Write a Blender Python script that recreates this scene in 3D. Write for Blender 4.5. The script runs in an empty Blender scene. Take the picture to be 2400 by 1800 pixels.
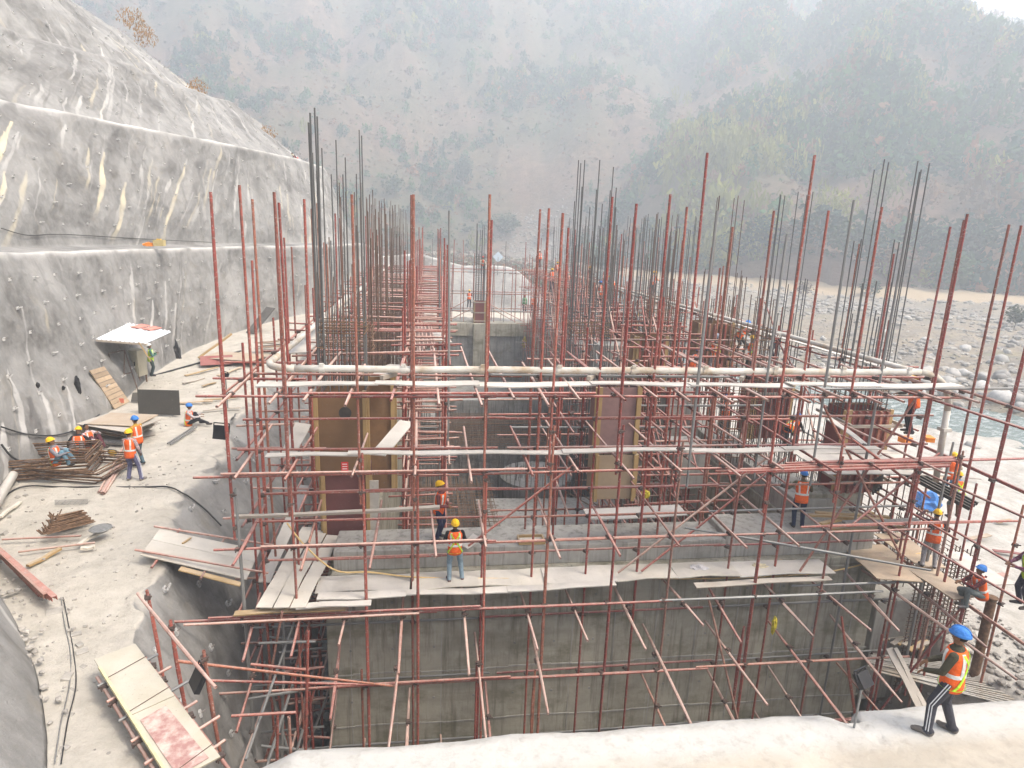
import bpy, bmesh, math, random
import numpy as np
from mathutils import Vector, Matrix
from mathutils import noise as mnoise

random.seed(7); RNG = np.random.default_rng(7)
SC = bpy.context.scene
COL = SC.collection
R = math.radians

# ------------------------------------------------------------------ camera
FPX = 1500.0                                   # focal length in pixels of a 2400 px wide frame
YAW, PITCH, ROLL = R(7.77), R(13.83), R(2.03)
CAMZ = 8.8
_f = Vector((math.sin(YAW)*math.cos(PITCH), math.cos(YAW)*math.cos(PITCH), -math.sin(PITCH)))
_r = Vector((math.cos(YAW), -math.sin(YAW), 0)); _u = _r.cross(_f)
_r2 = _r*math.cos(ROLL)+_u*math.sin(ROLL); _u2 = -_r*math.sin(ROLL)+_u*math.cos(ROLL)
cd = bpy.data.cameras.new('camera'); cam = bpy.data.objects.new('camera', cd); COL.objects.link(cam)
cd.sensor_width = 36; cd.lens = FPX/2400*36; cd.clip_start = .1; cd.clip_end = 5000
M = Matrix((_r2, _u2, -_f)).transposed().to_4x4(); M.translation = (0, 0, CAMZ); cam.matrix_world = M
SC.camera = cam

# ------------------------------------------------------------------ light
SUN_EL, SUN_AZ = R(56), R(118)                  # azimuth clockwise from +Y
w = bpy.data.worlds.new('World'); SC.world = w; w.use_nodes = True
nt = w.node_tree; bg = nt.nodes['Background']; bg.inputs['Strength'].default_value = .15
sky = nt.nodes.new('ShaderNodeTexSky'); sky.sky_type = 'NISHITA'; sky.sun_disc = False
sky.sun_elevation = SUN_EL; sky.sun_rotation = SUN_AZ; sky.air_density = 1.0; sky.dust_density = 6.0; sky.ozone_density = .8
nt.links.new(sky.outputs[0], bg.inputs[0])
sl = bpy.data.lights.new('sun', 'SUN'); sun = bpy.data.objects.new('sun', sl); COL.objects.link(sun)
sl.energy = 1.8; sl.angle = R(12); sl.color = (1, .94, .85)
sd = Vector((math.sin(SUN_AZ)*math.cos(SUN_EL), math.cos(SUN_AZ)*math.cos(SUN_EL), math.sin(SUN_EL)))
sun.rotation_euler = sd.to_track_quat('Z', 'Y').to_euler()
SC.view_settings.view_transform = 'Standard'; SC.view_settings.look = 'None'; SC.view_settings.gamma = 1
SC.view_settings.use_curve_mapping = False
SC.view_settings.exposure = 1.32
SC.render.engine = 'CYCLES'
SC.cycles.max_bounces = 6; SC.cycles.diffuse_bounces = 3; SC.cycles.glossy_bounces = 2; SC.cycles.volume_bounces = 2
SC.cycles.transparent_max_bounces = 6
SC.cycles.use_denoising = True

# ------------------------------------------------------------------ helpers
K = 2400/2212
def ray(px, py):
    return _f+_r2*((px*K-1200)/FPX)+_u2*((900-py*K)/FPX)
def oz(px, py, z):
    d = ray(px, py); t = (z-CAMZ)/d.z; return Vector((d.x*t, d.y*t, z))
def oy(px, py, y):
    d = ray(px, py); t = y/d.y; return Vector((d.x*t, y, CAMZ+d.z*t))
def ox(px, py, x):
    d = ray(px, py); t = x/d.x; return Vector((x, d.y*t, CAMZ+d.z*t))

def tag(o, label=None, cat=None, group=None, kind=None):
    if label: o['label'] = label
    if cat: o['category'] = cat
    if group: o['group'] = group
    if kind: o['kind'] = kind
    return o
def thing(name, label, cat, loc=(0, 0, 0), group=None):
    o = bpy.data.objects.new(name, None); COL.objects.link(o); o.location = loc; o.empty_display_size = .2
    return tag(o, label, cat, group)
def put(name, me, parent=None, mw=None):
    o = bpy.data.objects.new(name, me); COL.objects.link(o)
    if mw is not None: o.matrix_basis = mw
    if parent is not None:
        o.parent = parent
        o.matrix_parent_inverse = parent_world(parent).inverted()
    return o
def parent_world(p):
    m = p.matrix_basis.copy()
    if p.parent is not None: m = parent_world(p.parent) @ p.matrix_parent_inverse @ m
    return m

class MB:
    """collects shapes, builds ONE mesh object"""
    def __init__(s): s.v = []; s.f = []; s.m = []; s.sm = []
    def add(s, vs, fs, mat=0, smooth=False):
        b = len(s.v); s.v += [tuple(v) for v in vs]
        for f in fs: s.f.append(tuple(i+b for i in f)); s.m.append(mat); s.sm.append(smooth)
    def box(s, c, size, rot=None, mat=0):
        hx, hy, hz = size[0]/2, size[1]/2, size[2]/2; c = Vector(c)
        vs = [Vector((x*hx, y*hy, z*hz)) for z in (-1, 1) for y in (-1, 1) for x in (-1, 1)]
        if rot is not None: vs = [rot @ v for v in vs]
        s.add([v+c for v in vs], [(0, 2, 3, 1), (4, 5, 7, 6), (0, 1, 5, 4), (2, 6, 7, 3), (0, 4, 6, 2), (1, 3, 7, 5)], mat)
    def beam(s, p0, p1, w, h, up=(0, 0, 1), mat=0):
        p0, p1 = Vector(p0), Vector(p1); d = (p1-p0); L = d.length; d.normalize()
        upv = Vector(up); x = d.cross(upv)
        if x.length < 1e-4: x = Vector((1, 0, 0))
        x.normalize(); z = x.cross(d)
        s.box((p0+p1)/2, (w, L, h), Matrix((x, d, z)).transposed(), mat)
    def tube(s, p0, p1, r, n=6, mat=0, r1=None, caps=True):
        p0, p1 = Vector(p0), Vector(p1); d = (p1-p0)
        if d.length < 1e-6: return
        d.normalize(); a = d.orthogonal().normalized(); b = d.cross(a); r1 = r if r1 is None else r1
        vs = []
        for p, rr in ((p0, r), (p1, r1)):
            for k in range(n):
                t = 2*math.pi*k/n; vs.append(p+a*(rr*math.cos(t))+b*(rr*math.sin(t)))
        fs = [(k, (k+1) % n, n+(k+1) % n, n+k) for k in range(n)]
        s.add(vs, fs, mat, True)
        if caps:
            s.add(vs, [tuple(range(n-1, -1, -1)), tuple(range(n, 2*n))], mat)
    def path(s, pts, r, n=6, mat=0):
        pts = [Vector(p) for p in pts]; vs = []; up = None
        for i, p in enumerate(pts):
            d = (pts[min(i+1, len(pts)-1)]-pts[max(i-1, 0)]).normalized()
            a = d.orthogonal().normalized() if up is None else (up-d*up.dot(d)).normalized()
            up = a; b = d.cross(a); rr = r[i] if hasattr(r, '__len__') else r
            for k in range(n):
                t = 2*math.pi*k/n; vs.append(p+a*(rr*math.cos(t))+b*(rr*math.sin(t)))
        fs = []
        for i in range(len(pts)-1):
            for k in range(n): fs.append((i*n+k, i*n+(k+1) % n, (i+1)*n+(k+1) % n, (i+1)*n+k))
        fs.append(tuple(range(n-1, -1, -1))); fs.append(tuple((len(pts)-1)*n+k for k in range(n)))
        s.add(vs, fs, mat, True)
    def ell(s, c, rad, seg=12, rings=8, rot=None, mat=0, z0=-1.0):
        c = Vector(c); vs = []
        for i in range(rings+1):
            ph = -math.pi/2+math.pi*i/rings
            for k in range(seg):
                t = 2*math.pi*k/seg
                z = max(math.sin(ph), z0); q = math.cos(math.asin(z)) if z > -1 else 0
                v = Vector((rad[0]*q*math.cos(t), rad[1]*q*math.sin(t), rad[2]*z))
                vs.append((rot @ v if rot is not None else v)+c)
        fs = [(i*seg+k, i*seg+(k+1) % seg, (i+1)*seg+(k+1) % seg, (i+1)*seg+k) for i in range(rings) for k in range(seg)]
        s.add(vs, fs, mat, True)
    def mesh(s, name, mats):
        me = bpy.data.meshes.new(name); me.from_pydata(s.v, [], s.f)
        for m in (mats if isinstance(mats, (list, tuple)) else [mats]): me.materials.append(m)
        me.polygons.foreach_set('material_index', s.m); me.polygons.foreach_set('use_smooth', s.sm)
        me.update(); return me
    def build(s, name, mats, parent=None):
        return put(name, s.mesh(name, mats), parent, Matrix.Identity(4) if parent is None else None)

def np_mesh(name, V, F, mat, smooth=True, attrs=None, cols=None):
    """V (n,3) F (m,4 or 3) numpy -> mesh"""
    me = bpy.data.meshes.new(name); n = len(V); m, k = F.shape
    me.vertices.add(n); me.vertices.foreach_set('co', V.astype(np.float32).ravel())
    me.loops.add(m*k); me.loops.foreach_set('vertex_index', F.astype(np.int32).ravel())
    me.polygons.add(m); me.polygons.foreach_set('loop_start', np.arange(0, m*k, k, dtype=np.int32))
    me.polygons.foreach_set('use_smooth', np.full(m, smooth))
    for a, val in (attrs or {}).items():
        at = me.attributes.new(a, 'FLOAT', 'POINT'); at.data.foreach_set('value', val.astype(np.float32))
    for a, val in (cols or {}).items():
        at = me.attributes.new(a, 'FLOAT_COLOR', 'POINT'); at.data.foreach_set('color', val.astype(np.float32).ravel())
    me.materials.append(mat); me.update(calc_edges=True); me.validate(); return me

# numpy value noise
_P = np.random.default_rng(3).random((64, 64, 64)).astype(np.float32)
def vnoise(p):
    p = np.asarray(p, dtype=np.float64); i = np.floor(p).astype(int); f = p-i; f = f*f*(3-2*f); i0 = i % 64; i1 = (i+1) % 64
    x0, y0, z0 = i0.T; x1, y1, z1 = i1.T; fx, fy, fz = f.T
    c = lambda a, b, d: _P[a, b, d]
    l = lambda a, b, t: a+(b-a)*t
    return l(l(l(c(x0, y0, z0), c(x1, y0, z0), fx), l(c(x0, y1, z0), c(x1, y1, z0), fx), fy),
             l(l(c(x0, y0, z1), c(x1, y0, z1), fx), l(c(x0, y1, z1), c(x1, y1, z1), fx), fy), fz)-.5
def fbm(p, o=4, lac=2.03, g=.5):
    p = np.asarray(p, dtype=np.float64); s = np.zeros(len(p)); a = 1.0
    for k in range(o): s += a*vnoise(p+k*17.3); p = p*lac; a *= g
    return s

# ------------------------------------------------------------------ materials
class NT:
    def __init__(s, name, rough=.8, spec=.3):
        s.m = bpy.data.materials.new(name); s.m.use_nodes = True; s.t = s.m.node_tree
        s.b = s.t.nodes['Principled BSDF']; s.b.inputs['Roughness'].default_value = rough
        s.b.inputs['Specular IOR Level'].default_value = spec
    def n(s, typ, **kw):
        nd = s.t.nodes.new(typ)
        for k, v in kw.items():
            if k.startswith('i_'):
                key = k[2:].replace('_', ' '); nd.inputs[int(key) if key.isdigit() else key].default_value = v
            else: setattr(nd, k, v)
        return nd
    def l(s, a, b): s.t.links.new(a, b)
    def co(s, scale=(1, 1, 1), kind='Object', rot=(0, 0, 0)):
        tc = s.n('ShaderNodeTexCoord'); mp = s.n('ShaderNodeMapping'); mp.inputs['Scale'].default_value = scale
        mp.inputs['Rotation'].default_value = rot
        s.l(tc.outputs[kind], mp.inputs[0]); return mp.outputs[0]
    def wco(s, scale=(1, 1, 1)):
        g = s.n('ShaderNodeNewGeometry'); mp = s.n('ShaderNodeMapping'); mp.inputs['Scale'].default_value = scale
        s.l(g.outputs['Position'], mp.inputs[0]); return mp.outputs[0]
    def noise(s, vec, scale=1, det=5, rough=.6, dist=0):
        nd = s.n('ShaderNodeTexNoise'); nd.inputs['Scale'].default_value = scale; nd.inputs['Detail'].default_value = det
        nd.inputs['Roughness'].default_value = rough; nd.inputs['Distortion'].default_value = dist
        s.l(vec, nd.inputs['Vector']); return nd.outputs['Fac']
    def ramp(s, fac, stops):
        nd = s.n('ShaderNodeValToRGB'); e = nd.color_ramp.elements
        while len(e) < len(stops): e.new(.5)
        for k, (p, c) in enumerate(stops):
            e[k].position = p; e[k].color = (c if hasattr(c, '__len__') else (c, c, c))[:3]+(1,) if hasattr(c, '__len__') else (c, c, c, 1)
        s.l(fac, nd.inputs[0]); return nd.outputs[0]
    def mix(s, fac, a, b, mode='MIX'):
        nd = s.n('ShaderNodeMix', data_type='RGBA', blend_type=mode)
        for sock, val in ((nd.inputs[0], fac), (nd.inputs[6], a), (nd.inputs[7], b)):
            if hasattr(val, 'is_linked'): s.l(val, sock)
            elif hasattr(val, '__len__'): sock.default_value = tuple(val)[:3]+(1,)
            else: sock.default_value = val
        return nd.outputs[2]
    def math(s, op, a, b=0.0, c=None):
        nd = s.n('ShaderNodeMath', operation=op)
        for sock, val in zip(nd.inputs, (a, b) if c is None else (a, b, c)):
            if hasattr(val, 'is_linked'): s.l(val, sock)
            else: sock.default_value = val
        return nd.outputs[0]
    def attr(s, name, out='Fac'):
        nd = s.n('ShaderNodeAttribute', attribute_name=name); return nd.outputs[out]
    def up(s):                                 # how far the true surface faces the sky
        g = s.n('ShaderNodeNewGeometry'); sp = s.n('ShaderNodeSeparateXYZ'); s.l(g.outputs['Normal'], sp.inputs[0]); return sp.outputs[2]
    def rnd(s): return s.n('ShaderNodeObjectInfo').outputs['Random']
    def bump(s, h, dist=.02, strength=.6):
        nd = s.n('ShaderNodeBump'); nd.inputs['Distance'].default_value = dist; nd.inputs['Strength'].default_value = strength
        s.l(h, nd.inputs['Height']); s.l(nd.outputs[0], s.b.inputs['Normal'])
    def col(s, c):
        if hasattr(c, 'is_linked'): s.l(c, s.b.inputs['Base Color'])
        else: s.b.inputs['Base Color'].default_value = tuple(c)[:3]+(1,)
        return s.m

def simple(name, c, rough=.7, var=.25, scale=8, spec=.3, metal=0):
    t = NT(name, rough, spec); t.b.inputs['Metallic'].default_value = metal
    f = t.noise(t.co(), scale, 4)
    lo = tuple(x*(1-var) for x in c); hi = tuple(min(1, x*(1+var)) for x in c)
    return t.col(t.ramp(f, [(.3, lo), (.7, hi)]))

def m_tube(name, reds, dust=(.50, .36, .31), damt=.55):
    t = NT(name, .62, .35); rn = t.rnd()
    base = t.ramp(rn, reds)
    g = t.wco()
    f = t.noise(g, 9, 5); base = t.mix(t.math('MULTIPLY', t.ramp(f, [(.46, 0.), (.66, 1.)]), .65), base, (.13, .065, .045))
    up = t.up(); d = t.math('MULTIPLY', t.ramp(up, [(.25, 0.), (.85, 1.)]), damt)
    f2 = t.noise(g, 3.1, 4); d2 = t.math('MULTIPLY', d, t.ramp(f2, [(.25, .3), (.6, 1.)]))
    base = t.mix(d2, base, dust)
    f3 = t.noise(g, 23, 3); sp = t.math('MULTIPLY', t.ramp(f3, [(.58, 0.), (.66, 1.)]), .6)
    base = t.mix(sp, base, (.42, .38, .34))
    t.bump(t.noise(g, 60, 3), .003, .5)
    return t.col(base)
RED = [(0, (.24, .050, .042)), (.35, (.29, .068, .052)), (.6, (.35, .10, .07)), (.8, (.22, .080, .060)), (.93, (.40, .15, .09)), (1, (.14, .11, .095))]
m_red = m_tube('red_oxide_tube', RED)
m_pink = m_tube('dusty_tube', [(0, (.36, .17, .13)), (.5, (.42, .22, .17)), (1, (.38, .24, .18))], (.56, .44, .38), .7)
m_coupler = simple('coupler_steel', (.085, .06, .05), .6, .4, 20, .4)
m_grey_tube = simple('galvanised_tube', (.22, .22, .21), .5, .3, 14, .5, .3)

def m_conc(name, c=(.34, .33, .31), dark=(.16, .155, .14), streak=True, lift=True):
    t = NT(name, .85, .25); g = t.wco()
    a = t.noise(g, .55, 6, .65); b = t.noise(g, 4.5, 5, .6)
    col = t.ramp(a, [(.28, dark), (.5, tuple(x*.8 for x in c)), (.72, c)])
    col = t.mix(t.ramp(b, [(.35, .0), (.75, .35)]), col, tuple(min(1, x*1.22) for x in c))
    if streak:
        s1 = t.noise(t.wco((3.2, 3.2, .22)), 1.6, 5, .7)
        col = t.mix(t.math('MULTIPLY', t.ramp(s1, [(.50, 0.), (.66, 1.)]), .8), col, tuple(x*.75 for x in dark))
        s2 = t.noise(t.wco((5, 5, .18)), 1.1, 4, .6)
        col = t.mix(t.math('MULTIPLY', t.ramp(s2, [(.60, 0.), (.74, 1.)]), .35), col, (.50, .49, .46))
    if lift:
        s3 = t.noise(t.wco((.15, .15, 1.6)), 1.2, 5, .6)
        col = t.mix(t.math('MULTIPLY', t.ramp(s3, [(.50, 0.), (.64, 1.)]), .38), col, dark)
        mo = t.noise(t.wco((.6, .6, 1.0)), 1.0, 5, .65)
        col = t.mix(t.math('MULTIPLY', t.ramp(mo, [(.52, 0.), (.66, 1.)]), .65), col, (.125, .122, .072))
    t.bump(t.noise(g, 14, 6, .65), .012, .5)
    return t.col(col)
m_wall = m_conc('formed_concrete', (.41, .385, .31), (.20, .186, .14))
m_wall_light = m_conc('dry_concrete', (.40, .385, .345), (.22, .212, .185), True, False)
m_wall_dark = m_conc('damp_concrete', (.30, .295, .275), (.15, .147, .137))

def m_ply(name, c, var=.2, dust=.5, grain=True):
    t = NT(name, .7, .3); o = t.co((1, 1, 1)); g = t.wco()
    rn = t.rnd()
    v = t.math('ADD', t.math('MULTIPLY', rn, .5), .75)
    hv = t.n('ShaderNodeHueSaturation'); hv.inputs['Color'].default_value = tuple(c)+(1,); t.l(v, hv.inputs['Value'])
    col = hv.outputs[0]
    f = t.noise(g, 2.2, 6, .7)
    col = t.mix(t.math('MULTIPLY', t.ramp(f, [(.35, 0.), (.75, 1.)]), .55), col, tuple(x*.55 for x in c))
    d = t.math('MULTIPLY', t.ramp(t.up(), [(.4, 0.), (.9, 1.)]), dust)
    d = t.math('MULTIPLY', d, t.ramp(t.noise(g, 1.3, 5), [(.3, .25), (.6, 1.)]))
    col = t.mix(d, col, (.56, .53, .48))
    sp = t.ramp(t.noise(g, 19, 3), [(.66, 0.), (.71, 1.)])
    col = t.mix(t.math('MULTIPLY', sp, .5), col, (.2, .18, .15))
    t.bump(t.noise(g, 24, 4), .004, .5)
    return t.col(col)
m_board = m_ply('weathered_board', (.46, .43, .38), dust=.75)
m_ply_pale = m_ply('pale_plywood', (.50, .46, .38), dust=.6)
m_ply_brown = m_ply('film_faced_plywood', (.20, .115, .058), dust=.15)
m_ply_red = m_ply('red_film_plywood', (.22, .055, .045), dust=.12)
m_ply_tan = m_ply('bare_plywood', (.40, .30, .20), dust=.25)
m_ply_black = m_ply('black_film_plywood', (.055, .05, .042), dust=.2)
m_timber = m_ply('raw_timber', (.40, .27, .12), dust=.3)
m_timber_grey = m_ply('grey_timber', (.36, .31, .25), dust=.5)
m_rebar = simple('rusted_rebar', (.115, .075, .055), .8, .5, 12)
m_rebar_grey = simple('mill_scale_rebar', (.105, .105, .10), .7, .4, 12, .4)
m_rebar_brown = simple('brown_rebar', (.16, .095, .055), .8, .5, 12)
m_black = simple('black_plastic', (.018, .018, .02), .5)
m_hose = simple('yellow_hose', (.62, .44, .20), .6, .15)
m_cable = simple('black_cable', (.03, .03, .03), .6)
# ================================================================== the setting
def catmull(P, N):
    P = np.array(P, float); n = len(P); t = np.linspace(0, n-1, N) if N != 1050 else np.interp(np.linspace(0, 1, N), [0, .07, .80, 1], [0, 2, 11.5, n-1]); i = np.clip(t.astype(int), 0, n-2); u = (t-i)[:, None]
    p0 = P[np.maximum(i-1, 0)]; p1 = P[i]; p2 = P[i+1]; p3 = P[np.minimum(i+2, n-1)]
    return .5*((2*p1)+(-p0+p2)*u+(2*p0-5*p1+4*p2-p3)*u*u+(-p0+3*p1-3*p2+p3)*u**3)
def pz(px, py, z): return tuple(oz(px, py, z))

bottom = [(0, 6.3, -6.2), (-2.0, 8.2, -6.2), (-3.3, 12.3, -6.2), (-3.6, 15.8, -6.2), (-3.7, 19, -6.2), (-3.7, 22, -6.2), (-3.7, 27.5, -6.2), (-3.7, 33, -6.2),
          (-3.7, 40, -6.2), (-3.6, 50, -6.2), (-3.5, 57, -6.2), (-3.2, 61, -6.2), (-2.8, 63.2, -6.2), (-1, 63.6, -6.2), (4, 63.8, -6.2), (10, 63.8, -6.2), (15, 63.8, -6.2)]
edge = [(-1.3, 5.2, 1.6), (-3.5, 8.2, .7), (-5.8, 12.3, .5), (-6.8, 15.8, .5), (-7.8, 19.2, .5), (-7.3, 22, .5), (-8.2, 27.5, .45), (-8.5, 33, .45),
        (-8.5, 40, .45), (-8.2, 50, .4), (-7.6, 57, .3), (-6.6, 62.5, 0), (-4.6, 65.5, -.4), (-1, 66.4, -.5), (4, 66.8, -.55), (10, 66.8, -.6), (15, 67, -.7)]
toe = [(-3.6, 3, 1.4), (-5.6, 8.2, .8), (-8.1, 12.2, .6), (-10.9, 15.6, .5), (-12.5, 18.9, .5), (-13.0, 22.5, .5), (-13.8, 29.7, .5), (-14.6, 36.3, .5),
       (-14.7, 43.9, .5), (-12.7, 55, .5), (-10.3, 61, .4), (-7.8, 65.5, .2), (-5, 68.6, -.2), (-1, 70, -.4), (4, 70.5, -.5), (10, 70.5, -.5), (15, 71, -.6)]
c1 = [(-9, 0, 7.3), (-10, 7, 7.3), (-11.3, 13, 7.3), (-12.8, 18, 7.3), (-14.2, 22, 7.25), pz(0, 547, 7.2), pz(200, 541, 6.98), pz(330, 538, 6.82),
      pz(450, 535, 6.66), pz(600, 532, 6.5), pz(715, 530, 6.45), pz(790, 528, 6.4), (-5.0, 74.5, 5.1), (-1, 76, 5.3), (4, 76.5, 4.2), (10, 76, 3.95), (14.2, 75, .1)]
c2 = [(-14, -3, 14), (-15, 5, 14), (-16.4, 12, 14), (-18, 20, 14), (-19.6, 28.5, 14), pz(0, 215, 14), pz(150, 243, 14.05), pz(300, 275, 14.15), pz(450, 303, 14.3),
      pz(560, 325, 14.45), pz(650, 345, 14.6), pz(703, 368, 14.4), (-15, 94, 13.6), (-24, 108, 13.5), (-36, 118, 13), (-50, 126, 13), (-64, 130, 13)]
c3 = [(-19, -4, 19.3), (-20, 5, 19.3), (-21.2, 14, 19.3), (-22.4, 24, 19.3), (-23.6, 34, 19.2), pz(0, 55, 19.2), pz(130, 95, 19.2), pz(250, 130, 19.3), pz(380, 180, 19.5),
      pz(450, 205, 19.6), pz(500, 222, 19.7), pz(528, 250, 19.4), (-24, 92, 19), (-32, 104, 18.5), (-42, 112, 18), (-56, 118, 18), (-70, 122, 18)]
c4 = [(-26, -4, 29), (-27, 5, 29), (-28, 14, 29), (-29, 24, 29), (-30, 34, 29), (-30.5, 42, 29), (-30.5, 50, 28.5), (-30, 57, 27.5),
      (-30, 64, 26), pz(300, 95, 24.3), pz(345, 148, 23.0), pz(370, 178, 22.0), (-40, 96, 22), (-46, 104, 21), (-56, 110, 21), (-66, 114, 21), (-80, 118, 21)]
def inset(P, d, dz, tail):
    P = np.array(P, float); T = np.gradient(P[:, :2], axis=0); T /= np.linalg.norm(T, axis=1)[:, None]
    Q = P.copy(); Q[:, 0] -= T[:, 1]*d; Q[:, 1] += T[:, 0]*d; Q[:, 2] += dz
    for i, q in tail.items(): Q[i] = q
    return Q
t2 = inset(c1, 2.0, .15, {12: (-8.5, 84, 2), 13: (-18, 98, -3), 14: (-30, 108, -5), 15: (-44, 118, -5), 16: (-58, 124, -5)})
t3 = inset(c2, 1.7, .1, {}); t4 = inset(c3, 1.7, .1, {})
NS = 1050
LV = [bottom, edge, toe, c1, t2, c2, t3, c3, t4, c4]
SUB = [30, 34, 84, 7, 84, 6, 66, 6, 66]
L = [catmull(p, NS) for p in LV]
rows = []; rowlev = []
for k, sub in enumerate(SUB):
    for j in range(sub):
        u = j/sub
        a, b = L[k], L[k+1]; uu = u
        P = a+(b-a)*uu
        if k == 0: P[:, 2] = a[:, 2]+(b[:, 2]-a[:, 2])*(1-(1-u)**1.5)          # trench side bulges out
        if k in (2, 4, 6, 8):                                             # shotcrete faces: foot flares
            out = (1-u)**3*.3
            d = (a-b)[:, :2]; d /= np.maximum(np.linalg.norm(d, axis=1), .01)[:, None]
            P[:, :2] += d*out*.8
        rows.append(P); rowlev.append(k+u)
rows.append(L[-1]); rowlev.append(len(SUB))
G = np.array(rows); NR = len(G); rowlev = np.array(rowlev)
V = G.reshape(-1, 3).copy(); LVv = np.repeat(rowlev, NS)
facew = ((LVv >= 2) & (LVv < 3)) | ((LVv >= 4) & (LVv < 5)) | ((LVv >= 6) & (LVv < 7)) | (LVv >= 8)
amp = np.where(facew, .36, np.where(LVv < 1, .4, .12))
frac = LVv-np.floor(LVv); amp = amp*np.where(facew, np.minimum(1, np.minimum(frac, 1-frac)*6+.25), 1)
dn = fbm(V*.22, 4)*1.3+fbm(V*.9+9, 3)*.32+fbm(V*2.8+9, 3)*.13
V[:, 0] += amp*dn*1.1; V[:, 1] += amp*fbm(V*.25+40, 3)*.5; V[:, 2] += np.where(facew, .25, .7)*amp*fbm(V*.5+70, 4)
eg_ = np.exp(-((LVv-1.0)/.10)**2); V[:, 0] += eg_*fbm(V*1.1+3, 4)*.55; V[:, 1] += eg_*fbm(V*1.3+8, 4)*.3; V[:, 2] += eg_*fbm(V*2.2+5, 3)*.12+((LVv > 1) & (LVv < 2.02))*fbm(V*1.6+21, 4)*.05
upper = np.clip((LVv-6), 0, 1); V[:, 0] += upper*.7*fbm(V*.5+11, 4)
# mound and gutter at the near left of the path
G = V.reshape(NR, NS, 3)
iu, iv = np.meshgrid(np.arange(NR-1), np.arange(NS-1), indexing='ij')
F = np.stack([iu*NS+iv, iu*NS+iv+1, (iu+1)*NS+iv+1, (iu+1)*NS+iv], -1).reshape(-1, 4)
# stains run down from drain holes: (pixel of the top on the photograph, length in metres, width, tone) anchored on the wall itself
rv = V-np.array([0, 0, CAMZ]); zc = rv @ np.array(_f)
pxv = (1200+FPX*(rv @ np.array(_r2))/np.maximum(zc, .1))/K; pyv = (900-FPX*(rv @ np.array(_u2))/np.maximum(zc, .1))/K
cream = np.zeros(len(V)); darkst = np.zeros(len(V)); white = np.zeros(len(V))
arc = np.concatenate([np.zeros((1, NS)), np.cumsum(np.linalg.norm(np.diff(G, axis=0), axis=2), 0)])      # metres up the slope
along = np.concatenate([np.zeros((NR, 1)), np.cumsum(np.linalg.norm(np.diff(G, axis=1), axis=2), 1)], 1)
def streak(arr, px, py, ln, wd, s, lv=None):
    d = (pxv-px)**2+(pyv-py)**2+np.where(zc > 1, 0, 1e9)+np.where(facew, 0, 1e6)
    if lv is not None: d = d+np.where(np.floor(LVv) == lv, 0, 1e6)
    k = int(np.argmin(d)); streak_at(arr, k//NS, k % NS, ln, wd, s)
def streak_at(arr, i0, j0, ln, wd, s):
    A = arr.reshape(NR, NS); lo = rowlev[i0]; base = int(np.searchsorted(rowlev, math.floor(lo)-1e-6))
    ph = random.random()*9
    for i in range(i0, base-1, -1):
        t = G[i0, j0, 2]-G[i, j0, 2]
        if t > ln: break
        c = along[i, j0]+.05*math.sin(t*1.3+ph)+.02*math.sin(t*4+ph*2)
        q = t/ln; wq = wd*(.45+.75*min(1, q*4))*(1+.25*math.sin(t*2.7+ph)); fade = min(1, (1-q)*3.5)*s*(.75+.25*math.sin(t*3.7+ph))
        dj = np.abs(along[i]-c)/wq
        A[i] = np.maximum(A[i], np.clip((1.15-dj)*2.2, 0, 1)*fade)
for px, py, ln, wd, s in ((25, 265, 9, .42, 1), (8, 285, 4, .25, .7), (10, 372, 5, .28, .75), (78, 308, 7, .28, .5), (178, 322, 4, .3, .6), (225, 330, 4.6, .32, .95), (190, 320, 3, .2, .5),
    (272, 395, 4.5, .35, .7), (398, 355, 7, .30, .8), (165, 420, 4, .25, .75), (130, 390, 4.5, .25, .45), (545, 400, 6, .3, .6), (575, 385, 5, .3, .55), (455, 365, 4, .22, .45), (500, 370, 4, .22, .4),
    (620, 420, 4, .25, .4), (218, 470, 3.5, .2, .5), (428, 365, 3, .2, .4), (60, 370, 5, .3, .4), (330, 345, 3, .2, .35), (210, 168, 3, .18, .4), (400, 225, 2.5, .2, .3)):
    streak(cream, px, py, ln*.80, wd*.55, s)
for px, py, ln, wd, s in ((332, 600, 3.4, .2, 1), (330, 650, 2.2, .16, .9), (378, 655, 2.4, .15, .5), (15, 800, 2.5, .22, .7), (145, 835, 1.6, .12, .8), (5, 920, 3, .2, .8), (150, 920, 1.6, .12, .6), (175, 905, 1.2, .1, .5),
                          (90, 850, 2.4, .15, .6)):
    streak(white, px, py, ln, wd, s)
for px, py, ln, wd, s in ((383, 665, 2.6, .25, .8), (315, 590, 2.5, .2, .35), (60, 860, 3.4, .35, .55), (75, 900, 3, .3, .6), (100, 930, 2.5, .25, .5), (130, 900, 2.5, .2, .35), (20, 960, 2.5, .3, .5), (300, 620, 3, .3, .3),
                          (140, 330, 5, .35, .35), (205, 360, 3, .3, .4), (255, 420, 4, .4, .4), (310, 440, 3, .3, .4), (420, 440, 3, .3, .35), (480, 420, 4, .3, .35), (550, 640, 2, .2, .4), (490, 700, 1.5, .15, .5)):
    streak(darkst, px, py, ln, wd, s)
fi = [i for i in range(NR) if (2.15 < rowlev[i] < 2.98) or (4.2 < rowlev[i] < 4.98) or (6.2 < rowlev[i] < 6.98) or 8.1 < rowlev[i] < 8.9]
for _ in range(620):
    i = random.choice(fi); j = random.randrange(60, NS-220)
    if 2 < rowlev[i] < 3 and random.random() < .7: continue
    streak_at(random.choice((white, darkst, white, darkst, cream, white)), i, j, random.uniform(.8, 3.6), random.uniform(.04, .14), random.uniform(.15, .5))
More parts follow.
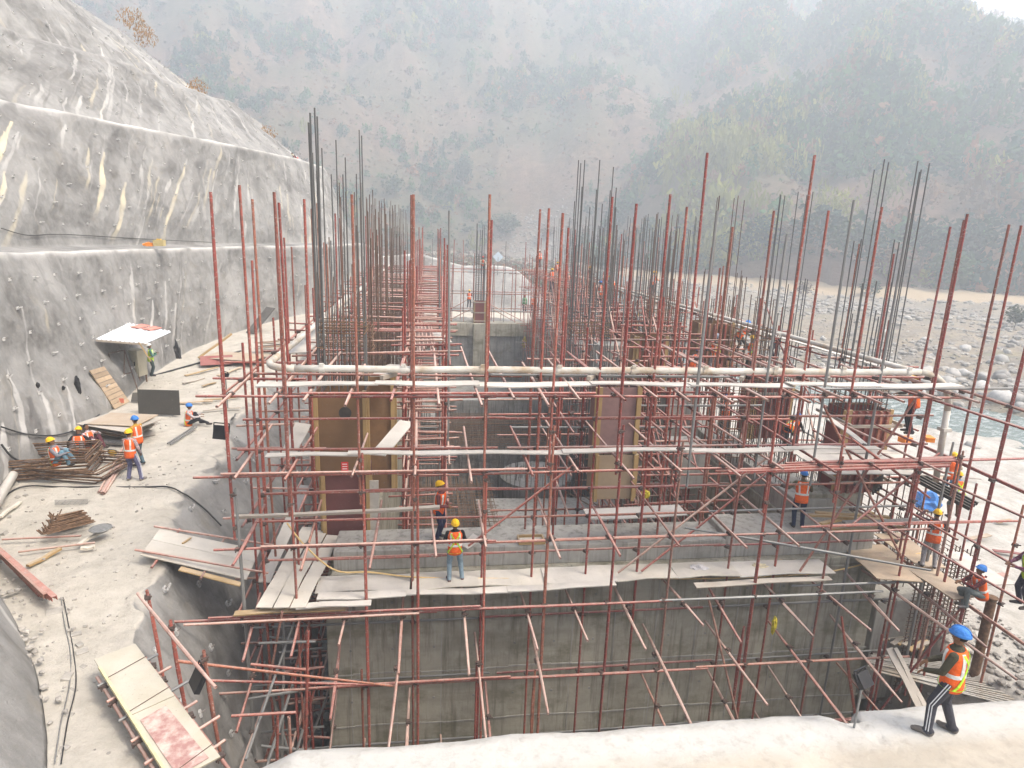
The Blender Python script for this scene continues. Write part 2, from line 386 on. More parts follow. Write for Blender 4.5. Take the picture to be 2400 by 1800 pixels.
for _ in range(90):                                                       # damp bands under the benches
    i = random.choice([q for q in range(NR) if .82 < rowlev[q] % 1 < .99 and rowlev[q] > 4]); j = random.randrange(10, NS-20)
    streak_at(darkst, i, j, random.uniform(2, 6), random.uniform(.2, .8), random.uniform(.15, .5))
cn_ = np.clip(.75+fbm(V*.9+31, 4)*1.2, 0, 1); crest = (np.exp(-((LVv-3.0)/.028)**2)+np.exp(-((LVv-5.0)/.022)**2)+.2*np.exp(-((LVv-7.0)/.02)**2))*cn_   # white dust on the bench lips
path = ((LVv > .93) & (LVv < 2.02)).astype(float)

t = NT('shotcrete', .92, .15); g = t.wco()
a = t.noise(g, .33, 6, .62); b = t.noise(g, 3.0, 6, .65); c = t.noise(t.wco((1.6, 1.6, .3)), .8, 5, .65)
col = t.ramp(a, [(.32, (.13, .126, .118)), (.5, (.24, .235, .222)), (.68, (.32, .312, .295))])
col = t.mix(t.math('MULTIPLY', t.ramp(b, [(.45, 0.), (.8, 1.)]), .4), col, (.38, .37, .35))
col = t.mix(t.math('MULTIPLY', t.ramp(c, [(.52, 0.), (.72, 1.)]), .6), col, (.14, .135, .125))
d_ = t.noise(g, .8, 5, .7); col = t.mix(t.math('MULTIPLY', t.ramp(d_, [(.56, 0.), (.70, 1.)]), .45), col, (.25, .225, .18))
col = t.mix(t.math('MULTIPLY', t.attr('dark'), .95), col, (.085, .08, .075))
col = t.mix(t.math('MULTIPLY', t.attr('cream'), .95), col, (.66, .58, .40))
col = t.mix(t.math('MULTIPLY', t.attr('white'), .85), col, (.72, .70, .66))
dust = t.mix(t.ramp(t.noise(g, 1.1, 6, .7), [(.3, 0.), (.75, 1.)]), (.40, .37, .315), (.53, .495, .43))
upf = t.ramp(t.up(), [(.72, 0.), (.92, 1.)])
col = t.mix(t.math('MULTIPLY', upf, t.attr('path')), col, dust)
col = t.mix(t.math('MULTIPLY', t.attr('crest'), .8), col, (.64, .625, .59))
pd = t.attr('path'); soil = t.ramp(t.noise(g, 2.6, 8, .8), [(.46, 0.), (.60, 1.)])
col = t.mix(t.math('MULTIPLY', t.math('MULTIPLY', upf, pd), t.math('MULTIPLY', soil, .35)), col, (.30, .275, .23))
wet = t.ramp(t.noise(g, .55, 6, .7, .4), [(.56, 0.), (.64, 1.)]); col = t.mix(t.math('MULTIPLY', t.math('MULTIPLY', upf, pd), t.math('MULTIPLY', wet, .3)), col, (.27, .255, .22))
crk = t.n('ShaderNodeTexVoronoi', feature='DISTANCE_TO_EDGE'); crk.inputs['Scale'].default_value = .55; wv = t.n('ShaderNodeMixRGB') if False else None; t.l(t.wco((1, 1, 1.4)), crk.inputs['Vector'])
ck = t.ramp(t.math('ADD', crk.outputs[0], t.math('MULTIPLY', t.noise(g, 4, 4), .03)), [(.012, 1.), (.022, 0.)]); col = t.mix(t.math('MULTIPLY', ck, .0), col, (.1, .1, .1))
h = t.math('ADD', t.math('MULTIPLY', t.noise(g, 2.2, 6, .65), .6), t.math('MULTIPLY', t.noise(g, 13, 6, .75), .4))
t.bump(h, .12, .8); m_shot = t.col(col)
me = np_mesh('hillside', V, F[:, ::-1], m_shot, True, dict(cream=cream, dark=darkst, white=white, crest=np.clip(crest, 0, 1), path=path))
hill = put('hillside', me); tag(hill, 'grey sprayed concrete hillside cut into benches with the access path at its foot', kind='structure')
# soil nails: a plate and a bent stub at every nail of the pattern
nb = MB()
for lv, st in ((2, 2.0), (4, 2.1), (6, 2.2), (8, 2.4), (0, 2.3)):
    for q in (.16, .30, .44, .58, .72, .86):
        i = int(np.argmin(np.abs(rowlev-(lv+q)))); s = random.random()*st
        while s < along[i, -40]:
            j = int(np.searchsorted(along[i], s+random.uniform(-.2, .2))); s += st
            if j < 3 or j > NS-120: continue
            p = Vector(G[i, j]); tx = Vector(G[i, min(j+1, NS-1)]-G[i, j-1]).normalized(); ty = Vector(G[i+2, j]-G[i-2, j]).normalized()
            nn = tx.cross(ty)
            if nn.x < 0: nn = -nn
            nn.normalize(); rot = Matrix((tx, ty, nn)).transposed()
            nb.box(p+nn*.03, (.13, .13, .05), rot, 0); nb.tube(p, p+nn*.13+Vector((0, 0, .04)), .016, 5, 1)
            if random.random() < .4: nb.box(p+nn*.13, (.26, .04, .04), rot, 0)
m_nail = simple('nail_plate', (.40, .39, .37), .7, .4, 20); m_nail2 = simple('nail_bar', (.24, .22, .2), .7, .4, 20)
o = nb.build('soil_nail', [m_nail, m_nail2], hill); o['kind'] = 'stuff'

# --- near slab (top of the front retaining wall)
xs = np.linspace(-3.2, 24, 330); ys = np.concatenate([np.linspace(-1, 5, 20), np.linspace(5.1, 7.42, 66)])
X, Y = np.meshgrid(xs, ys); Z = np.full_like(X, 2.0)
P = np.stack([X.ravel(), Y.ravel(), Z.ravel()], 1)
edg = np.clip((P[:, 1]-7.12)/.3, 0, 1)
P[:, 2] += fbm(P*.9, 3)*.02+fbm(P*6, 3)*.018-edg**2*.12
P[:, 1] += edg*(fbm(P*np.array([.7, 0, 0])+5, 5, 2.2, .6)*.06)
P[:, 1] -= np.exp(-((P[:, 0]-6.12)/.16)**2)*edg*.5
P[:, 2] -= np.exp(-((P[:, 0]-(6.2-(P[:, 1]-7.1)*.35))/.03)**2)*np.clip((P[:, 1]-6.3)*3, 0, 1)*.06
P[:, 2] -= .35*np.clip((-1.7-P[:, 0])/.8, 0, 1)
ny, nx = X.shape
wall_ = P.reshape(ny, nx, 3)[-1:]
down = []
for k, (dz, dy) in enumerate(((-.12, .05), (-.5, .06), (-1.5, .02), (-3.5, -.1), (-6, -.2), (-8.4, -.3))):
    q = wall_.copy(); q[..., 2] += dz; q[..., 1] += dy; down.append(q)
GG = np.concatenate([P.reshape(ny, nx, 3)]+down, 0); ny2 = len(GG)
iu, iv = np.meshgrid(np.arange(ny2-1), np.arange(nx-1), indexing='ij')
F2 = np.stack([iu*nx+iv, iu*nx+iv+1, (iu+1)*nx+iv+1, (iu+1)*nx+iv], -1).reshape(-1, 4)
t = NT('slab_concrete', .92, .15); g = t.wco()
col = t.ramp(t.noise(g, .9, 6, .6), [(.3, (.33, .295, .24)), (.7, (.46, .415, .345))])
sy = t.n('ShaderNodeSeparateXYZ'); t.l(g, sy.inputs[0])
edgef = t.ramp(t.math('ADD', sy.outputs[1], t.math('MULTIPLY', t.noise(g, 1.5, 5), .5)), [(0, 0.), (1, 1.)])
mr = t.n('ShaderNodeMapRange'); mr.inputs[1].default_value = 6.75; mr.inputs[2].default_value = 7.05
t.l(t.math('ADD', sy.outputs[1], t.math('MULTIPLY', t.noise(g, 1.5, 5), .4)), mr.inputs[0])
col = t.mix(t.math('MULTIPLY', mr.outputs[0], .8), col, (.45, .445, .42))
col = t.mix(t.math('MULTIPLY', t.ramp(t.noise(g, 5, 6, .7), [(.5, 0.), (.7, 1.)]), .5), col, (.27, .245, .205))
col = t.mix(t.math('MULTIPLY', t.ramp(t.noise(t.wco((.7, 4, 1)), 1.2, 6, .7), [(.55, 0.), (.7, 1.)]), .25), col, (.42, .37, .30))
t.bump(t.noise(g, 9, 7, .7), .03, .7); m_slab = t.col(col)
o = put('concrete_slab', np_mesh('concrete_slab', GG.reshape(-1, 3), F2, m_slab)); tag(o, 'pale sprayed concrete slab along the near edge of the pit', kind='structure')

# --- right-hand ground, river bed and far bank: one height field
RIV = np.array([(95, 18), (70, 27.5), (54, 35.0), (46, 40.7), (40, 46.5), (32, 53), (26, 62), (24, 80), (30, 110), (45, 150), (60, 210), (75, 290)], float)
def rivdist(x, y):
    p = np.stack([x, y], 1); best = np.full(len(p), 1e9); side = np.zeros(len(p))
    for a, b in zip(RIV[:-1], RIV[1:]):
        d = b-a; tt = np.clip(((p-a) @ d)/(d @ d), 0, 1); q = a+tt[:, None]*d; r = np.linalg.norm(p-q, axis=1)
        cr = d[0]*(p[:, 1]-a[1])-d[1]*(p[:, 0]-a[0]); side = np.where(r < best, cr, side); best = np.minimum(best, r)
    return np.where(side > 0, -best, best)      # positive on the far side
BASE = np.array([(-300, 250), (-140, 215), (-40, 228), (15, 256), (50, 247), (71.5, 186), (98, 164), (122, 146), (138, 134), (190, 96), (250, 60), (330, 20)], float)
def basedist(x, y):
    """signed distance beyond the foot of the mountain"""
    p = np.stack([x, y], 1); best = np.full(len(p), 1e9); side = np.zeros(len(p))
    for a, b in zip(BASE[:-1], BASE[1:]):
        d = b-a; tt = np.clip(((p-a) @ d)/(d @ d), 0, 1); q = a+tt[:, None]*d; r = np.linalg.norm(p-q, axis=1)
        cr = d[0]*(p[:, 1]-a[1])-d[1]*(p[:, 0]-a[0]); side = np.where(r < best, cr, side); best = np.minimum(best, r)
    return np.where(side > 0, best, -best)
def bedz(x, y):
    p = np.stack([x, y, x*0], 1); rd = rivdist(x, y)
    near = -2.6-np.clip((x-17)/16, 0, 1)*2.0+fbm(p*.25, 4)*.4+fbm(p*1.5, 3)*.12
    far = -4.0+fbm(p*.06, 4)*1.6+fbm(p*.5+7, 3)*.5
    z = np.where(rd < 0, near, far)
    bank = np.clip(np.abs(rd)/6.0, 0, 1)
    z = -5.7+(z+5.7)*np.clip((np.abs(rd)-2.6+fbm(p*.3+3, 3)*1.6)/3.2, 0, 1)**.8
    pit = np.clip((15.5-x+fbm(p*.6+2, 3)*1.5)/2.2, 0, 1)*np.clip((66-y)/2, 0, 1)        # ground drops into the excavation
    z = z+(-6.3-z)*pit
    bd = basedist(x, y); z = np.where(bd > -14, z+np.clip((bd+14)/14, 0, 1)*1.2*np.clip(1-bd/30, 0, 1), z)
    return z
xs = np.concatenate([np.linspace(-4, 12, 40)[:-1], np.linspace(12, 40, 170)[:-1], np.linspace(40, 80, 120)[:-1], np.linspace(80, 400, 160)])
ys = np.concatenate([np.linspace(7.05, 40, 190)[:-1], np.linspace(40, 80, 130)[:-1], np.linspace(80, 420, 190)])
X, Y = np.meshgrid(xs, ys); x, y = X.ravel(), Y.ravel(); z = bedz(x, y); bd = basedist(x, y); z = np.where(bd > 40, -6, z)
ny, nx = X.shape
iu, iv = np.meshgrid(np.arange(ny-1), np.arange(nx-1), indexing='ij')
Fb = np.stack([iu*nx+iv, iu*nx+iv+1, (iu+1)*nx+iv+1, (iu+1)*nx+iv], -1).reshape(-1, 4)
rd = rivdist(x, y)
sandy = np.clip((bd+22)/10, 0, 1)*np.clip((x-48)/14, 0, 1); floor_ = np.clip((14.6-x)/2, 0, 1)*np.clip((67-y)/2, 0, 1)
siteg = np.clip((-rd-1)/6, 0, 1)*(1-floor_)*np.clip((70-y)/6, 0, 1)
t = NT('river_bed', .95, .1); g = t.wco()
n1 = t.noise(g, .35, 6, .65); n2 = t.noise(g, 2.2, 7, .75)
col = t.ramp(n2, [(.3, (.12, .108, .092)), (.55, (.24, .218, .185)), (.75, (.36, .33, .29))])
col = t.mix(t.math('MULTIPLY', t.ramp(n1, [(.42, 0.), (.62, 1.)]), .6), col, (.33, .27, .19))
col = t.mix(t.math('MULTIPLY', t.ramp(t.noise(g, .21, 4), [(.57, 0.), (.68, 1.)]), .35), col, (.16, .17, .08))
col = t.mix(t.attr('sandy'), col, (.38, .30, .20))
sc = t.ramp(t.noise(g, 1.2, 8, .78), [(.3, (.33, .305, .265)), (.5, (.48, .455, .41)), (.7, (.60, .575, .525))])
col = t.mix(t.math('MULTIPLY', t.attr('site'), .92), col, sc)
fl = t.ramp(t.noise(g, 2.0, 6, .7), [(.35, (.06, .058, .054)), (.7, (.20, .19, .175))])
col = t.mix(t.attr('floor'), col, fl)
t.bump(t.noise(g, 2.5, 7, .75), .25, .8); m_bed = t.col(col)
o = put('river_bed', np_mesh('river_bed', np.stack([x, y, z], 1), Fb, m_bed, True, dict(sandy=sandy, site=siteg, floor=floor_)))
tag(o, 'stony river bed and dusty ground right of the works', kind='structure')

# --- water
pts = catmull(np.c_[RIV, np.zeros(len(RIV))], 160)[:, :2]; T = np.gradient(pts, axis=0); T /= np.linalg.norm(T, axis=1)[:, None]
W = 7.0; us = np.linspace(-1, 1, 40)
Pw = np.stack([np.stack([pts[:, 0]-T[:, 1]*W*u, pts[:, 1]+T[:, 0]*W*u, np.full(len(pts), -4.75)], 1) for u in us], 0)
Pw[..., 2] += (fbm(Pw.reshape(-1, 3)*np.array([.9, .9, 1]), 3)*.12).reshape(Pw.shape[:2])
iu, iv = np.meshgrid(np.arange(39), np.arange(159), indexing='ij')
Fw = np.stack([iu*160+iv, iu*160+iv+1, (iu+1)*160+iv+1, (iu+1)*160+iv], -1).reshape(-1, 4)[:, ::-1]
t = NT('river_water', .22, .5); g = t.wco()
foam = t.ramp(t.noise(t.wco((1, 1.6, 1)), 1.1, 7, .75, .6), [(.50, 0.), (.64, 1.)])
col = t.mix(t.math('MULTIPLY', foam, .75), (.15, .19, .175), (.62, .64, .62))
t.bump(t.noise(g, 2.2, 5, .7, .5), .18, .9); m_water = t.col(col)
o = put('river', np_mesh('river', Pw.reshape(-1, 3), Fw, m_water)); tag(o, 'shallow grey green river with white riffles', kind='structure')

# --- mountain across the valley: polar height field about the site
def tansky(px, py):                             # the photograph's skyline as azimuth and slope
    d = ray(px, py); return math.atan2(d.x, d.y), d.z/math.hypot(d.x, d.y)
SKY_ = [tansky(*q) for q in ((1900, -110), (1985, -25), (2030, 12), (2075, 35), (2110, 62), (2160, 80), (2212, 108), (2330, 190), (2600, 300))]
sk_a = np.array([q[0] for q in SKY_]); sk_t = np.array([q[1] for q in SKY_])
def mtn(az, r):
    x, y = np.sin(az)*r, np.cos(az)*r; bd = basedist(x, y); d = np.maximum(bd, 0)
    p = np.stack([x, y, np.zeros_like(x)], 1)
    slope = .62+.10*np.sin(az*9+1)+.22*np.clip((R(4)-az)/R(14), 0, 1)+.16*np.exp(-((az-R(16))/R(9))**2)
    z = -4.2+slope*d*(1-np.exp(-d/22.))
    spur = fbm(np.stack([az*11, r*.004, r*0], 1)+2.2, 4)*1.5
    z += spur*np.minimum(d, 150)*.16*np.clip(d/60, 0, 1)+fbm(p*.016, 5)*np.minimum(d, 90)*.26+fbm(p*.08+3, 3)*np.minimum(d, 30)*.07
    # the green spur coming down to the right
    a1, b1 = np.array([95., 250.]), np.array([105., 168.]); dd = b1-a1
    tt = np.clip(((p[:, :2]-a1) @ dd)/(dd @ dd), 0, 1.0); q = a1+tt[:, None]*dd; rr = np.linalg.norm(p[:, :2]-q, axis=1)
    z += np.exp(-(rr/20)**2)*16*(1-.4*tt)
    # gully with the boulder fan
    ga = math.atan2(43, 262); w_ = 10+.06*np.maximum(r-250, 0); z -= np.exp(-((az-ga-.02*np.sin(r*.02))*r/w_)**2)*np.clip(d/40, 0, 1)*10
    lim = CAMZ+np.interp(az, sk_a, sk_t, left=9, right=sk_t[-1])*520
    lim = lim+fbm(np.stack([az*60, r*0, r*0], 1), 4)*8
    z = np.where(r > 505, np.minimum(z, lim-(r-520)*.25), np.minimum(z, np.maximum(lim, 0)*np.clip(r/520, 0, 1)**1.0+0*z))
    return x, y, z
NA, NRr = 520, 330
AZ = np.linspace(R(-38), R(64), NA); RR = np.concatenate([np.linspace(95, 330, 220)[:-1], np.linspace(330, 680, 111)])
A2, R2 = np.meshgrid(AZ, RR); x, y, z = mtn(A2.ravel(), R2.ravel())
keep0 = basedist(x, y)
z = np.where(keep0 < -2, -9.0, z)
iu, iv = np.meshgrid(np.arange(NRr-1), np.arange(NA-1), indexing='ij')
Fm = np.stack([iu*NA+iv, iu*NA+iv+1, (iu+1)*NA+iv+1, (iu+1)*NA+iv], -1).reshape(-1, 4)
kk = keep0[Fm].max(1) > -3; Fm = Fm[kk][:, ::-1]
green = np.clip(.5+fbm(np.stack([x, y, z], 1)*.018+5, 4)*2.2, 0, 1)
fan = np.exp(-((A2.ravel()-math.atan2(43, 262)-.012*np.sin(R2.ravel()*.03))*R2.ravel()/(7+.22*np.clip(330-R2.ravel(), 0, 90)))**2)*np.clip(1-(R2.ravel()-272)/26, 0, 1)
t = NT('mountain_side', .95, .1); g = t.wco()
n1 = t.noise(g, .03, 6, .65); n2 = t.noise(g, .25, 7, .75)
col = t.ramp(n2, [(.3, (.06, .043, .026)), (.55, (.17, .115, .072)), (.78, (.30, .21, .15))])
col = t.mix(t.math('MULTIPLY', t.ramp(n1, [(.45, 0.), (.6, 1.)]), .6), col, (.21, .125, .095))
col = t.mix(t.math('MULTIPLY', t.attr('green'), .6), col, (.06, .085, .04))
col = t.mix(t.math('MULTIPLY', t.ramp(t.noise(t.wco((.2, .2, .9)), .5, 6, .75), [(.60, 0.), (.72, 1.)]), .5), col, (.27, .22, .19))
col = t.mix(t.math('MULTIPLY', t.attr('fan'), t.ramp(t.noise(g, .6, 6, .8), [(.3, .25), (.6, .9)])), col, (.31, .28, .25))
t.bump(t.noise(g, .35, 7, .8), 1.6, .9); m_mtn = t.col(col)
o = put('mountain', np_mesh('mountain', np.stack([x, y, z], 1), Fm, m_mtn, True, dict(green=green, fan=fan)))
tag(o, 'hazy brown and green mountain across the river', kind='structure')
big = MB(); big.add([(-900, -300, -9.2), (900, -300, -9.2), (900, 900, -9.2), (-900, 900, -9.2)], [(0, 1, 2, 3)])
o = big.build('ground', m_bed); tag(o, 'valley floor', kind='structure')

# --- haze: one closed box of even air
hz = MB(); hz.box((20, 300, 120), (1500, 900, 264))
t = bpy.data.materials.new('haze_air'); t.use_nodes = True; n_ = t.node_tree; n_.nodes.clear()
ou = n_.nodes.new('ShaderNodeOutputMaterial'); pv = n_.nodes.new('ShaderNodeVolumePrincipled')
pv.inputs['Color'].default_value = (.87, .94, 1, 1); pv.inputs['Density'].default_value = .0021; pv.inputs['Anisotropy'].default_value = .25
n_.links.new(pv.outputs[0], ou.inputs['Volume'])
o = hz.build('haze', t); o['kind'] = 'stuff'
# ================================================================== vegetation across the valley
def mtn_pt(az, r):
    x, y, z = mtn(np.atleast_1d(np.float64(az)), np.atleast_1d(np.float64(r))); return np.stack([x, y, z], 1)
def leafclump(n, rad, size, rng, squash=1.0, tuft=False):
    """n small leaf faces through a crown's volume -> (n*4,3)"""
    d = rng.normal(size=(n, 3)); d /= np.linalg.norm(d, axis=1)[:, None]
    nl = rng.normal(size=(7, 3)); nl /= np.linalg.norm(nl, axis=1)[:, None]
    lobe = .72+.42*np.max(d @ nl.T, axis=1)**2
    rr = rng.random(n)**.45*lobe; c = d*rr[:, None]*rad; c[:, 2] *= squash
    a = rng.normal(size=(n, 3)); a /= np.linalg.norm(a, axis=1)[:, None]
    if tuft: a[:, 2] = np.abs(a[:, 2])+.9; a /= np.linalg.norm(a, axis=1)[:, None]
    b = np.cross(a, rng.normal(size=(n, 3))); b /= np.linalg.norm(b, axis=1)[:, None]
    s = size*(.6+.8*rng.random(n))[:, None]; w_ = .35 if tuft else .7
    return np.stack([c-a*s-b*s*w_, c+a*s-b*s*w_*.6, c+a*s*1.1+b*s*w_, c-a*s*.9+b*s*w_], 1).reshape(-1, 3)
TPL = [leafclump(64, 1.0, .17, RNG, .95) for _ in range(7)]+[leafclump(70, 1.0, .24, RNG, 1.25, True) for _ in range(4)]
TPLs = [leafclump(18, 1.0, .26, RNG, .7) for _ in range(6)]
def forest(name, P, S, kind, C, tpl):
    V = []; CC = []
    for p, s, k, c in zip(P, S, kind, C):
        T = tpl[k]; a = random.random()*6.283; ca, sa = math.cos(a), math.sin(a)
        q = np.empty_like(T); q[:, 0] = (T[:, 0]*ca-T[:, 1]*sa)*s[0]; q[:, 1] = (T[:, 0]*sa+T[:, 1]*ca)*s[0]; q[:, 2] = T[:, 2]*s[1]
        V.append(q+p); n = len(T)//4; j = (.75+.5*RNG.random(n))[:, None]*np.array(c); CC.append(np.repeat(np.c_[j, np.ones(n)], 4, 0))
    V = np.concatenate(V); CC = np.concatenate(CC); F_ = np.arange(len(V)).reshape(-1, 4)
    return np_mesh(name, V, F_, m_leaf, False, None, dict(leaf=CC))
t = NT('foliage', .8, .1); lc = t.attr('leaf', 'Color'); t.col(lc)
tr = t.n('ShaderNodeBsdfTranslucent'); t.l(lc, tr.inputs[0]); mx = t.n('ShaderNodeMixShader'); mx.inputs[0].default_value = .25
t.l(t.b.outputs[0], mx.inputs[1]); t.l(tr.outputs[0], mx.inputs[2]); t.l(mx.outputs[0], t.t.nodes['Material Output'].inputs[0]); m_leaf = t.m
DARKG, MIDG, YELG, DRY, RUST = (.014, .056, .032), (.040, .110, .034), (.21, .215, .04), (.17, .095, .05), (.25, .11, .045)
# where woodland stands: density from patches, more on the right-hand flank and in the gullies
n = 38000
az = RNG.uniform(R(-30), R(62), n); r = 130+RNG.random(n)**1.15*420
x, y, z = mtn(az, r); bd = basedist(x, y)
Pm = np.stack([x, y, z], 1); patch = fbm(Pm*.016+5, 4)
azd = np.degrees(az)
right = 1/(1+np.exp(-(azd-20)/3.0))
mid = np.exp(-((azd-4)/4.5)**2)*np.exp(-((z-35)/40)**2)
dens = np.clip(patch*3.2+.16+.85*right+.45*mid, .04, 1)
fanm = np.abs(az-math.atan2(43, 262))*r < 16
ok = (bd > 1) & (RNG.random(n) < dens) & (bd < 320) & ~(fanm & (r < 330))
idx = np.where(ok)[0][:14000]
P = Pm[idx]; rr = RNG.random(len(idx)); ri = right[idx]
S = np.stack([1.8+2.9*RNG.random(len(idx))**1.5, 2.0+3.4*RNG.random(len(idx))**1.5], 1)*(.8+.5*ri)[:, None]
kind = []; C = []
spd = np.abs((P[:, 0]-98)+(P[:, 1]-205)*.12)
for q in range(len(idx)):
    u = rr[q]
    if ri[q] > .5 and spd[q] < 22 and u < .6 or u < .05: kind.append(random.randrange(7, 11)); C.append(np.array(YELG)*random.uniform(.7, 1.15))
    elif u < .42: kind.append(random.randrange(7)); C.append(np.array(DARKG)*random.uniform(.7, 1.4))
    elif u < .8: kind.append(random.randrange(7)); C.append(np.array(MIDG)*random.uniform(.7, 1.3))
    elif u < .95: kind.append(random.randrange(7)); C.append(np.array(DRY)*random.uniform(.7, 1.2))
    else: kind.append(random.randrange(7)); C.append(np.array(RUST)*random.uniform(.8, 1.2))
P[:, 2] += S[:, 1]*.75
o = put('woodland', forest('woodland', P, S, kind, C, TPL)); tag(o, 'mixed green and dry woodland covering the mountain side', kind='stuff')
# scrub on the bare slopes
n = 15000; az = RNG.uniform(R(-28), R(62), n); r = 130+RNG.random(n)**1.1*330; x, y, z = mtn(az, r); bd = basedist(x, y)
fanm = np.abs(az-math.atan2(43, 262))*r < 11
ok = (bd > -.5) & (bd < 260) & ~(fanm & (r < 320)); P = np.stack([x, y, z+.25], 1)[ok][:11000]
xx_ = RNG.uniform(-40, 52, 2600); yy_ = RNG.uniform(82, 262, 2600); k_ = (rivdist(xx_, yy_) < -4) | (yy_ > 200); k_ &= basedist(xx_, yy_) < 0
P = np.concatenate([P, np.stack([xx_, yy_, bedz(xx_, yy_)+.3], 1)[k_]])
S = np.stack([.6+1.1*RNG.random(len(P))**2, .5+.9*RNG.random(len(P))], 1)
pal = [DRY, DRY, RUST, (.12, .09, .05), MIDG, (.20, .15, .09), (.10, .10, .05)]
C = [np.array(random.choice(pal))*random.uniform(.6, 1.2) for _ in P]
o = put('scrub', forest('scrub', P, S, [random.randrange(6) for _ in P], C, TPLs)); tag(o, 'dry scrub and grass on the bare slopes', kind='stuff')
m_chip = simple('stone_chip', (.33, .31, .275), .9, .3, 3)
def jit0(a): return random.uniform(-a, a)
# single trees that stand out along the foot of the mountain and on the fan
m_bark = simple('bark', (.16, .13, .11), .9, .3, 3)
def _march(d):
    tt = np.linspace(60, 520, 461); X_, Y_ = d.x*tt, d.y*tt; Z_ = d.z*tt+CAMZ
    a_, r_ = np.arctan2(X_, Y_), np.hypot(X_, Y_); zz = np.where(basedist(X_, Y_) > 0, mtn(a_, r_)[2], bedz(X_, Y_))
    h_ = np.where(Z_ <= zz)[0]; return [tt[h_[0]]] if len(h_) else []
def tree(px, py, h, wd, col, label, cat='tree', name='broadleaf_tree', tuft=False, z=None, grp='trees at the foot of the mountain', bare=False):
    # stand the tree on the terrain where the line of sight through (px,py) meets it
    d = ray(px, py); best = None
    for tt in np.linspace(60, 520, 461) if False else _march(d):
        q = d*tt; q.z += CAMZ
        a_ = math.atan2(q.x, q.y); r_ = math.hypot(q.x, q.y)
        zz = float(mtn_pt(a_, r_)[0, 2]) if basedist(np.array([q.x]), np.array([q.y]))[0] > 0 else float(bedz(np.array([q.x]), np.array([q.y]))[0])
        best = Vector((q.x, q.y, zz)); break
    if best is None: return
    root = thing(name, label, cat, best, grp)
    mb = MB(); rg = np.random.default_rng(int(px*7+py)); tips = []
    top = h*(.8 if bare else .55); mb.path([best+Vector((0, 0, -.5)), best+Vector((rg.uniform(-.1, .1)*h*.3, 0, top*.5)), best+Vector((rg.uniform(-.1, .1)*h*.4, 0, top))], [h*.022, h*.016, h*.008], 6)
    for k in range(14 if bare else 6):
        b0 = best+Vector((0, 0, top*rg.uniform(.35, .95))); ang = rg.uniform(0, 6.28); L_ = wd*rg.uniform(.5, .95)
        e = b0+Vector((math.cos(ang)*L_, math.sin(ang)*L_, L_*rg.uniform(.5, 1.1))); mb.path([b0, b0.lerp(e, .5)+Vector((0, 0, .08*L_)), e], [h*.008, h*.006, h*.003], 5)
        if bare:
            for _ in range(3): mb.tube(b0.lerp(e, rg.uniform(.5, 1)), e+Vector((rg.uniform(-.5, .5)*L_, rg.uniform(-.5, .5)*L_, rg.uniform(.1, .5)*L_)), h*.003, 4)
    mb.build('trunk', m_pale_bark if bare else m_bark, root)
    T = leafclump(90 if bare else 420, 1.0, .05 if bare else .10, rg, 1.1, tuft)
    q = T*np.array([wd, wd, h*.42])+np.array([best.x, best.y, best.z+h*.62]); nq = len(T)//4
    cc = (.65+.7*rg.random(nq))[:, None]*np.array(col)
    me = np_mesh('crown', q, np.arange(len(q)).reshape(-1, 4), m_leaf, False, None, dict(leaf=np.repeat(np.c_[cc, np.ones(nq)], 4, 0)))
    put('crown', me, root, Matrix.Identity(4))
m_pale_bark = simple('pale_bark', (.27, .24, .21), .9, .2, 3)
tree(2190, 712, 3.4, 1.9, (.050, .062, .030), 'round green bush alone on the stony river bed at the right edge', 'bush', 'bush', grp=None)
tree(1092, 512, 9, 6.5, (.032, .060, .035), 'dark green bush on the slope left of the boulder fan', 'bush', 'bush', grp=None)
tree(1000, 405, 13, 5, (.032, .062, .045), 'tall dark green tree high on the slope above the boulder fan', grp=None)
tree(1795, 292, 11, 6, (.18, .12, .09), 'bare pale branched tree on the green spur', 'tree', 'bare_tree', bare=True, grp=None)
tree(1800, 505, 12, 6, YELG, 'yellow green bamboo clump low on the spur', 'bamboo', 'bamboo_clump', True, grp=None)
tree(1905, 470, 13, 6, (.13, .14, .045), 'pale bamboo clump at the end of the spur', 'bamboo', 'bamboo_clump', True, grp=None)
FOOT = [(1475, 560, 10, 5, 0), (1530, 545, 12, 6, 2), (1580, 590, 9, 5, 1), (1640, 580, 11, 6, 0), (1700, 600, 9, 5, 3), (1760, 570, 13, 7, 0), (1815, 610, 10, 5.5, 1), (1870, 590, 12, 6, 0), (1930, 615, 9, 5, 3),
        (1985, 585, 13, 7, 0), (2040, 625, 9, 5, 1), (2095, 590, 14, 7, 0), (2150, 635, 8, 5, 3), (2195, 600, 12, 6, 1), (1250, 545, 7, 4, 1), (1330, 500, 9, 5, 0), (1400, 545, 8, 4.5, 1), (1180, 520, 6, 3.4, 3),
        (900, 480, 8, 4.5, 0), (960, 530, 6, 4, 1), (850, 430, 9, 5, 1), (1880, 640, 4, 2.6, 1), (1735, 640, 3, 2, 3)]
fc = [(.018, .045, .026), (.035, .068, .024), (.14, .145, .05), (.14, .095, .06)]
fl = ['dark green tree', 'mid green tree', 'yellowish tree', 'brown half bare tree']
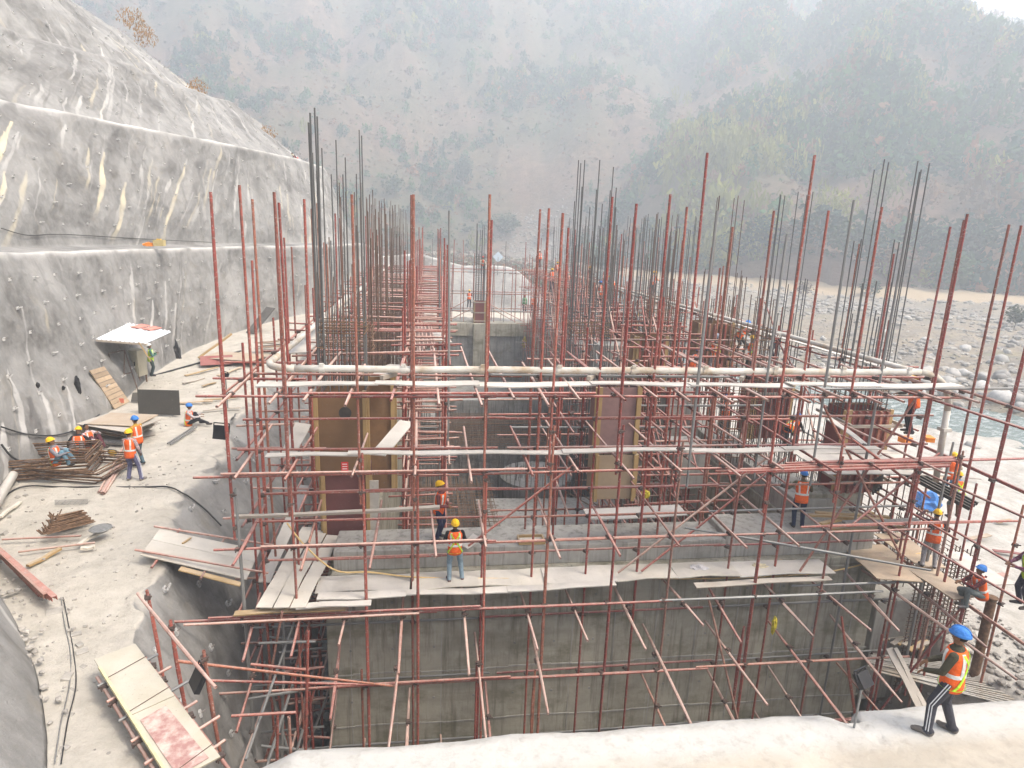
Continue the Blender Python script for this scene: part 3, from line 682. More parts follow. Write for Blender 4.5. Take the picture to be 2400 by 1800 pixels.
near_ = ['left of the cage of tall rebar in the middle', 'behind the middle rebar cage', 'above the sandy river bank behind the middle poles', 'above the sandy bank, right of the middle rebar cage', 'low on the bank behind the right-hand rebar',
         'tall above the sandy bank behind the third rebar cage', 'just above the sandy bank, centre of the right-hand wood', 'behind the grey topped scaffold pole', 'low by the sandy bank left of the right rebar cage', 'high behind the right rebar cage',
         'low by the bank right of the right rebar cage', 'big and rounded behind the paired red poles', 'low on the bank near the right edge', 'behind the last red poles at the right edge', 'right of the boulder fan', 'higher up right of the boulder fan',
         'between the fan and the first right-hand rebar', 'at the right lip of the boulder fan', 'behind the left rebar cages', 'at the foot of the slope left of the fan', 'above the end of the lower bench',
         'small, out on the sandy bank behind the right rebar cage', 'small, out on the sandy bank behind the tall red pole']
for (px, py, h, wd, c), where in zip(FOOT, near_): tree(px, py, h, wd, fc[c], fl[c]+' '+where)
mb = MB()
for _ in range(420):                          # crumbs and chips scattered on the path
    j = random.randrange(60, 760); u = random.random(); k = int(np.argmin(np.abs(rowlev-(1.08+.9*u)))); p = Vector(G[k, j]); s_ = random.uniform(.01, .045)*(1.8 if u > .85 else 1)
    if math.hypot(p.x, p.y) < 40: mb.box(p+Vector((jit0(.1), jit0(.1), s_*.25)), (s_*2, s_*1.3, s_), Matrix.Rotation(random.random()*6, 3, 'Z') @ Matrix.Rotation(random.uniform(-.5, .5), 3, 'X'))
o = mb.build('path_chips', m_chip); tag(o, 'chips of stone and sprayed concrete scattered on the left path', kind='stuff')
# dry tufts that overhang the upper benches
for k, (px, py, wh) in enumerate(((285, 42, 'topmost of the tufts on the hillside edge'), (312, 78, 'below the topmost tuft on the hillside edge'), (425, 192, 'on the lip of the third bench'), (575, 290, 'where the second bench meets its nose'))):
    p = oy(px, py, (80, 82, 68, 74)[k]); T = leafclump(300, 1, .075, RNG, .8, True); sc_ = (1.5, 1.4, 1.1, 1.2)[k]
    cc = (.7+.6*RNG.random(300))[:, None]*np.array((.36, .20, .06)); me = np_mesh('dry_tuft', T*sc_, np.arange(1200).reshape(-1, 4), m_leaf, False, None, dict(leaf=np.repeat(np.c_[cc, np.ones(300)], 4, 0)))
    o = put('dry_bush', me, None, Matrix.Translation(p)); tag(o, 'dry orange bush '+wh, 'bush', 'dry bushes along the hillside edge')

# ---------------------------------------------------------------- stones
m_rock = NT('river_stone', .85, .2); _o = m_rock.rnd(); _g = m_rock.wco()
_c = m_rock.ramp(_o, [(0, (.19, .18, .165)), (.5, (.32, .31, .285)), (.85, (.42, .40, .37)), (1, (.60, .58, .55))])
_c = m_rock.mix(m_rock.math('MULTIPLY', m_rock.ramp(m_rock.noise(_g, 2.5, 6, .7), [(.4, 0.), (.7, 1.)]), .45), _c, (.13, .125, .115))
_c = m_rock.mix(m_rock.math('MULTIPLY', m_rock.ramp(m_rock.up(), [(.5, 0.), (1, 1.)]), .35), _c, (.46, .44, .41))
m_rock.bump(m_rock.noise(_g, 4, 6, .7), .08, .7); m_rock = m_rock.col(_c)
def rockmesh(seed, sub):
    bm = bmesh.new(); bmesh.ops.create_icosphere(bm, subdivisions=sub, radius=1)
    off = Vector((seed*7.1, seed*3.3, 0))
    sc_ = Vector((1, .75+.05*(seed % 4), .58+.06*(seed % 3)))
    for v in bm.verts:
        d = v.co.normalized(); n_ = mnoise.noise(d*1.1+off)*.5+mnoise.noise(d*2.6+off)*.2
        f = 1+n_
        for k in range(3):                                                # flat facets
            fn = Vector((math.sin(seed*3+k*2.1), math.cos(seed*1.7+k*2.4), math.sin(seed+k*1.3)*.6)).normalized(); dd = d.dot(fn)
            if dd*f > .72: f = .72/dd
        v.co = Vector((d.x*f*sc_.x, d.y*f*sc_.y, d.z*f*sc_.z))
    me = bpy.data.meshes.new('boulder'); bm.to_mesh(me); bm.free(); me.materials.append(m_rock)
    me.polygons.foreach_set('use_smooth', [True]*len(me.polygons)); return me
ROCKS = [rockmesh(k, 2) for k in range(7)]
def stone(p, s, label, grp, cat='boulder', name='boulder'):
    o = put(name, random.choice(ROCKS), None, Matrix.Translation(Vector(p)+Vector((0, 0, s*.15))) @ Matrix.Rotation(random.random()*6.28, 4, 'Z') @ Matrix.Rotation(random.uniform(-.3, .3), 4, 'X') @ Matrix.Scale(s, 4))
    tag(o, label, cat, grp); return o
def onbed(px, py):
    d = ray(px, py); tt = np.linspace(20, 260, 401); hit = np.where(d.z*tt+CAMZ <= bedz(d.x*tt, d.y*tt))[0]
    return Vector((d.x, d.y, d.z))*tt[hit[0]]+Vector((0, 0, CAMZ)) if len(hit) else None
BIG = [(2160, 780, 1.7, 'biggest rounded grey boulder on the far bank near the right edge'), (2190, 745, 1.4, 'flat topped boulder behind the biggest one on the far bank'), (2085, 755, 1.1, 'grey boulder left of the flat topped boulder on the far bank'),
       (2160, 862, 1.5, 'pale angular boulder at the water edge near the right border'), (2090, 858, 1.1, 'pale boulder at the water edge right of the bent pump pipe'), (2200, 868, 1.2, 'pale boulder at the water edge against the right border'),
       (2040, 838, 1.0, 'pale boulder at the water edge just right of the bent pump pipe'), (1998, 738, 1.2, 'grey boulder beyond the bend of the pump pipe'), (1960, 690, 1.4, 'white boulder far out on the river bed'),
       (2120, 815, 1.0, 'grey boulder in the row above the water edge'), (2012, 1010, .8, 'flat pale rock on the near bank of the river'), (2100, 968, .9, 'broad pale rock on the near bank beside the water')]
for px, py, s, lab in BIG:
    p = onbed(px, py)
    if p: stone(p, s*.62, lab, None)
cnt = 0
while cnt < 150:
    px = random.uniform(1690, 2212); py = random.uniform(690, 890)
    p = onbed(px, py)
    if p is None or rivdist(np.array([p.x]), np.array([p.y]))[0] < 5: continue
    s = (.16+.36*random.random()**2)*(2.1 if py > 805 else 1)
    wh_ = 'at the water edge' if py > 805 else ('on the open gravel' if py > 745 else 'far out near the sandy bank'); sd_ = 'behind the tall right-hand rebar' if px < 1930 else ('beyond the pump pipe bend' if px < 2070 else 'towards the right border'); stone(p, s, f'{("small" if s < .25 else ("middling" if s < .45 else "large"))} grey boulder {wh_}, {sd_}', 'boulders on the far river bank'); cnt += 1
def stones_mesh(P, S, name, label):
    base = [(np.array(rockmesh_small(k)[0]), np.array(rockmesh_small(k)[1])) for k in range(4)]
    V = []; F_ = []; off = 0
    for p, s in zip(P, S):
        v, f = base[random.randrange(4)]; a = random.random()*6.28; ca, sa = math.cos(a), math.sin(a)
        q = np.stack([(v[:, 0]*ca-v[:, 1]*sa)*s, (v[:, 0]*sa+v[:, 1]*ca)*s, v[:, 2]*s], 1)+p; V.append(q); F_.append(f+off); off += len(v)
    o = put(name, np_mesh(name, np.concatenate(V), np.concatenate(F_), m_gravel, False)); tag(o, label, kind='stuff')
def rockmesh_small(k):
    bm = bmesh.new(); bmesh.ops.create_icosphere(bm, subdivisions=1, radius=1)
    v = [tuple(Vector((x.co.x, x.co.y*.8, x.co.z*.6))*(1+.35*mnoise.noise(x.co*1.3+Vector((k*5, 0, 0))))) for x in bm.verts]; f = [[q.index for q in p.verts] for p in bm.faces]; bm.free(); return v, f
t = NT('gravel', .9, .15); g = t.wco(); t.col(t.ramp(t.noise(g, .8, 4, .8), [(.3, (.15, .14, .125)), (.5, (.28, .262, .235)), (.66, (.40, .375, .335)), (.74, (.6, .58, .54))])); m_gravel = t.m
n = 130000; x = RNG.uniform(20, 130, n); y = RNG.uniform(25, 190, n); d_ = np.hypot(x, y); az = np.arctan2(x, y)
ok = (az > .12) & (az < 1.05) & (RNG.random(n) < (55/d_)**1.1) & (rivdist(x, y) > 2) & (basedist(x, y) < -12)
ok &= (fbm(np.stack([x, y, x*0], 1)*.09, 4) > -.12+.25*RNG.random(n)) | (RNG.random(n) < .12); x, y, d_ = x[ok][:8000], y[ok][:8000], d_[ok][:8000]; ss = (.06+.30*RNG.random(len(x))**4)*(1+d_/120)
P = list(np.stack([x, y, bedz(x, y)+ss*.2], 1)); S = list(ss)
n = 1500; rr_ = 252+RNG.random(n)**1.6*42; aa = math.atan2(43, 262)+RNG.normal(size=n)*(10+.18*np.maximum(0, 320-rr_))/rr_*.5; ss = .25+.7*RNG.random(n)**2.5
x, y, z = mtn(aa, rr_); P += list(np.stack([x, y, np.maximum(z, -4.2)+ss*.2], 1)); S += list(ss)
stones_mesh(np.array(P), S, 'river_stones', 'countless cobbles of the river bed and the boulder fan')
P = []; S = []
x = RNG.uniform(12.4, 17.5, 1600); y = RNG.uniform(9, 22, 1600); P = list(np.stack([x, y, bedz(x, y)+.03], 1)); S = list(RNG.uniform(.03, .14, 1600))
while len(P) < 2400:
    x = random.uniform(-3.4, -2.7) if random.random() < .25 else random.uniform(-3.4, 12); y = random.uniform(8, 15) if x > -2.7 else random.uniform(9, 40); P.append((x, y, -6.15)); S.append(random.uniform(.04, .14))
while len(P) < 2520:                           # debris in the gutter of the left path
    u = random.random(); q = np.array(toe[1])*(1-u)+np.array(toe[3])*u; s = random.uniform(.02, .09); P.append((q[0]+.45+random.gauss(0, .22), q[1]+random.gauss(0, .3), .66+s*.3)); S.append(s)
stones_mesh(np.array(P), S, 'rubble', 'broken stone and rubble around the foot of the works')
# ================================================================== the concrete works
RX = lambda y: 13.0-.035*(y-15.2)              # outer face of the right-hand wall
def thingmesh(name, label, cat, build, mats, loc, group=None, part='body'):
    root = thing(name, label, cat, loc, group); mb = MB(); build(mb); mb.build(part, mats, root); return root
def bevelled(mb, lo, hi, mat=0):
    lo, hi = Vector(lo), Vector(hi); mb.box((lo+hi)/2, hi-lo, None, mat)
def rough_box(name, lo, hi, mat, parent=None, step=.35, amp=.012):
    """a cast concrete block whose faces are a little uneven"""
    bm = bmesh.new(); lo, hi = Vector(lo), Vector(hi); bmesh.ops.create_cube(bm, size=1)
    for v in bm.verts: v.co = Vector(((lo.x+hi.x)/2+v.co.x*(hi.x-lo.x), (lo.y+hi.y)/2+v.co.y*(hi.y-lo.y), (lo.z+hi.z)/2+v.co.z*(hi.z-lo.z)))
    bmesh.ops.bevel(bm, geom=bm.edges[:], offset=.02, segments=1, affect='EDGES')
    for ax in range(3):
        L_ = (hi-lo)[ax]; n_ = int(L_/step)
        for k in range(1, n_):
            pt = Vector((0, 0, 0)); pt[ax] = lo[ax]+L_*k/n_; no = Vector((0, 0, 0)); no[ax] = 1
            bmesh.ops.bisect_plane(bm, geom=bm.verts[:]+bm.edges[:]+bm.faces[:], plane_co=pt, plane_no=no)
    for v in bm.verts: v.co += mnoise.noise_vector(v.co*1.7)*amp
    me = bpy.data.meshes.new(name); bm.to_mesh(me); bm.free(); me.materials.append(mat)
    return put(name, me, parent, Matrix.Identity(4) if parent is None else None)

front = thing('concrete_wall', 'long grey front wall of the powerhouse with dark water stains and pour lines', 'wall', (5.2, 15.2, -6.2))
rough_box('lower_lift', (-2.6, 15.2, -6.4), (13.0, 16.75, -.30), m_wall, front, .5)
rough_box('ledge', (-2.45, 15.24, -.297), (12.9, 16.75, -.06), m_wall, front, .5)
rough_box('upper_lift', (-2.4, 15.42, -.058), (8.3, 16.6, .50), m_wall_light, front, .5)
rough_box('upper_lift', (8.303, 15.44, -.058), (12.85, 16.7, .66), m_wall_light, front, .5)
# pour joints standing a little proud on the front face
pj = MB()
for z_ in (-1.45, -3.05, -4.7): 
    for k in range(26): x_ = -2.55+k*.6; pj.box((x_+.3, 15.196, z_+.03*math.sin(k*.9)), (.6, .02+.012*random.random(), .03+.02*random.random()))
tie = MB()
for k in range(13): pj.box((-2.0+k*1.2, 15.197, -3.2), (.02, .012, 5.6))
o = pj.build('pour_joint', m_wall_light, front); o['kind'] = 'stuff'
for k in range(14):
    for z_ in (-.9, -2.3, -3.9): tie.tube((-2+k*1.1, 15.2, z_), (-2+k*1.1, 15.185, z_), .035, 8)
o = tie.build('tie_hole', m_wall_dark, front); o['kind'] = 'stuff'
lw = thing('concrete_wall', 'grey left side wall running away from the camera behind the left scaffold', 'wall', (-2, 39, -6.2))
rough_box('lower_lift', (-2.58, 16.2, -6.4), (-1.45, 61.3, .0), m_wall, lw, 1.2); rough_box('upper_lift', (-2.5, 17.3, .002), (-1.55, 61.2, .55), m_wall_light, lw, 1.2)
rw = thing('concrete_wall', 'grey right side wall running away towards the river side', 'wall', (12.2, 39, -6.2))
for k in range(9):
    y0 = 16.2+k*5.05; rough_box('lower_lift', (RX(y0)-1.5, y0, -6.4), (RX(y0)-.02, y0+5.04, -.0), m_wall, rw, 1.2)
    rough_box('upper_lift', (RX(y0)-1.45, y0+(1.15 if k == 0 else .01), .002), (RX(y0)-.1, y0+5.0, .75), m_wall_light, rw, 1.2)
fw = thing('concrete_wall', 'dark grey far cross wall with a central pier and ribbed panels', 'wall', (5, 61.5, -9))
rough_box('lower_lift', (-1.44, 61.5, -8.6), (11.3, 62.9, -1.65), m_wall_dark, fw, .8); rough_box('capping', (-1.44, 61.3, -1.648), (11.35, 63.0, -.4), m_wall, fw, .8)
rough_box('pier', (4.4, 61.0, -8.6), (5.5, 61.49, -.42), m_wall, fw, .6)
for k in range(17):
    x_ = -1.1+k*.72
    if 4.2 < x_ < 5.7: continue
    f_ = MB(); f_.box((x_, 61.46, -5.1), (.09, .07, 6.8)); f_.build('panel_rib', m_wall_dark, fw)
# cross beam part way down the pit, and the floor slab with its pedestals
cb = thing('concrete_beam', 'low grey cross wall inside the pit below the middle pole', 'wall', (5, 45, -6.2))
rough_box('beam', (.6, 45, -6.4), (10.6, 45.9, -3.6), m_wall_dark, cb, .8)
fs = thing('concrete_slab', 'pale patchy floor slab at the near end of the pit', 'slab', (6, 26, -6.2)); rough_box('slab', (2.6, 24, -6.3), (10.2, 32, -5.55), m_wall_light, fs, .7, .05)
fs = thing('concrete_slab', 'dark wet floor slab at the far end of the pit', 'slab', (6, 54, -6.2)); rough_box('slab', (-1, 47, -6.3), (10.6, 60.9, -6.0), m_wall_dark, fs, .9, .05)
fs = thing('concrete_plinth', 'pale round topped concrete plinth in the floor of the pit', 'plinth', (6.2, 33, -6.2)); mb = MB(); mb.tube((6.2, 34, -6.3), (6.2, 34, -5.0), 2.1, 28); mb.tube((6.2, 34, -5.0), (6.2, 34, -4.98), 2.1, 28, r1=2.0); mb.build('drum', m_wall_dark, fs)
mb = MB()
for k in range(44): a = k/44*6.283; mb.tube((6.2+2.2*math.cos(a), 34+2.2*math.sin(a), -6.2), (6.2+2.2*math.cos(a), 34+2.2*math.sin(a), -3.4-random.random()*.4), .02, 4)
o = mb.build('starter_bar', m_rebar_grey, fs); o['kind'] = 'stuff'
# rebar starters and mats on the pit floor
mb = MB()
for _ in range(1500):
    x_ = random.uniform(-1.0, 10.4); y_ = random.choice((20.5, 22, 33, 36, 39, 42.5, 44))+random.random()*1.2; h_ = random.uniform(.7, 2.6)
    mb.tube((x_, y_, -6.2), (x_+random.uniform(-.06, .06), y_, -6.2+h_), .016, 3)
o = mb.build('starter_bars', m_rebar_grey); tag(o, 'thicket of starter bars standing on the pit floor', kind='stuff')
mb = MB()
for k in range(50): y_ = 18+k*.3; mb.tube((-1.2, y_, -4.9+.1*math.sin(k)), (3.4+random.uniform(-.3, .3), y_+random.uniform(-.1, .1), -4.9+.1*math.cos(k*.7)), .018, 4)
for k in range(46): x_ = -1.1+k*.1; mb.tube((x_, 17.6, -4.86), (x_+random.uniform(-.1, .1), 33.5, -4.86), .018, 4)
for k in range(34): y_ = 36+k*.25; mb.tube((.6, y_, -4.4), (10.2+random.uniform(-.4, .4), y_+random.uniform(-.3, .3), -4.4+random.uniform(-.05, .1)), .022, 4)
for k in range(45): x_ = 8.4+random.random()*2.6; y_ = random.uniform(20, 40); a = random.uniform(-.8, .8); L_ = random.uniform(2, 4); mb.tube((x_, y_, -5.4+random.random()*.6), (x_+math.sin(a)*L_, y_+math.cos(a)*L_, -5.4+random.random()*.6), .03, 4)
o = mb.build('rebar_mat', m_rebar_brown); tag(o, 'tangled rebar mats lying across the pit floor', kind='stuff')

# ------------------------------------------------------------ rebar cages of the columns
def unit_tube(name, n, mat, hollow=False, bow=0.0, ang=0.0):
    mb = MB()
    if bow == 0: mb.tube((0, 0, 0), (0, 0, 1), 1.0, n, caps=not hollow)
    else:
        vs = [(math.cos(2*math.pi*k/n)+bow*math.sin(math.pi*i/6)*math.cos(ang), math.sin(2*math.pi*k/n)+bow*math.sin(math.pi*i/6)*math.sin(ang), i/6) for i in range(7) for k in range(n)]
        mb.add(vs, [(i*n+k, i*n+(k+1) % n, (i+1)*n+(k+1) % n, (i+1)*n+k) for i in range(6) for k in range(n)], 0, True)
    if hollow:
        vs = []; 
        for z_ in (0, 1):
            for rr in (1.0, .84):
                for k in range(n): a = 2*math.pi*k/n; vs.append((rr*math.cos(a), rr*math.sin(a), z_))
        fs = []
        for k in range(n):
            k2 = (k+1) % n; fs.append((k2, k, n+k, n+k2)); fs.append((2*n+k, 2*n+k2, 3*n+k2, 3*n+k)); fs.append((n+k2, n+k, 3*n+k, 3*n+k2))
        mb.add(vs, fs)
    return mb.mesh(name, mat)
def seg_mat(p0, p1, r):
    p0, p1 = Vector(p0), Vector(p1); d = p1-p0; L_ = d.length; q = d.to_track_quat('Z', 'Y').to_matrix().to_4x4()
    return Matrix.Translation(p0) @ q @ Matrix.Diagonal((r, r, L_, 1))
BAR = unit_tube('rebar', 6, m_rebar_grey); BARB = unit_tube('rebar', 6, m_rebar)
TUBE = unit_tube('tube', 10, m_red, True); TUBEP = unit_tube('tube', 10, m_pink, True); TUBEG = unit_tube('tube', 10, m_grey_tube, True)
VARI = {m_.name: [m_]+[unit_tube('tube', 10, m_.materials[0], True, b_, a_) for b_, a_ in ((.5, 0), (.9, 2), (1.3, 4), (.7, 5.2))] for m_ in (TUBE, TUBEP, TUBEG)}
def cage(x, y, z0, w, d, tops, nx, ny, label, r=.018, bar=BAR, band=None, stuff=False, spl=.05):
    root = thing('column_cage', label, 'rebar cage', (x, y, z0), 'rebar cages of the columns')
    spots = [(-w/2+w*i/(nx-1), s*d/2) for i in range(nx) for s in (-1, 1)]+[(s*w/2, -d/2+d*j/(ny-1)) for j in range(1, ny-1) for s in (-1, 1)]
    mb = MB()
    for k, (ox_, oy_) in enumerate(spots):
        top = tops[k % len(tops)]+random.uniform(-.12, .12); lx, ly = random.uniform(-spl, spl), random.uniform(-spl, spl)
        p0 = Vector((x+ox_, y+oy_, z0)); p1 = Vector((x+ox_+lx, y+oy_+ly, top))
        if stuff: mb.tube(p0, p1, r, 4)
        else: put('rebar', bar, root, seg_mat(p0, p1, r))
    if stuff: o = mb.build('rebar', bar.materials[0], root); o['kind'] = 'stuff'
    b0, b1, st = band if band else (z0, z0+1.6, .16)
    mb = MB(); z_ = b0
    while z_ < b1:
        j = lambda: random.uniform(-.05, .05); q = [(x-w/2-.03+j(), y-d/2-.03+j(), z_+j()*.6), (x+w/2+.03+j(), y-d/2-.03+j(), z_+j()*.6), (x+w/2+.03+j(), y+d/2+.03+j(), z_+j()*.6), (x-w/2-.03+j(), y+d/2+.03+j(), z_+j()*.6)]
        for a, b in zip(q, q[1:]+q[:1]): mb.tube(a, b, .014, 4)
        z_ += st
    o = mb.build('stirrup', m_rebar_brown, root); o['kind'] = 'stuff'; return root
def first_last(k, n): return 'nearest' if k == 0 else ('farthest' if k == n-1 else ('second', 'third', 'fourth', 'fifth', 'sixth', 'seventh', 'eighth', 'ninth', 'tenth')[k-1])
LY = [17.6, 22.3, 27.0, 31.7, 36.4, 41.1, 45.8, 50.5, 55.2]
for k, y_ in enumerate(LY):
    c_ = cage(-2.25, y_, 4.2 if k == 0 else .5, 1.15, .8, [10.9, 9.9, 10.4, 8.3, 10.0] if k == 0 else [9.9, 8.0, 9.6, 7.4, 9.2, 8.6], 6 if k < 3 else 5, 4, f'{first_last(k, 9)} tall rebar cage on the left side wall', .016, BAR if k == 0 else BARB,
              (5.9, 6.25, .09) if k == 0 else (1.0, 5.0, .35), k > 3)
cage(-2.8, 17.25, 4.6, .16, .16, [11.35, 11.2, 11.3], 2, 2, 'tight dark bundle of lapped bars at the near corner of the left wall', .024, BAR, (5.5, 5.6, .2))
cage(-2.45, 20.0, .5, 1.5, 1.0, [7.2, 5.2, 6.3, 8.4], 8, 4, 'dense rusty wall starters just behind the nearest left cage', .016, BARB, (4.9, 5.7, .1))
RY = [17.9, 22.6, 27.3, 32.0, 36.7, 41.4, 46.1, 50.8, 55.5]
for k, y_ in enumerate(RY):
    cage(RX(y_)+.55-.02*(y_-18), y_, 3.0 if k == 0 else 1.0, 1.3, .9, [11.0, 8.7, 7.6, 10.7, 6.6] if k == 0 else ([10.3, 7.2, 6.0] if k < 3 else [8.9, 7.4, 9.6]), 6 if k < 3 else 5, 5, f'{first_last(k, 9)} tall rebar cage on the right side wall', .018, BAR if k != 2 else BARB,
         (3.2, 4.4, .22) if k == 0 else (1.0, 3.4 if k == 1 else 5.0, .4), k > 3)
cage(5.6, 21.8, 1.0, 1.25, .9, [10.9, 9.6, 8.2, 10.2], 6, 5, 'tall dark rebar cage standing alone in the middle behind the pump pipe', .018, BAR, (5.2, 5.75, .12))
cage(5.2, 18.4, 1.0, .9, .5, [5.4, 4.9], 5, 3, 'short rebar rising out of the middle column form', .016, BAR, (4.2, 4.6, .2))
for k, (x_, y_, t_) in enumerate(((9.6, 27, 9.4), (9.2, 33, 8.9), (9.3, 24.5, 6.6), (10.9, 20.4, 7.4), (11.0, 29.6, 9.6), (10.6, 34.6, 9.0), (10.4, 39, 8.8))):
    cage(x_, y_, 1, 1.1, .8, [t_, t_-.7, t_-1.6], 6, 4, ('inner rebar cage half way along the right scaffold', 'inner rebar cage farther along the right scaffold', 'short rusty inner rebar cage nearest the right scaffold', 'low rebar cage just left of the second right-hand form', 'tall inner rebar cage left of the brown ribbed form', 'tall inner rebar cage behind the brown ribbed form', 'farthest inner rebar cage of the right scaffold')[k], .016, BAR if k < 2 else BARB, (1.2, 6, .35))
cage(5.0, 62.0, 1.7, .75, .6, [6.1, 8.9, 8.4], 4, 4, 'rebar cage rising from the red form on the far cross wall', .03, BAR, (1.7, 6, .22))
# continuous starters along the tops of the side walls
mb = MB()
for k in range(420):
    y_ = 18+k*.1; s_ = random.choice((-.42, .42)); mb.tube((-2.0+s_, y_, .5), (-2.0+s_+random.uniform(-.04, .04), y_+random.uniform(-.05, .05), .5+random.uniform(1.2, 4.6)), .014, 3)
o = mb.build('wall_starters', m_rebar); tag(o, 'long row of rusty starter bars along the left side wall', kind='stuff')
mb = MB()
for k in range(420):
    y_ = 18+k*.1; s_ = random.choice((-.5, .5)); x_ = RX(y_)-.75; mb.tube((x_+s_, y_, .7), (x_+s_+random.uniform(-.04, .04), y_+random.uniform(-.05, .05), .7+random.uniform(1.0, 4.0)), .014, 3)
o = mb.build('wall_starters', m_rebar_grey); tag(o, 'long row of starter bars along the right side wall', kind='stuff')

# ------------------------------------------------------------ column forms
def form(x, y, z0, z1, w, d, label, face, soldier=None, brand=False, nsol=3, side=None, loop=None):
    root = thing('column_form', label, 'formwork', (x, y, z0))
    for nm, c_, s_ in (('panel', (x, y-d/2, (z0+z1)/2), (w-.1, .02, z1-z0)), ('panel', (x-w/2, y, (z0+z1)/2), (.02, d, z1-z0)), ('panel', (x+w/2, y, (z0+z1)/2), (.02, d, z1-z0)), ('panel', (x, y+d/2, (z0+z1)/2), (w-.1, .02, z1-z0))):
        mb = MB(); mb.box(c_, s_); mb.build(nm, face, root)
    for s_ in (-1, 1):
        mb = MB(); mb.box((x+s_*(w/2-.02), y-d/2-.05, (z0+z1)/2+random.uniform(-.03, .05)), (.10, .08, z1-z0+.06)); mb.build('batten', m_timber, root)
        mb = MB(); mb.box((x+s_*(w/2+.055), y-d/2+.06, (z0+z1)/2), (.085, .09, z1-z0)); mb.build('batten', m_timber, root)
    if soldier:
        for k in range(nsol):
            for fx, fy, sx, sy in ((x-w/2+.12+(w-.24)*k/(nsol-1), y-d/2-.055, .075, .09), (x+w/2+.055, y-d/2+.15+(d-.3)*k/(nsol-1), .09, .075)):
                mb = MB(); mb.box((fx, fy, (z0+z1)/2), (sx, sy, z1-z0-.02)); mb.build('soldier', soldier, root)
    for z_ in (loop or []):
        for c_, s_ in (((x, y-d/2-.15, z_), (w+.7, .06, .09)), ((x+w/2+.15, y, z_+.1), (.06, d+.8, .09)), ((x-w/2-.13, y, z_+.1), (.06, d+.8, .09))):
            mb = MB(); mb.box(c_, s_); mb.build('waling', m_timber_grey, root)
    return root
f_ = form(-2.32, 17.55, 2.02, 4.3, 1.32, 1.0, 'brown plywood column form with yellow timber edges behind the left of the front scaffold', m_ply_brown)
mb = MB(); mb.tube((-2.2, 17.03, 3.75), (-2.2, 17.035, 3.75), .17, 20); mb.build('stencil_mark', simple('stencil_ink', (.05, .045, .04), .7), f_)
mb = MB(); mb.box((-2.25, 17.032, 2.2), (.19, .008, .28)); mb.build('notice', simple('red_notice', (.62, .04, .04), .5, .1), f_)
for k in range(3): mb = MB(); mb.box((-2.25, 17.025, 2.28-k*.07), (.13, .006, .022)); mb.build('notice_line', simple('notice_white', (.75, .7, .68), .5, .1), f_)
f_ = form(-2.25, 17.6, -.05, 2.0, 1.25, .95, 'dark red plywood column form under the brown one', m_ply('purple_red_plywood', (.16, .062, .058), dust=.2))
mb = MB(); mb.box((-1.5, 17.1, .9), (.3, .05, 1.7)); mb.build('side_panel', m_board, f_)
form(-1.35, 18.5, 1.0, 4.6, .75, .7, 'smaller red brown column form half hidden behind the brown one', m_ply_brown)
form(5.55, 17.75, .95, 2.35, 1.2, .9, 'plain grey plywood lower form of the middle column', m_ply_tan)
form(5.5, 17.75, 2.4, 4.4, 1.18, .9, 'dusty purple plywood column form with yellow timber edges in the middle', m_ply('purple_film_plywood', (.20, .12, .11), dust=.25))
form(13.55, 17.9, .95, 3.65, 1.42, 1.0, 'dark red ribbed column form nearest on the right', m_ply_red, m_red, nsol=6, loop=(3.2, 1.35))
q_ = oy(1650, 885, 22.6); form(q_.x, 22.6, 1.2, 3.35, 1.5, 1.1, 'dark red ribbed column form second on the right', m_ply_red, m_red, nsol=6, loop=(3.0,))
form(12.5, 26.8, 2.7, 5.0, 1.45, 1.1, 'brown ribbed column form with workers on top', m_ply_brown, m_red, nsol=6)
form(8.7, 24.2, 2.6, 4.8, 1.2, .9, 'dark ribbed column form behind the pump pipe right of the middle cage', m_ply_brown, m_red, nsol=5)
form(11.3, 36.0, 2.0, 4.2, 1.5, 1.0, 'small red column form far along the right wall', m_ply_red, m_red, nsol=5, loop=(3.6, 2.6))
form(5.0, 62.0, -.38, 1.7, 1.0, .8, 'red column form standing on the far cross wall', m_ply_red, None, loop=(1.6, .6, -.2))
for k, (x_, y_, z0, z1, w_, lab) in enumerate(((12.9, 17.95, -.0, .9, 1.9, 'square concrete column base under the nearest right-hand form'), (9.0, 30, .0, 3.4, 1.6, 'pale concrete column stub beyond the middle of the right scaffold'), (10.3, 24.2, .0, 2.5, 1.3, 'grey concrete column stub inside the right scaffold'),
        (11.7, 31.2, .7, 3.0, 1.6, 'grey concrete column stub behind the formed columns on the right'), (9.2, 20.6, .0, 1.6, 1.2, 'low concrete column stub inside the right scaffold'))):
    r_ = thing('concrete_column', lab, 'column', (x_, y_, z0)); rough_box('shaft', (x_-w_/2, y_-.5, z0), (x_+w_/2, y_+.6, z1), m_wall_light if k else m_wall, r_, .5)
fb = thing('concrete_footing', 'pale concrete footing block behind the rebar curtain at the right end of the front wall', 'footing', (14.2, 15.6, -4)); rough_box('block', (13.25, 15.3, -5.0), (15.0, 17.0, -1.6), m_wall_light, fb, .5)
fb = thing('concrete_footing', 'low pale footing step on the right below the sitting man', 'footing', (16, 15.6, -4)); rough_box('block', (14.9, 13.8, -4.6), (17.2, 15.0, -3.2), m_wall_light, fb, .5)
cg = thing('rebar_curtain', 'dense rusty rebar mesh curtain at the right end of the front wall', 'rebar mesh', (15, 15.4, -4))
mb = MB()
for k in range(15): x_ = 14.2+k*.13; mb.tube((x_, 15.1, -4.6), (x_, 15.1, .1+random.random()*.2), .016, 4); mb.tube((x_, 16.6, -4.6), (x_, 16.6, .6), .014, 4)
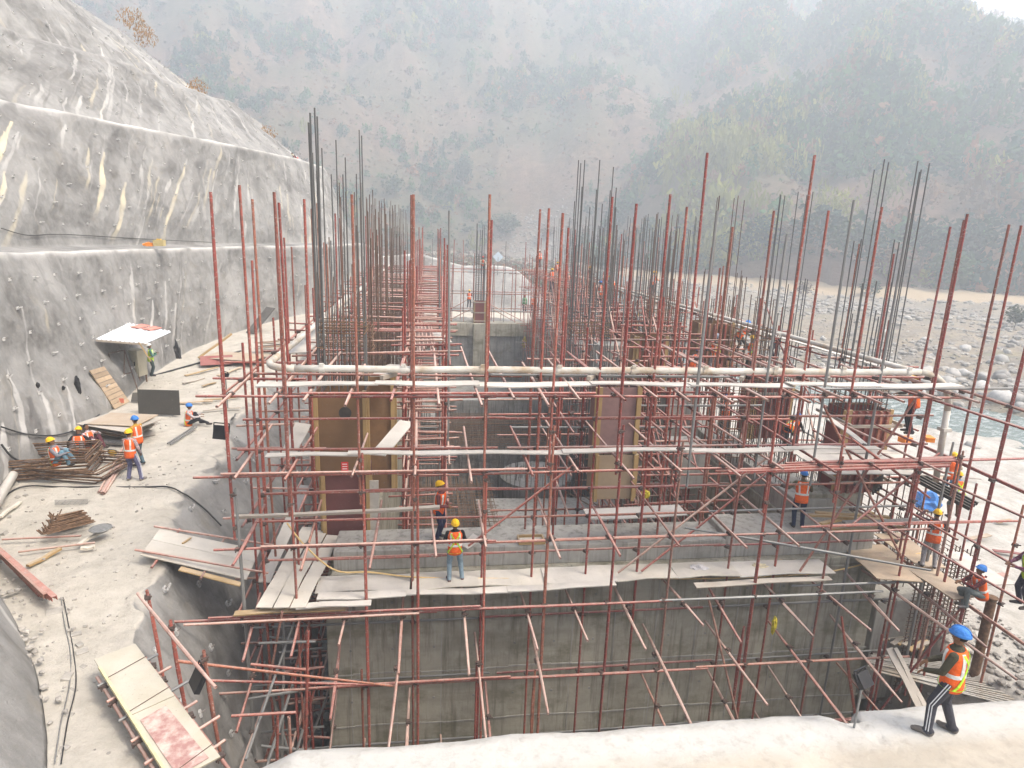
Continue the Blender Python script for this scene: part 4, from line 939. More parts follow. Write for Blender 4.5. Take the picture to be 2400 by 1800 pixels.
for k in range(34): z_ = -4.5+k*.13; mb.tube((14.1, 15.07, z_), (16.1, 15.07, z_), .013, 4); mb.tube((16.05, 15.05, z_), (16.05, 16.8, z_), .012, 4)
o = mb.build('mesh_bar', m_rebar, cg); o['kind'] = 'stuff'
cg = thing('rebar_curtain', 'row of rusty wall bars beyond the plywood platform on the right', 'rebar mesh', (14.6, 20, -1)); mb = MB()
for k in range(24): y_ = 16+k*.34; mb.tube((14.3, y_, -2), (14.3, y_, 1.5+random.random()*.4), .016, 4); mb.tube((14.6, y_, -2), (14.6, y_, 1.1), .014, 4)
for k in range(9): z_ = -1.6+k*.32; mb.tube((14.28, 16, z_), (14.28, 24, z_), .013, 4)
o = mb.build('mesh_bar', m_rebar, cg); o['kind'] = 'stuff'
pole = thing('steel_post', 'thick dark steel post beside the rebar curtain on the right', 'post', (15.1, 13.4, -4.5)); mb = MB(); mb.tube((14.85, 13.3, -6.6), (15.15, 13.6, -.5), .12, 14); mb.build('shaft', m_rebar_brown, pole)
mb = MB(); mb.tube((15.15, 13.6, -.5), (15.15, 13.6, -.47), .15, 14); mb.build('cap_plate', m_rebar_brown, pole)
# ================================================================== tube scaffolding
TR = .030                                       # tube radius
class Scaffold:
    def __init__(s, label, loc):
        s.root = thing('tube_scaffold', label, 'scaffold', loc, 'red tube scaffolds round the works'); s.n = {}; s.clamps = []; s.extra = {}
    def tube(s, kind, p0, p1, me=None, r=TR):
        me = me or TUBE; s.n[kind] = s.n.get(kind, 0)+1
        if s.n[kind] > 290: s.extra.setdefault((kind, me.name), []).append((p0, p1, r, me)); return
        put(kind, random.choice(VARI[me.name]), s.root, seg_mat(p0, p1, r) @ Matrix.Rotation(random.random()*6.283, 4, 'Z'))
    def clamp(s, p): s.clamps.append(Vector(p))
    def finish(s):
        for (kind, _), L_ in s.extra.items():
            mb = MB()
            for p0, p1, r, me in L_: mb.tube(p0, p1, r, 6)
            o = mb.build(kind, me_mat(L_[0][3]), s.root); o['kind'] = 'stuff'
        if s.clamps:
            mb = MB()
            for p in s.clamps:
                a = random.random()*.6; rot = Matrix.Rotation(a, 3, 'Z')
                mb.box(p, (.105, .10, .075), rot); mb.box(p+Vector((.02, -.05, .01)), (.16, .022, .03), Matrix.Rotation(a+random.uniform(-.7, .7), 3, 'Z')); mb.box(p+Vector((-.03, -.02, -.03)), (.025, .16, .028), rot)
            o = mb.build('coupler', m_coupler, s.root); o['kind'] = 'stuff'
def me_mat(me): return me.materials[0]
def jit(a=.05): return random.uniform(-a, a)
def pick(p_pink=.12, p_grey=.04):
    u = random.random(); return TUBEP if u < p_pink else (TUBEG if u < p_pink+p_grey else TUBE)

# ---- front scaffold: standards placed by the photograph's pole heads
fr = Scaffold('tall front scaffold of red tubes carrying the pump pipe across the front wall', (5, 14, -6.2))
Y0, Y1, Y2 = 14.0, 14.75, 15.05
heads = [(455, 415, Y0), (592, 415, Y0), (760, 420, Y0), (893, 420, Y0), (1058, 420, Y0), (1216, 460, Y0), (1375, 440, Y0), (1528, 330, Y0), (1760, 335, Y0), (1905, 447, Y0), (2090, 462, Y0), (2180, 485, Y0), (2206, 487, 13.7)]
mids = [(517, 400, Y1), (657, 430, 15.6), (889, 421, Y1), (1062, 475, Y1), (1186, 450, Y1), (1323, 425, Y1), (1448, 420, Y1), (1484, 447, 15.6), (1672, 455, Y1), (1790, 455, Y1), (1965, 460, Y1), (2083, 475, Y1), (545, 430, 16.2), (1167, 452, 16.4), (1228, 492, 16.0), (1583, 490, 16.2)]
POLES = []
for px, py, y_ in heads+mids:
    p = oy(px, py, y_); POLES.append((p.x, y_, p.z))
    bot = -6.1 if y_ < 15.15 else .0
    x1 = p.x+jit(.05)
    zj = random.uniform(2.3, 4.0)               # the upper tube laps the lower one
    if y_ == Y0:
        fr.tube('standard', (x1, y_, zj-.9), (p.x, y_, p.z)); fr.tube('standard', (x1+.07, y_-.01, bot), (x1+.07+jit(.03), y_-.01, zj+.35), pick(.05, .02))
        z2 = random.uniform(-2.6, -1.2)
        if random.random() < .7: fr.tube('standard', (x1-.075, y_+.03, z2-2.6), (x1-.075, y_+.03, z2), pick(.1))
        for z_ in (zj-.6, zj+.2): fr.clamp((x1+.03, y_, z_))
    else:
        fr.tube('standard', (x1, y_, bot), (p.x, y_, p.z), pick(.03, .10 if px > 1400 else .0))
for px, py, y_ in ((1700, 505, Y1), (1845, 432, 14.2), (1550, 455, 14.3), (970, 455, 18)):     # galvanised poles
    p = oy(px, py, y_); fr.tube('standard', (p.x+jit(), y_, 2.6), (p.x, y_, p.z), TUBEG)
xs0 = sorted(p[0] for p in POLES if p[1] == Y0); XF = [x for x in xs0 if x < 13.2]
LEVELS = [5.04, 3.2, 1.42, -.36, -2.42, -4.4]
for k, z_ in enumerate(LEVELS):
    a = -5.3+[.4, .2, .5, -.9, .3, .9][k]; sp = [a, a+6.1, a+12.1, a+18.0]; sl = jit(.03)
    for q in range(3):
        e = min(sp[q+1]+.35, 15.4 if k < 1 else 13.9); zz = z_+jit(.02)
        fr.tube('ledger', (sp[q], Y0-.06, zz+sl), (e, Y0-.06, zz-sl+jit(.02)), pick(.3 if z_ < 0 else .06))
    for x_ in XF: fr.clamp((x_+.02, Y0-.03, z_)); 
    if random.random() < .9: fr.tube('ledger', (a+random.uniform(0, 4), Y0-.12, z_+.09), (a+random.uniform(6, 9), Y0-.12, z_+.1), pick(.2))
for z_ in (5.28, 4.2, 3.42, 2.3, 1.55, .55, -1.35, -3.1, -5.2):
    for q in range(3):
        a = -4.2+q*6+jit(.4); fr.tube('ledger', (a, Y1+.3, z_+jit(.03)), (min(a+6.2, 13.6), Y1+.3, z_+jit(.03)), pick(.10, .12) if z_ > -1 else TUBEG if random.random() < .6 else TUBE)
    for x_, y_, _ in POLES:
        if y_ > Y0 and y_ < 15.2: fr.clamp((x_, Y1+.2, z_))
# transoms that stick out towards the camera
for z_, pitch, y1lo, y1hi, tip in ((5.14, .87, 16, 21, (12.9, 13.4)), (3.32, 1.25, 15.6, 19.5, (12.9, 13.6)), (1.52, 1.45, 15.4, 18, (12.7, 13.5)), (-.46, 1.32, 15.15, 15.19, (12.0, 13.1)), (-1.9, 1.75, 15.15, 15.19, (10.6, 12.6)), (-3.5, 2.1, 15.15, 15.19, (10.2, 12.2)), (-5.1, 2.3, 15.15, 15.19, (10.0, 11.6))):
    x_ = -4.2
    while x_ < 13.4:
        y0_ = random.uniform(*tip); y1_ = random.uniform(y1lo, y1hi); dz = jit(.06) if z_ > 0 else random.uniform(-.5, .05); dx = jit(.12) if z_ > 0 else random.uniform(-.2, .35)
        if not (z_ < -1 and random.random() < .12): fr.tube('transom', (x_+dx, y0_, z_+dz), (x_, y1_, z_+jit(.03)), TUBEP if random.random() < .72 else TUBE); fr.clamp((x_+dx*.5, Y0-.05, z_-.04))
        x_ += pitch*random.uniform(.85, 1.15)
# rakers and sway braces
for p0, p1 in (((1470, 1430), (1530, 1230)),): pass
for a, b, m in (((-3.9, 14.1, -2.6), (-3.3, 13.6, .0), TUBEP), ((8.9, 13.9, -5.4), (7.3, 14.15, -.4), TUBEP), ((1.0, 14.2, 1.2), (3.6, 14.6, 3.1), TUBE), ((4.9, 14.4, .2), (9.2, 15.0, 3.3), TUBEP), ((5.6, 14.6, .1), (9.6, 15.2, 3.0), TUBE), ((9.9, 14.3, .1), (12.9, 14.8, 5.0), TUBE), ((12.9, 14.3, .3), (9.9, 14.7, 4.9), TUBE),
                ((12.3, 13.9, -5.2), (11.2, 14.1, -1.2), TUBE), ((12.4, 13.9, -4.8), (14.6, 13.4, .3), TUBE), ((-4.4, 14.1, -5.6), (-2.9, 14.6, -1.0), TUBE), ((-3.1, 13.9, -6), (-3.9, 14.1, -1.8), TUBEG), ((10.6, 14.1, 3.9), (13.4, 14.4, 2.1), TUBE), ((11.0, 14.1, 1.5), (13.6, 14.6, 3.3), TUBE)):
    fr.tube('brace', a, b, m)
fr.tube('brace', oy(1480, 1140, 14.6), oy(2010, 1232, 13.4), TUBEG)
fr.tube('ledger', oy(440, 1470, 12.9), oy(850, 1480, 13.9)); fr.tube('ledger', oy(397, 1350, 13.2), oy(905, 1325, 13.85), TUBEP)
# right-hand return of the front scaffold
for x_ in (13.9, 15.0):
    for y_ in (13.2, 14.6, 16.2): fr.tube('standard', (x_, y_, -4.2), (x_+jit(.15), y_, random.choice((2.2, 3.6, 5.4, 9.2)) if x_ < 14.5 else 2.4), pick(.05))
for z_ in (5.0, 3.1, 1.3, -.4):
    fr.tube('ledger', (13.7, 17.5, z_+.15), (14.2, 10.4+jit(.5), z_-.1)); fr.tube('ledger', (12.2, 16.8, z_), (13.2+z_*.1, 10.8, z_-.3), pick(.3)); fr.tube('ledger', (9.6, 14.1, z_+.2), (15.8, 14.0, z_+.25), pick(.3))
    for x_, y_ in ((13.9, 13.2), (13.9, 14.6), (15, 13.2)): fr.clamp((x_, y_, z_))
fr.finish()

# ---- the lines of scaffold along both walls
def line_scaffold(label, lines, y0, y1, step, levels, top, zb, side, pk=.12, tall=.5, deck=None, slope=0.0, stick=(.3, .9), bracep=.25, ymax=None):
    ym = lambda x: (ymax or {}).get(x, 1e9)
    sc_ = Scaffold(label, ((lines[0]+lines[-1])/2, y0, zb)); ys_ = np.arange(y0, y1, step); n_ = len(ys_)
    X = lambda x, y: x+slope*(y-15)
    for x in lines:
        for y_ in ys_:
            if y_ > ym(x): continue
            y_ = y_+jit(.2); tp = random.uniform(*top) if random.random() < tall else random.uniform(levels[0]+.2, levels[0]+1.6)
            q = X(x, y_)+jit(.07); sc_.tube('standard', (q, y_, zb), (q+jit(.08), y_, tp), pick(pk*.4, .04))
        for z_ in levels:
            y_ = y0-random.uniform(.2, 1.3)
            while y_ < min(y1, ym(x)):
                e = min(y_+6, y1+.5); s_ = .06*(1 if side > 0 else -1); zz = z_+jit(.05)
                sc_.tube('ledger', (X(x, y_)+s_, y_, zz), (X(x, e)+s_, e, zz+jit(.05)), pick(pk)); y_ += 5.9
    for z_ in levels:
        for y_ in ys_:
            yy = y_+.12+jit(.15); a = X([x for x in lines if yy <= ym(x)][0], yy)-random.uniform(*stick); b = X(lines[-1], yy)+random.uniform(*stick)
            sc_.tube('transom', (a, yy, z_+.07+jit(.03)), (b, yy+jit(.15), z_+.07+jit(.04)), pick(pk+.12))
            for x in lines:
                if yy < 34: sc_.clamp((X(x, yy), yy-.05, z_+.03))
    for k in range(int((y1-y0)*bracep)):
        y_ = random.uniform(y0, y1-3); z_ = random.choice(levels[1:]); x = random.choice([x for x in lines if y_ <= ym(x)])
        sc_.tube('brace', (X(x, y_)-.05, y_, z_), (X(x, y_+3)-.05, y_+random.uniform(1.8, 3), z_+random.uniform(1.6, 3.2)), pick(pk+.1))
    sc_.finish(); return sc_
line_scaffold('outer scaffold of red tubes along the left side wall', [-4.45, -3.25], 15.6, 60, 1.75, [4.95, 3.15, 1.35, -.45, -2.3, -4.2], (7.4, 9.3), -6.2, -1, .15, .55)
line_scaffold('inner scaffold of dusty red tubes on the pit side of the left wall', [-.75, .55], 18.4, 60, 1.55, [5.0, 3.6, 2.1, .6, -1.2, -3.2], (6.6, 8.6), -6.2, 1, .35, .5, slope=.008, stick=(.2, .6))
line_scaffold('inner scaffold of red tubes on the pit side of the right wall', [7.3, 8.5, 9.6, 10.6], 17.4, 60, 1.55, [4.9, 3.3, 1.6, -.1, -1.9, -3.8], (6.2, 8.9), -6.2, 1, .18, .2, slope=-.012, stick=(.2, .9), bracep=2.2, ymax={7.3: 25, 8.5: 34})
line_scaffold('outer scaffold of red tubes along the river side of the right wall', [13.9, 15.1], 17.6, 60, 1.8, [4.85, 3.1, 1.3, -.6], (6.0, 8.9), -3.4, 1, .12, .25, slope=-.05, stick=(.2, .7), bracep=.5)
# scaffold in front of the middle column
mc = Scaffold('small scaffold of dusty tubes between the middle column and the right scaffold', (6, 19, -5))
for x_ in (3.9, 4.6, 6.6, 7.3):
    for y_ in (17.8, 19.4, 21.2): mc.tube('standard', (x_+jit(.1), y_, -6), (x_+jit(.1), y_, random.uniform(3, 6.4)), pick(.15, .06))
for z_ in (4.4, 3.0, 1.7, .4, -1.2):
    for y_ in (17.8, 19.4, 21.2): mc.tube('ledger', (2.6+jit(.8), y_+.06, z_+jit()), (7.9+jit(.6), y_+.06, z_+jit()), pick(.3)); [mc.clamp((x_, y_, z_)) for x_ in (3.9, 4.6, 6.6, 7.3)]
    for x_ in (4.2, 6.9): mc.tube('transom', (x_, 17.2, z_+.07), (x_+jit(.2), 22.2, z_+.07), pick(.4))
mc.finish()
# left interior: cross tubes between the two left scaffolds, over the wall
lx = Scaffold('cross tubes of dusty red scaffold bridging the left wall between the rebar cages', (-2, 30, .6))
for k in range(46):
    y_ = 18.2+k*.9; 
    for z_ in (5.1, 2.2):
        if random.random() < .75: lx.tube('transom', (-3.6+jit(.3), y_+jit(.2), z_+jit(.15)), (.9+jit(.4), y_+jit(.2), z_+jit(.15)), pick(.35))
lx.finish()
# far cross-wall scaffold
fa = Scaffold('thin far scaffold standing on the far cross wall', (5, 62.4, -.4))
for k in range(13):
    x_ = -.6+k*1.0
    for y_ in (62.2, 63.6): fa.tube('standard', (x_+jit(.15), y_, -.4), (x_+jit(.1), y_, random.choice((5.2, 6.2, 7.4)) if y_ < 63 else 5), pick(.1, .2), .034)
for z_ in (4.7, 4.4, 2.6, 2.35, .95, .7):
    for a, b in ((-1.6, 4.2), (3.8, 8.2), (7.8, 11.8)): fa.tube('ledger', (a, 62.1, z_+jit(.04)), (b, 62.1, z_+jit(.04)), pick(.2, .1), .034)
    for k in range(13): fa.clamp((-.6+k*1.0, 62.1, z_))
for a, b in (((.3, 62, -.3), (4.2, 62, 2)), ((5.8, 62, 1.5), (9.5, 62, -.3)), ((2.2, 62, -.2), (4.2, 61.9, .9)), ((6.3, 61.9, .9), (8.6, 61.9, -.3))): fa.tube('brace', a, b, TUBEP, .034)
fa.finish()
# tubes hung in the pit
pt = Scaffold('dark lower scaffold inside the left trench between the rock face and the wall', (-3.2, 12, -6.2))
for k in range(16):
    y_ = 11.5+k*.75; x_ = -3.55 if k % 2 else -2.85
    pt.tube('standard', (x_+jit(.2), y_, -6.2), (x_+jit(.5), y_+jit(.4), random.uniform(-3, .5)), pick(.2, .25))
    for z_ in (-1.0, -2.4, -3.9, -5.0):
        if random.random() < .8: pt.tube('transom', (-4.1+jit(.3), y_, z_+jit(.2)), (-2.62, y_+jit(.3), z_+jit(.1)), pick(.2, .3))
for z_ in (-1.2, -2.6, -4.1, -5.2):
    pt.tube('ledger', (-3.4, 10.6, z_), (-3.3, 16.6, z_+.1), pick(.2, .3)); pt.tube('ledger', (-3.0, 16, z_), (-3.0, 22, z_), pick(.2, .3))
for k in range(7): y_ = 10.4+k*.8; pt.tube('brace', (-3.7+jit(.4), y_, -6.1), (-2.7+jit(.3), y_+jit(1.2), -2.8+jit(1.2)), pick(.3, .2))
pt.finish()
# ================================================================== loose things on and around the works
def solo(name, label, cat, mb, mat, group=None):
    """one top-level mesh with its origin at its own base"""
    V_ = np.array(mb.v); c = Vector(((V_[:, 0].min()+V_[:, 0].max())/2, (V_[:, 1].min()+V_[:, 1].max())/2, V_[:, 2].min()))
    mb.v = [tuple(Vector(v)-c) for v in mb.v]; o = put(name, mb.mesh(name, mat), None, Matrix.Translation(c)); return tag(o, label, cat, group)
def plankmb(p0, p1, w, th=.03, n=7, warp=.02, mb=None, mat=0, side=None):
    mb = mb or MB(); p0, p1 = Vector(p0), Vector(p1); d = (p1-p0).normalized(); s = Vector(side) if side is not None else d.cross(Vector((0, 0, 1)))
    s.normalize(); u = s.cross(d); ph = random.random()*9; vs = []
    for i in range(n):
        t_ = i/(n-1); c = p0.lerp(p1, t_)+u*(warp*math.sin(t_*4+ph)); tw = .03*math.sin(t_*3+ph); e = .012*math.sin(t_*11+ph)
        for a, b in ((-1, 0), (1, 0), (1, 1), (-1, 1)): vs.append(c+s*(a*(w/2+e*a))+u*(b*th+a*tw*w))
    fs = []
    for i in range(n-1):
        for k in range(4): fs.append((i*4+k, i*4+(k+1) % 4, (i+1)*4+(k+1) % 4, (i+1)*4+k))
    fs += [(3, 2, 1, 0), tuple((n-1)*4+k for k in range(4))]; mb.add(vs, [tuple(reversed(f)) for f in fs]); return mb
def board(p0, p1, w, label, mat=None, th=.03, cat='board', name='scaffold_board', group=None, **k): return solo(name, label, cat, plankmb(p0, p1, w, th, **k), mat or m_board, group)
NW = ['first','second','third','fourth','fifth','sixth','seventh','eighth','ninth','tenth','eleventh','twelfth','thirteenth','fourteenth','fifteenth','sixteenth','seventeenth','eighteenth','nineteenth','twentieth','twenty-first','twenty-second','twenty-third','twenty-fourth','twenty-fifth','twenty-sixth']
ordn = ['first', 'second', 'third', 'fourth', 'fifth', 'sixth', 'seventh', 'eighth', 'ninth']

# pump pipe -------------------------------------------------------------
t = NT('pump_pipe', .6, .3); g = t.wco(); c_ = t.ramp(t.noise(g, 1.2, 6, .7), [(.35, (.36, .28, .19)), (.5, (.48, .45, .39)), (.7, (.62, .60, .55))]); t.bump(t.noise(g, 18, 4), .006, .5); m_pipe = t.col(c_)
pp = thing('pump_pipe', 'long cream concrete pump pipe running across the front scaffold and back along both sides', 'pipe', (5, 14.8, 5.4)); PR = .082
def arc(c, r, a0, a1, n, plane='xy'):
    out = []
    for k in range(n+1):
        a = a0+(a1-a0)*k/n
        out.append((c[0]+r*math.cos(a), c[1]+r*math.sin(a), c[2]) if plane == 'xy' else (c[0]+r*math.cos(a), c[1], c[2]+r*math.sin(a)))
    return out
mb = MB(); mb.path([(-3.0+k*.75, 14.8, 5.47+.008*math.sin(k*1.3)) for k in range(22)], PR, 14); mb.build('straight_run', m_pipe, pp)
mb = MB(); mb.path(arc((-3.0, 15.5, 5.47), .7, -math.pi/2, -math.pi, 8), PR, 14); mb.build('elbow', m_pipe, pp)
mb = MB(); mb.path([(-3.7+.02*k, 15.5+k*2.0, 5.46-.015*k) for k in range(22)], PR, 10); mb.build('straight_run', m_pipe, pp)
mb = MB(); mb.path(arc((12.75, 14.8, 4.45), 1.02, math.pi/2, -.02, 10, 'xz'), PR, 14); mb.build('elbow', m_pipe, pp)
mb = MB(); mb.path([(13.77, 14.8, 4.44), (13.8, 14.8, 3.6), (13.86, 14.8, 2.4)], PR, 14); mb.build('riser', m_pipe, pp)
mb = MB(); mb.path([(13.3-.058*k, 15.6+k*1.3, 5.30-.006*k) for k in range(30)], PR, 10); mb.build('straight_run', m_pipe, pp)
for k in range(9):
    x_ = -2.4+k*1.85; mb = MB(); mb.tube((x_-.06, 14.8, 5.47), (x_+.06, 14.8, 5.47), PR+.022, 14); mb.box((x_, 14.73, 5.58), (.10, .05, .07)); mb.build('pipe_clamp', m_pipe, pp)
for x_, y_, z_ in ((13.8, 14.8, 3.9), (13.3, 15.7, 5.3), (12.95, 22, 5.27), (12.7, 27, 5.25)): mb = MB(); mb.box((x_, y_, z_), (.24, .24, .09)); mb.build('pipe_clamp', m_pipe, pp)
for x_ in (-.9, 4.0, 7.9, 10.2): board((x_-.15, 14.62, 5.26), (x_+.15, 15.05, 5.26), .1, f'short timber packer under the pump pipe, {ordn[[-.9, 4.0, 7.9, 10.2].index(x_)]} from the left', m_timber_grey, .1, 'timber', 'timber_packer', n=3, warp=0)
# boards on the front scaffold -------------------------------------------
for k, (a, b) in enumerate(((-3.75, -1.1), (-1.18, 1.2), (1.1, 3.95), (3.85, 6.4), (6.3, 9.0), (8.9, 11.4), (11.3, 13.6))):
    board((a, 14.42+.03*(k % 2), 5.19+.022*(k % 2)), (b, 14.42+.03*(k % 3), 5.19+.022*(k % 2)), .36, f'pale dusty board under the pump pipe, {ordn[k]} from the left', group='boards under the pump pipe')
for k, (a, b) in enumerate(((-3.7, -1.6), (-1.85, .7), (.55, 3.45), (3.3, 6.65), (6.45, 9.3), (9.1, 11.8))):
    board((a, 14.6, 3.44+.025*(k % 2)), (b, 14.6, 3.44+.025*(k % 2)), .25, f'pale board on the middle lift of the front scaffold, {ordn[k]} from the left', group='boards on the middle lift')
for k, (a, b, y_) in enumerate(((-2.7, -.42, 14.72), (-.36, 1.3, 14.70), (1.25, 3.05, 14.74), (3.0, 4.9, 14.72), (4.85, 6.6, 14.76), (6.55, 8.3, 14.74), (8.25, 11.0, 14.72))):
    board((a, y_, -.035+.02*(k % 2)), (b, y_, -.035+.02*(k % 2)), .78, f'{("wet stained" if k in (1,) else "pale")} plywood deck sheet on the front ledge, {ordn[k]} from the left', m_ply_pale if k % 3 else m_board, .025, 'plywood sheet', 'deck_sheet', 'deck sheets on the front ledge')
for k, (p0, p1, w_, lab) in enumerate((((-2.6, 14.16, -.02), (-.5, 14.16, -.0), .3, 'white plank along the lip of the front ledge at its left end'), ((-.5, 14.22, -.05), (2.1, 14.22, -.05), .26, 'white plank along the lip of the front ledge under the standing man'), ((2.0, 14.2, -.03), (4.8, 14.24, -.03), .24, 'white plank along the lip of the front ledge, middle'),
        ((6.9, 14.1, -.08), (10.6, 14.0, .02), .22, 'thin grey steel plank along the lip of the front ledge at its right'), ((-4.4, 13.75, -.12), (-1.9, 13.8, -.1), .2, 'yellowish timber under the left end of the ledge planks'), ((-3.0, 13.7, .03), (-1.3, 13.75, .03), .22, 'short pale offcut lying on the left ledge planks'))):
    board(p0, p1, w_, lab, m_timber_grey if k in (3,) else (m_timber if k == 4 else m_board))
# walkway that runs back beside the left wall
for k, (x_, y0_, y1_, z_) in enumerate(((-3.72, 13.7, 17.4, .05), (-3.33, 13.6, 17.2, .07), (-2.96, 13.6, 16.9, .05))):
    board((x_, y0_, z_), (x_+.35, y1_, z_+.15), .36, f'{("left", "middle", "right")[k]} of three pale walkway sheets at the left end of the front ledge', m_ply_pale, .025, 'plywood sheet', 'deck_sheet', 'sheets of the left walkway')
board(oy(570, 1260, 15.6), oy(660, 1050, 18.6), .34, 'pale board climbing steeply beside the left scaffold below the brown form')
board(oy(625, 980, 15.4), oy(655, 915, 16.0), .42, 'pale board leaning up to the left edge of the brown form', n=4); board(oy(815, 985, 15.4), oy(878, 912, 17.2), .42, 'splattered board leaning up right of the brown form', n=4)
for k, (px, py, ln) in enumerate(((640, 765, 3), (665, 735, 3.4), (690, 705, 3.8), (715, 680, 4), (735, 660, 4.4))):
    p = oz(px, py, 5.1); board(p, p+Vector((.05, ln, 0)), .6, f'white dusty deck board beside the left pump pipe, {ordn[k]} from the front', group='boards beside the left pump pipe')
for k in range(8):
    y_ = 16.2+k*3.4; x_ = 14.15-.055*(y_-15); board((x_, y_, 4.98), (x_-.17, y_+3.3, 4.98), .55, f'white dusty deck board beside the right pump pipe, {ordn[k]} from the front', group='boards beside the right pump pipe')
board(oy(1265, 1112, 15.6), oy(1475, 1103, 15.6), .62, 'splattered grey board laid across the front of the middle column foot', n=4)
board(oy(950, 1100, 14.4), oy(500, 1118, 14.4), .13, 'long thin grey plank across the left bays of the front scaffold', m_timber_grey, .06); board(oy(860, 790, 20), oy(820, 812, 16), .5, 'pale board lying behind the left part of the pump pipe')
board(oz(935, 715, 4.3), oz(955, 740, 4.3), .8, 'white square sheet beside the bundle of pink tubes', n=3)
# deck between the right-hand forms, red lath bundle and more
for k in range(5):
    board((11.0+k*.0, 15.5+k*.42, 2.42), (14.6, 15.3+k*.42, 2.42), .40, f'grey deck board in front of the nearest right-hand form, {ordn[k]} from the front', m_board, group='deck in front of the right-hand form')
board(oy(1790, 905, 16), oy(1900, 985, 14.6), .25, 'long plank sloping down to the deck left of the nearest right-hand form')
for k in range(7):
    o = solo('red_channel', f'{NW[k]} red steel channel from the front, in the layer below the right-hand form', 'steel channel', plankmb((7.3+k*.35, 13.85+k*.09, 3.12+.03*(k % 2)), (13.3+.1*k, 13.9+k*.09, 3.2+.03*(k % 2)), .09, .05, warp=.015), m_red, 'red channels on the front scaffold')
for k, (px0, py0, px1, py1, w_) in enumerate(((1940, 1225, 1990, 1290, 1.2), (1905, 1222, 1840, 1185, .8), (2070, 1215, 2010, 1180, .6))):
    pass
for k, (c_, w_, l_, a_) in enumerate((((12.6, 14.75, .02), 1.25, 1.9, .12), ((13.9, 15.3, .06), .8, 2.0, .05), ((13.6, 13.7, .0), .9, 1.6, -.1), ((15.1, 14.2, .05), .7, 1.8, .1))):
    dx, dy = math.sin(a_)*l_/2, math.cos(a_)*l_/2
    board((c_[0]-dx, c_[1]-dy, c_[2]), (c_[0]+dx, c_[1]+dy, c_[2]), w_, ('large worn plywood sheet at the right end of the front ledge', 'plywood sheet under the feet of the man gripping the red pole', 'narrow plywood sheet at the outer corner of the right platform', 'long pale board beside the sitting man on the right')[k], m_ply_tan if k < 3 else m_board, .025, 'plywood sheet', 'deck_sheet')
for k, (p0, p1) in enumerate((((10.7, 14.9, 1.12), (12.7, 15.5, 1.15)), ((10.6, 15.3, 1.2), (12.6, 14.9, 1.22)), ((11.0, 15.6, 1.15), (12.9, 15.1, 1.17)), ((10.9, 14.7, 1.1), (13.0, 14.6, 1.1)))):
    board(p0, p1, .12, f'yellow timber lying loose in front of the right-hand column base, {ordn[k]} of four', m_timber, .06, 'timber', 'loose_timber', 'loose timbers by the column base')
board((11.1, 14.5, 1.33), (13.3, 14.5, 1.37), .2, 'grey steel plank level with the top of the right-hand column base', m_grey_tube, .07)
for k, (p0, p1) in enumerate((((12.2, 15.0, 2.0), (13.5, 16.6, 1.7)), ((14.2, 17.2, 2.0), (15.2, 14.9, 1.5)))):
    mb = MB()
    for q in range(4): mb.beam(Vector(p0)+Vector((q*.07, 0, q*.05)), Vector(p1)+Vector((q*.07, 0, q*.05)), .06, .1)
    solo('timber_bundle', ('dark timbers lashed along the left of the nearest right-hand form', 'dark timbers jutting out right of the nearest right-hand form')[k], 'timbers', mb, m_ply_black)
# tray, rags, hose on the ledge
tr_ = thing('mortar_tray', 'shallow timber framed tray tilted on the front ledge', 'tray', oy(1690, 1240, 14.7)); c_ = oy(1690, 1232, 14.8)
mb = MB(); mb.box(c_+Vector((0, 0, .03)), (.62, .5, .02), Matrix.Rotation(.5, 3, 'Z')); mb.build('base', m_ply_pale, tr_)
for k in range(4):
    a = .5+k*math.pi/2; d_ = .3 if k % 2 == 0 else .25; ln = .5 if k % 2 == 0 else .62
    mb = MB(); mb.box(c_+Vector((math.cos(a)*d_, math.sin(a)*d_, .08)), (.045, ln, .09), Matrix.Rotation(a, 3, 'Z')); mb.build('side', m_timber, tr_)
tr_ = thing('mortar_tray', 'timber framed tray lying on the upper lift right of the two yellow helmeted men', 'tray', oz(1145, 1165, .5)); c_ = oz(1147, 1168, .53)
mb = MB(); mb.box(c_, (.72, .42, .02)); mb.build('base', m_ply_pale, tr_)
for sx, sy, lx_, ly_ in ((0, .2, .72, .05), (0, -.2, .72, .05), (-.34, 0, .05, .36), (.34, 0, .05, .36)): mb = MB(); mb.box(c_+Vector((sx, sy, .04)), (lx_, ly_, .08)); mb.build('side', m_timber, tr_)
board(oz(1003, 1183, .55), oz(1030, 1158, .75), .3, 'pale offcut leaning on the upper lift beside the yellow helmeted men', n=3)
def rag(p, s, label, mat, name='cloth', cat='cloth', hang=False):
    bm = bmesh.new(); bmesh.ops.create_icosphere(bm, subdivisions=3, radius=1); p = Vector(p); off = p*3.1
    for v in bm.verts:
        d = v.co.copy(); n_ = 1+.5*mnoise.noise(d*2.2+off)+.25*mnoise.noise(d*5+off); v.co = Vector((d.x*s[0]*n_, d.y*s[1]*n_, (d.z if hang else max(d.z, -.35))*s[2]*n_))
    me = bpy.data.meshes.new(name); bm.to_mesh(me); bm.free(); me.materials.append(mat); return tag(put(name, me, None, Matrix.Translation(p)), label, cat)
m_clothy = simple('mustard_cloth', (.42, .34, .03), .9, .35, 14); m_cloth_w = simple('grey_plastic_bag', (.48, .46, .45), .6, .3, 9); m_cloth_t = simple('sandy_sack', (.50, .44, .30), .9, .25, 9); m_clothb = simple('blue_tarpaulin', (.04, .17, .46), .5, .35, 5)
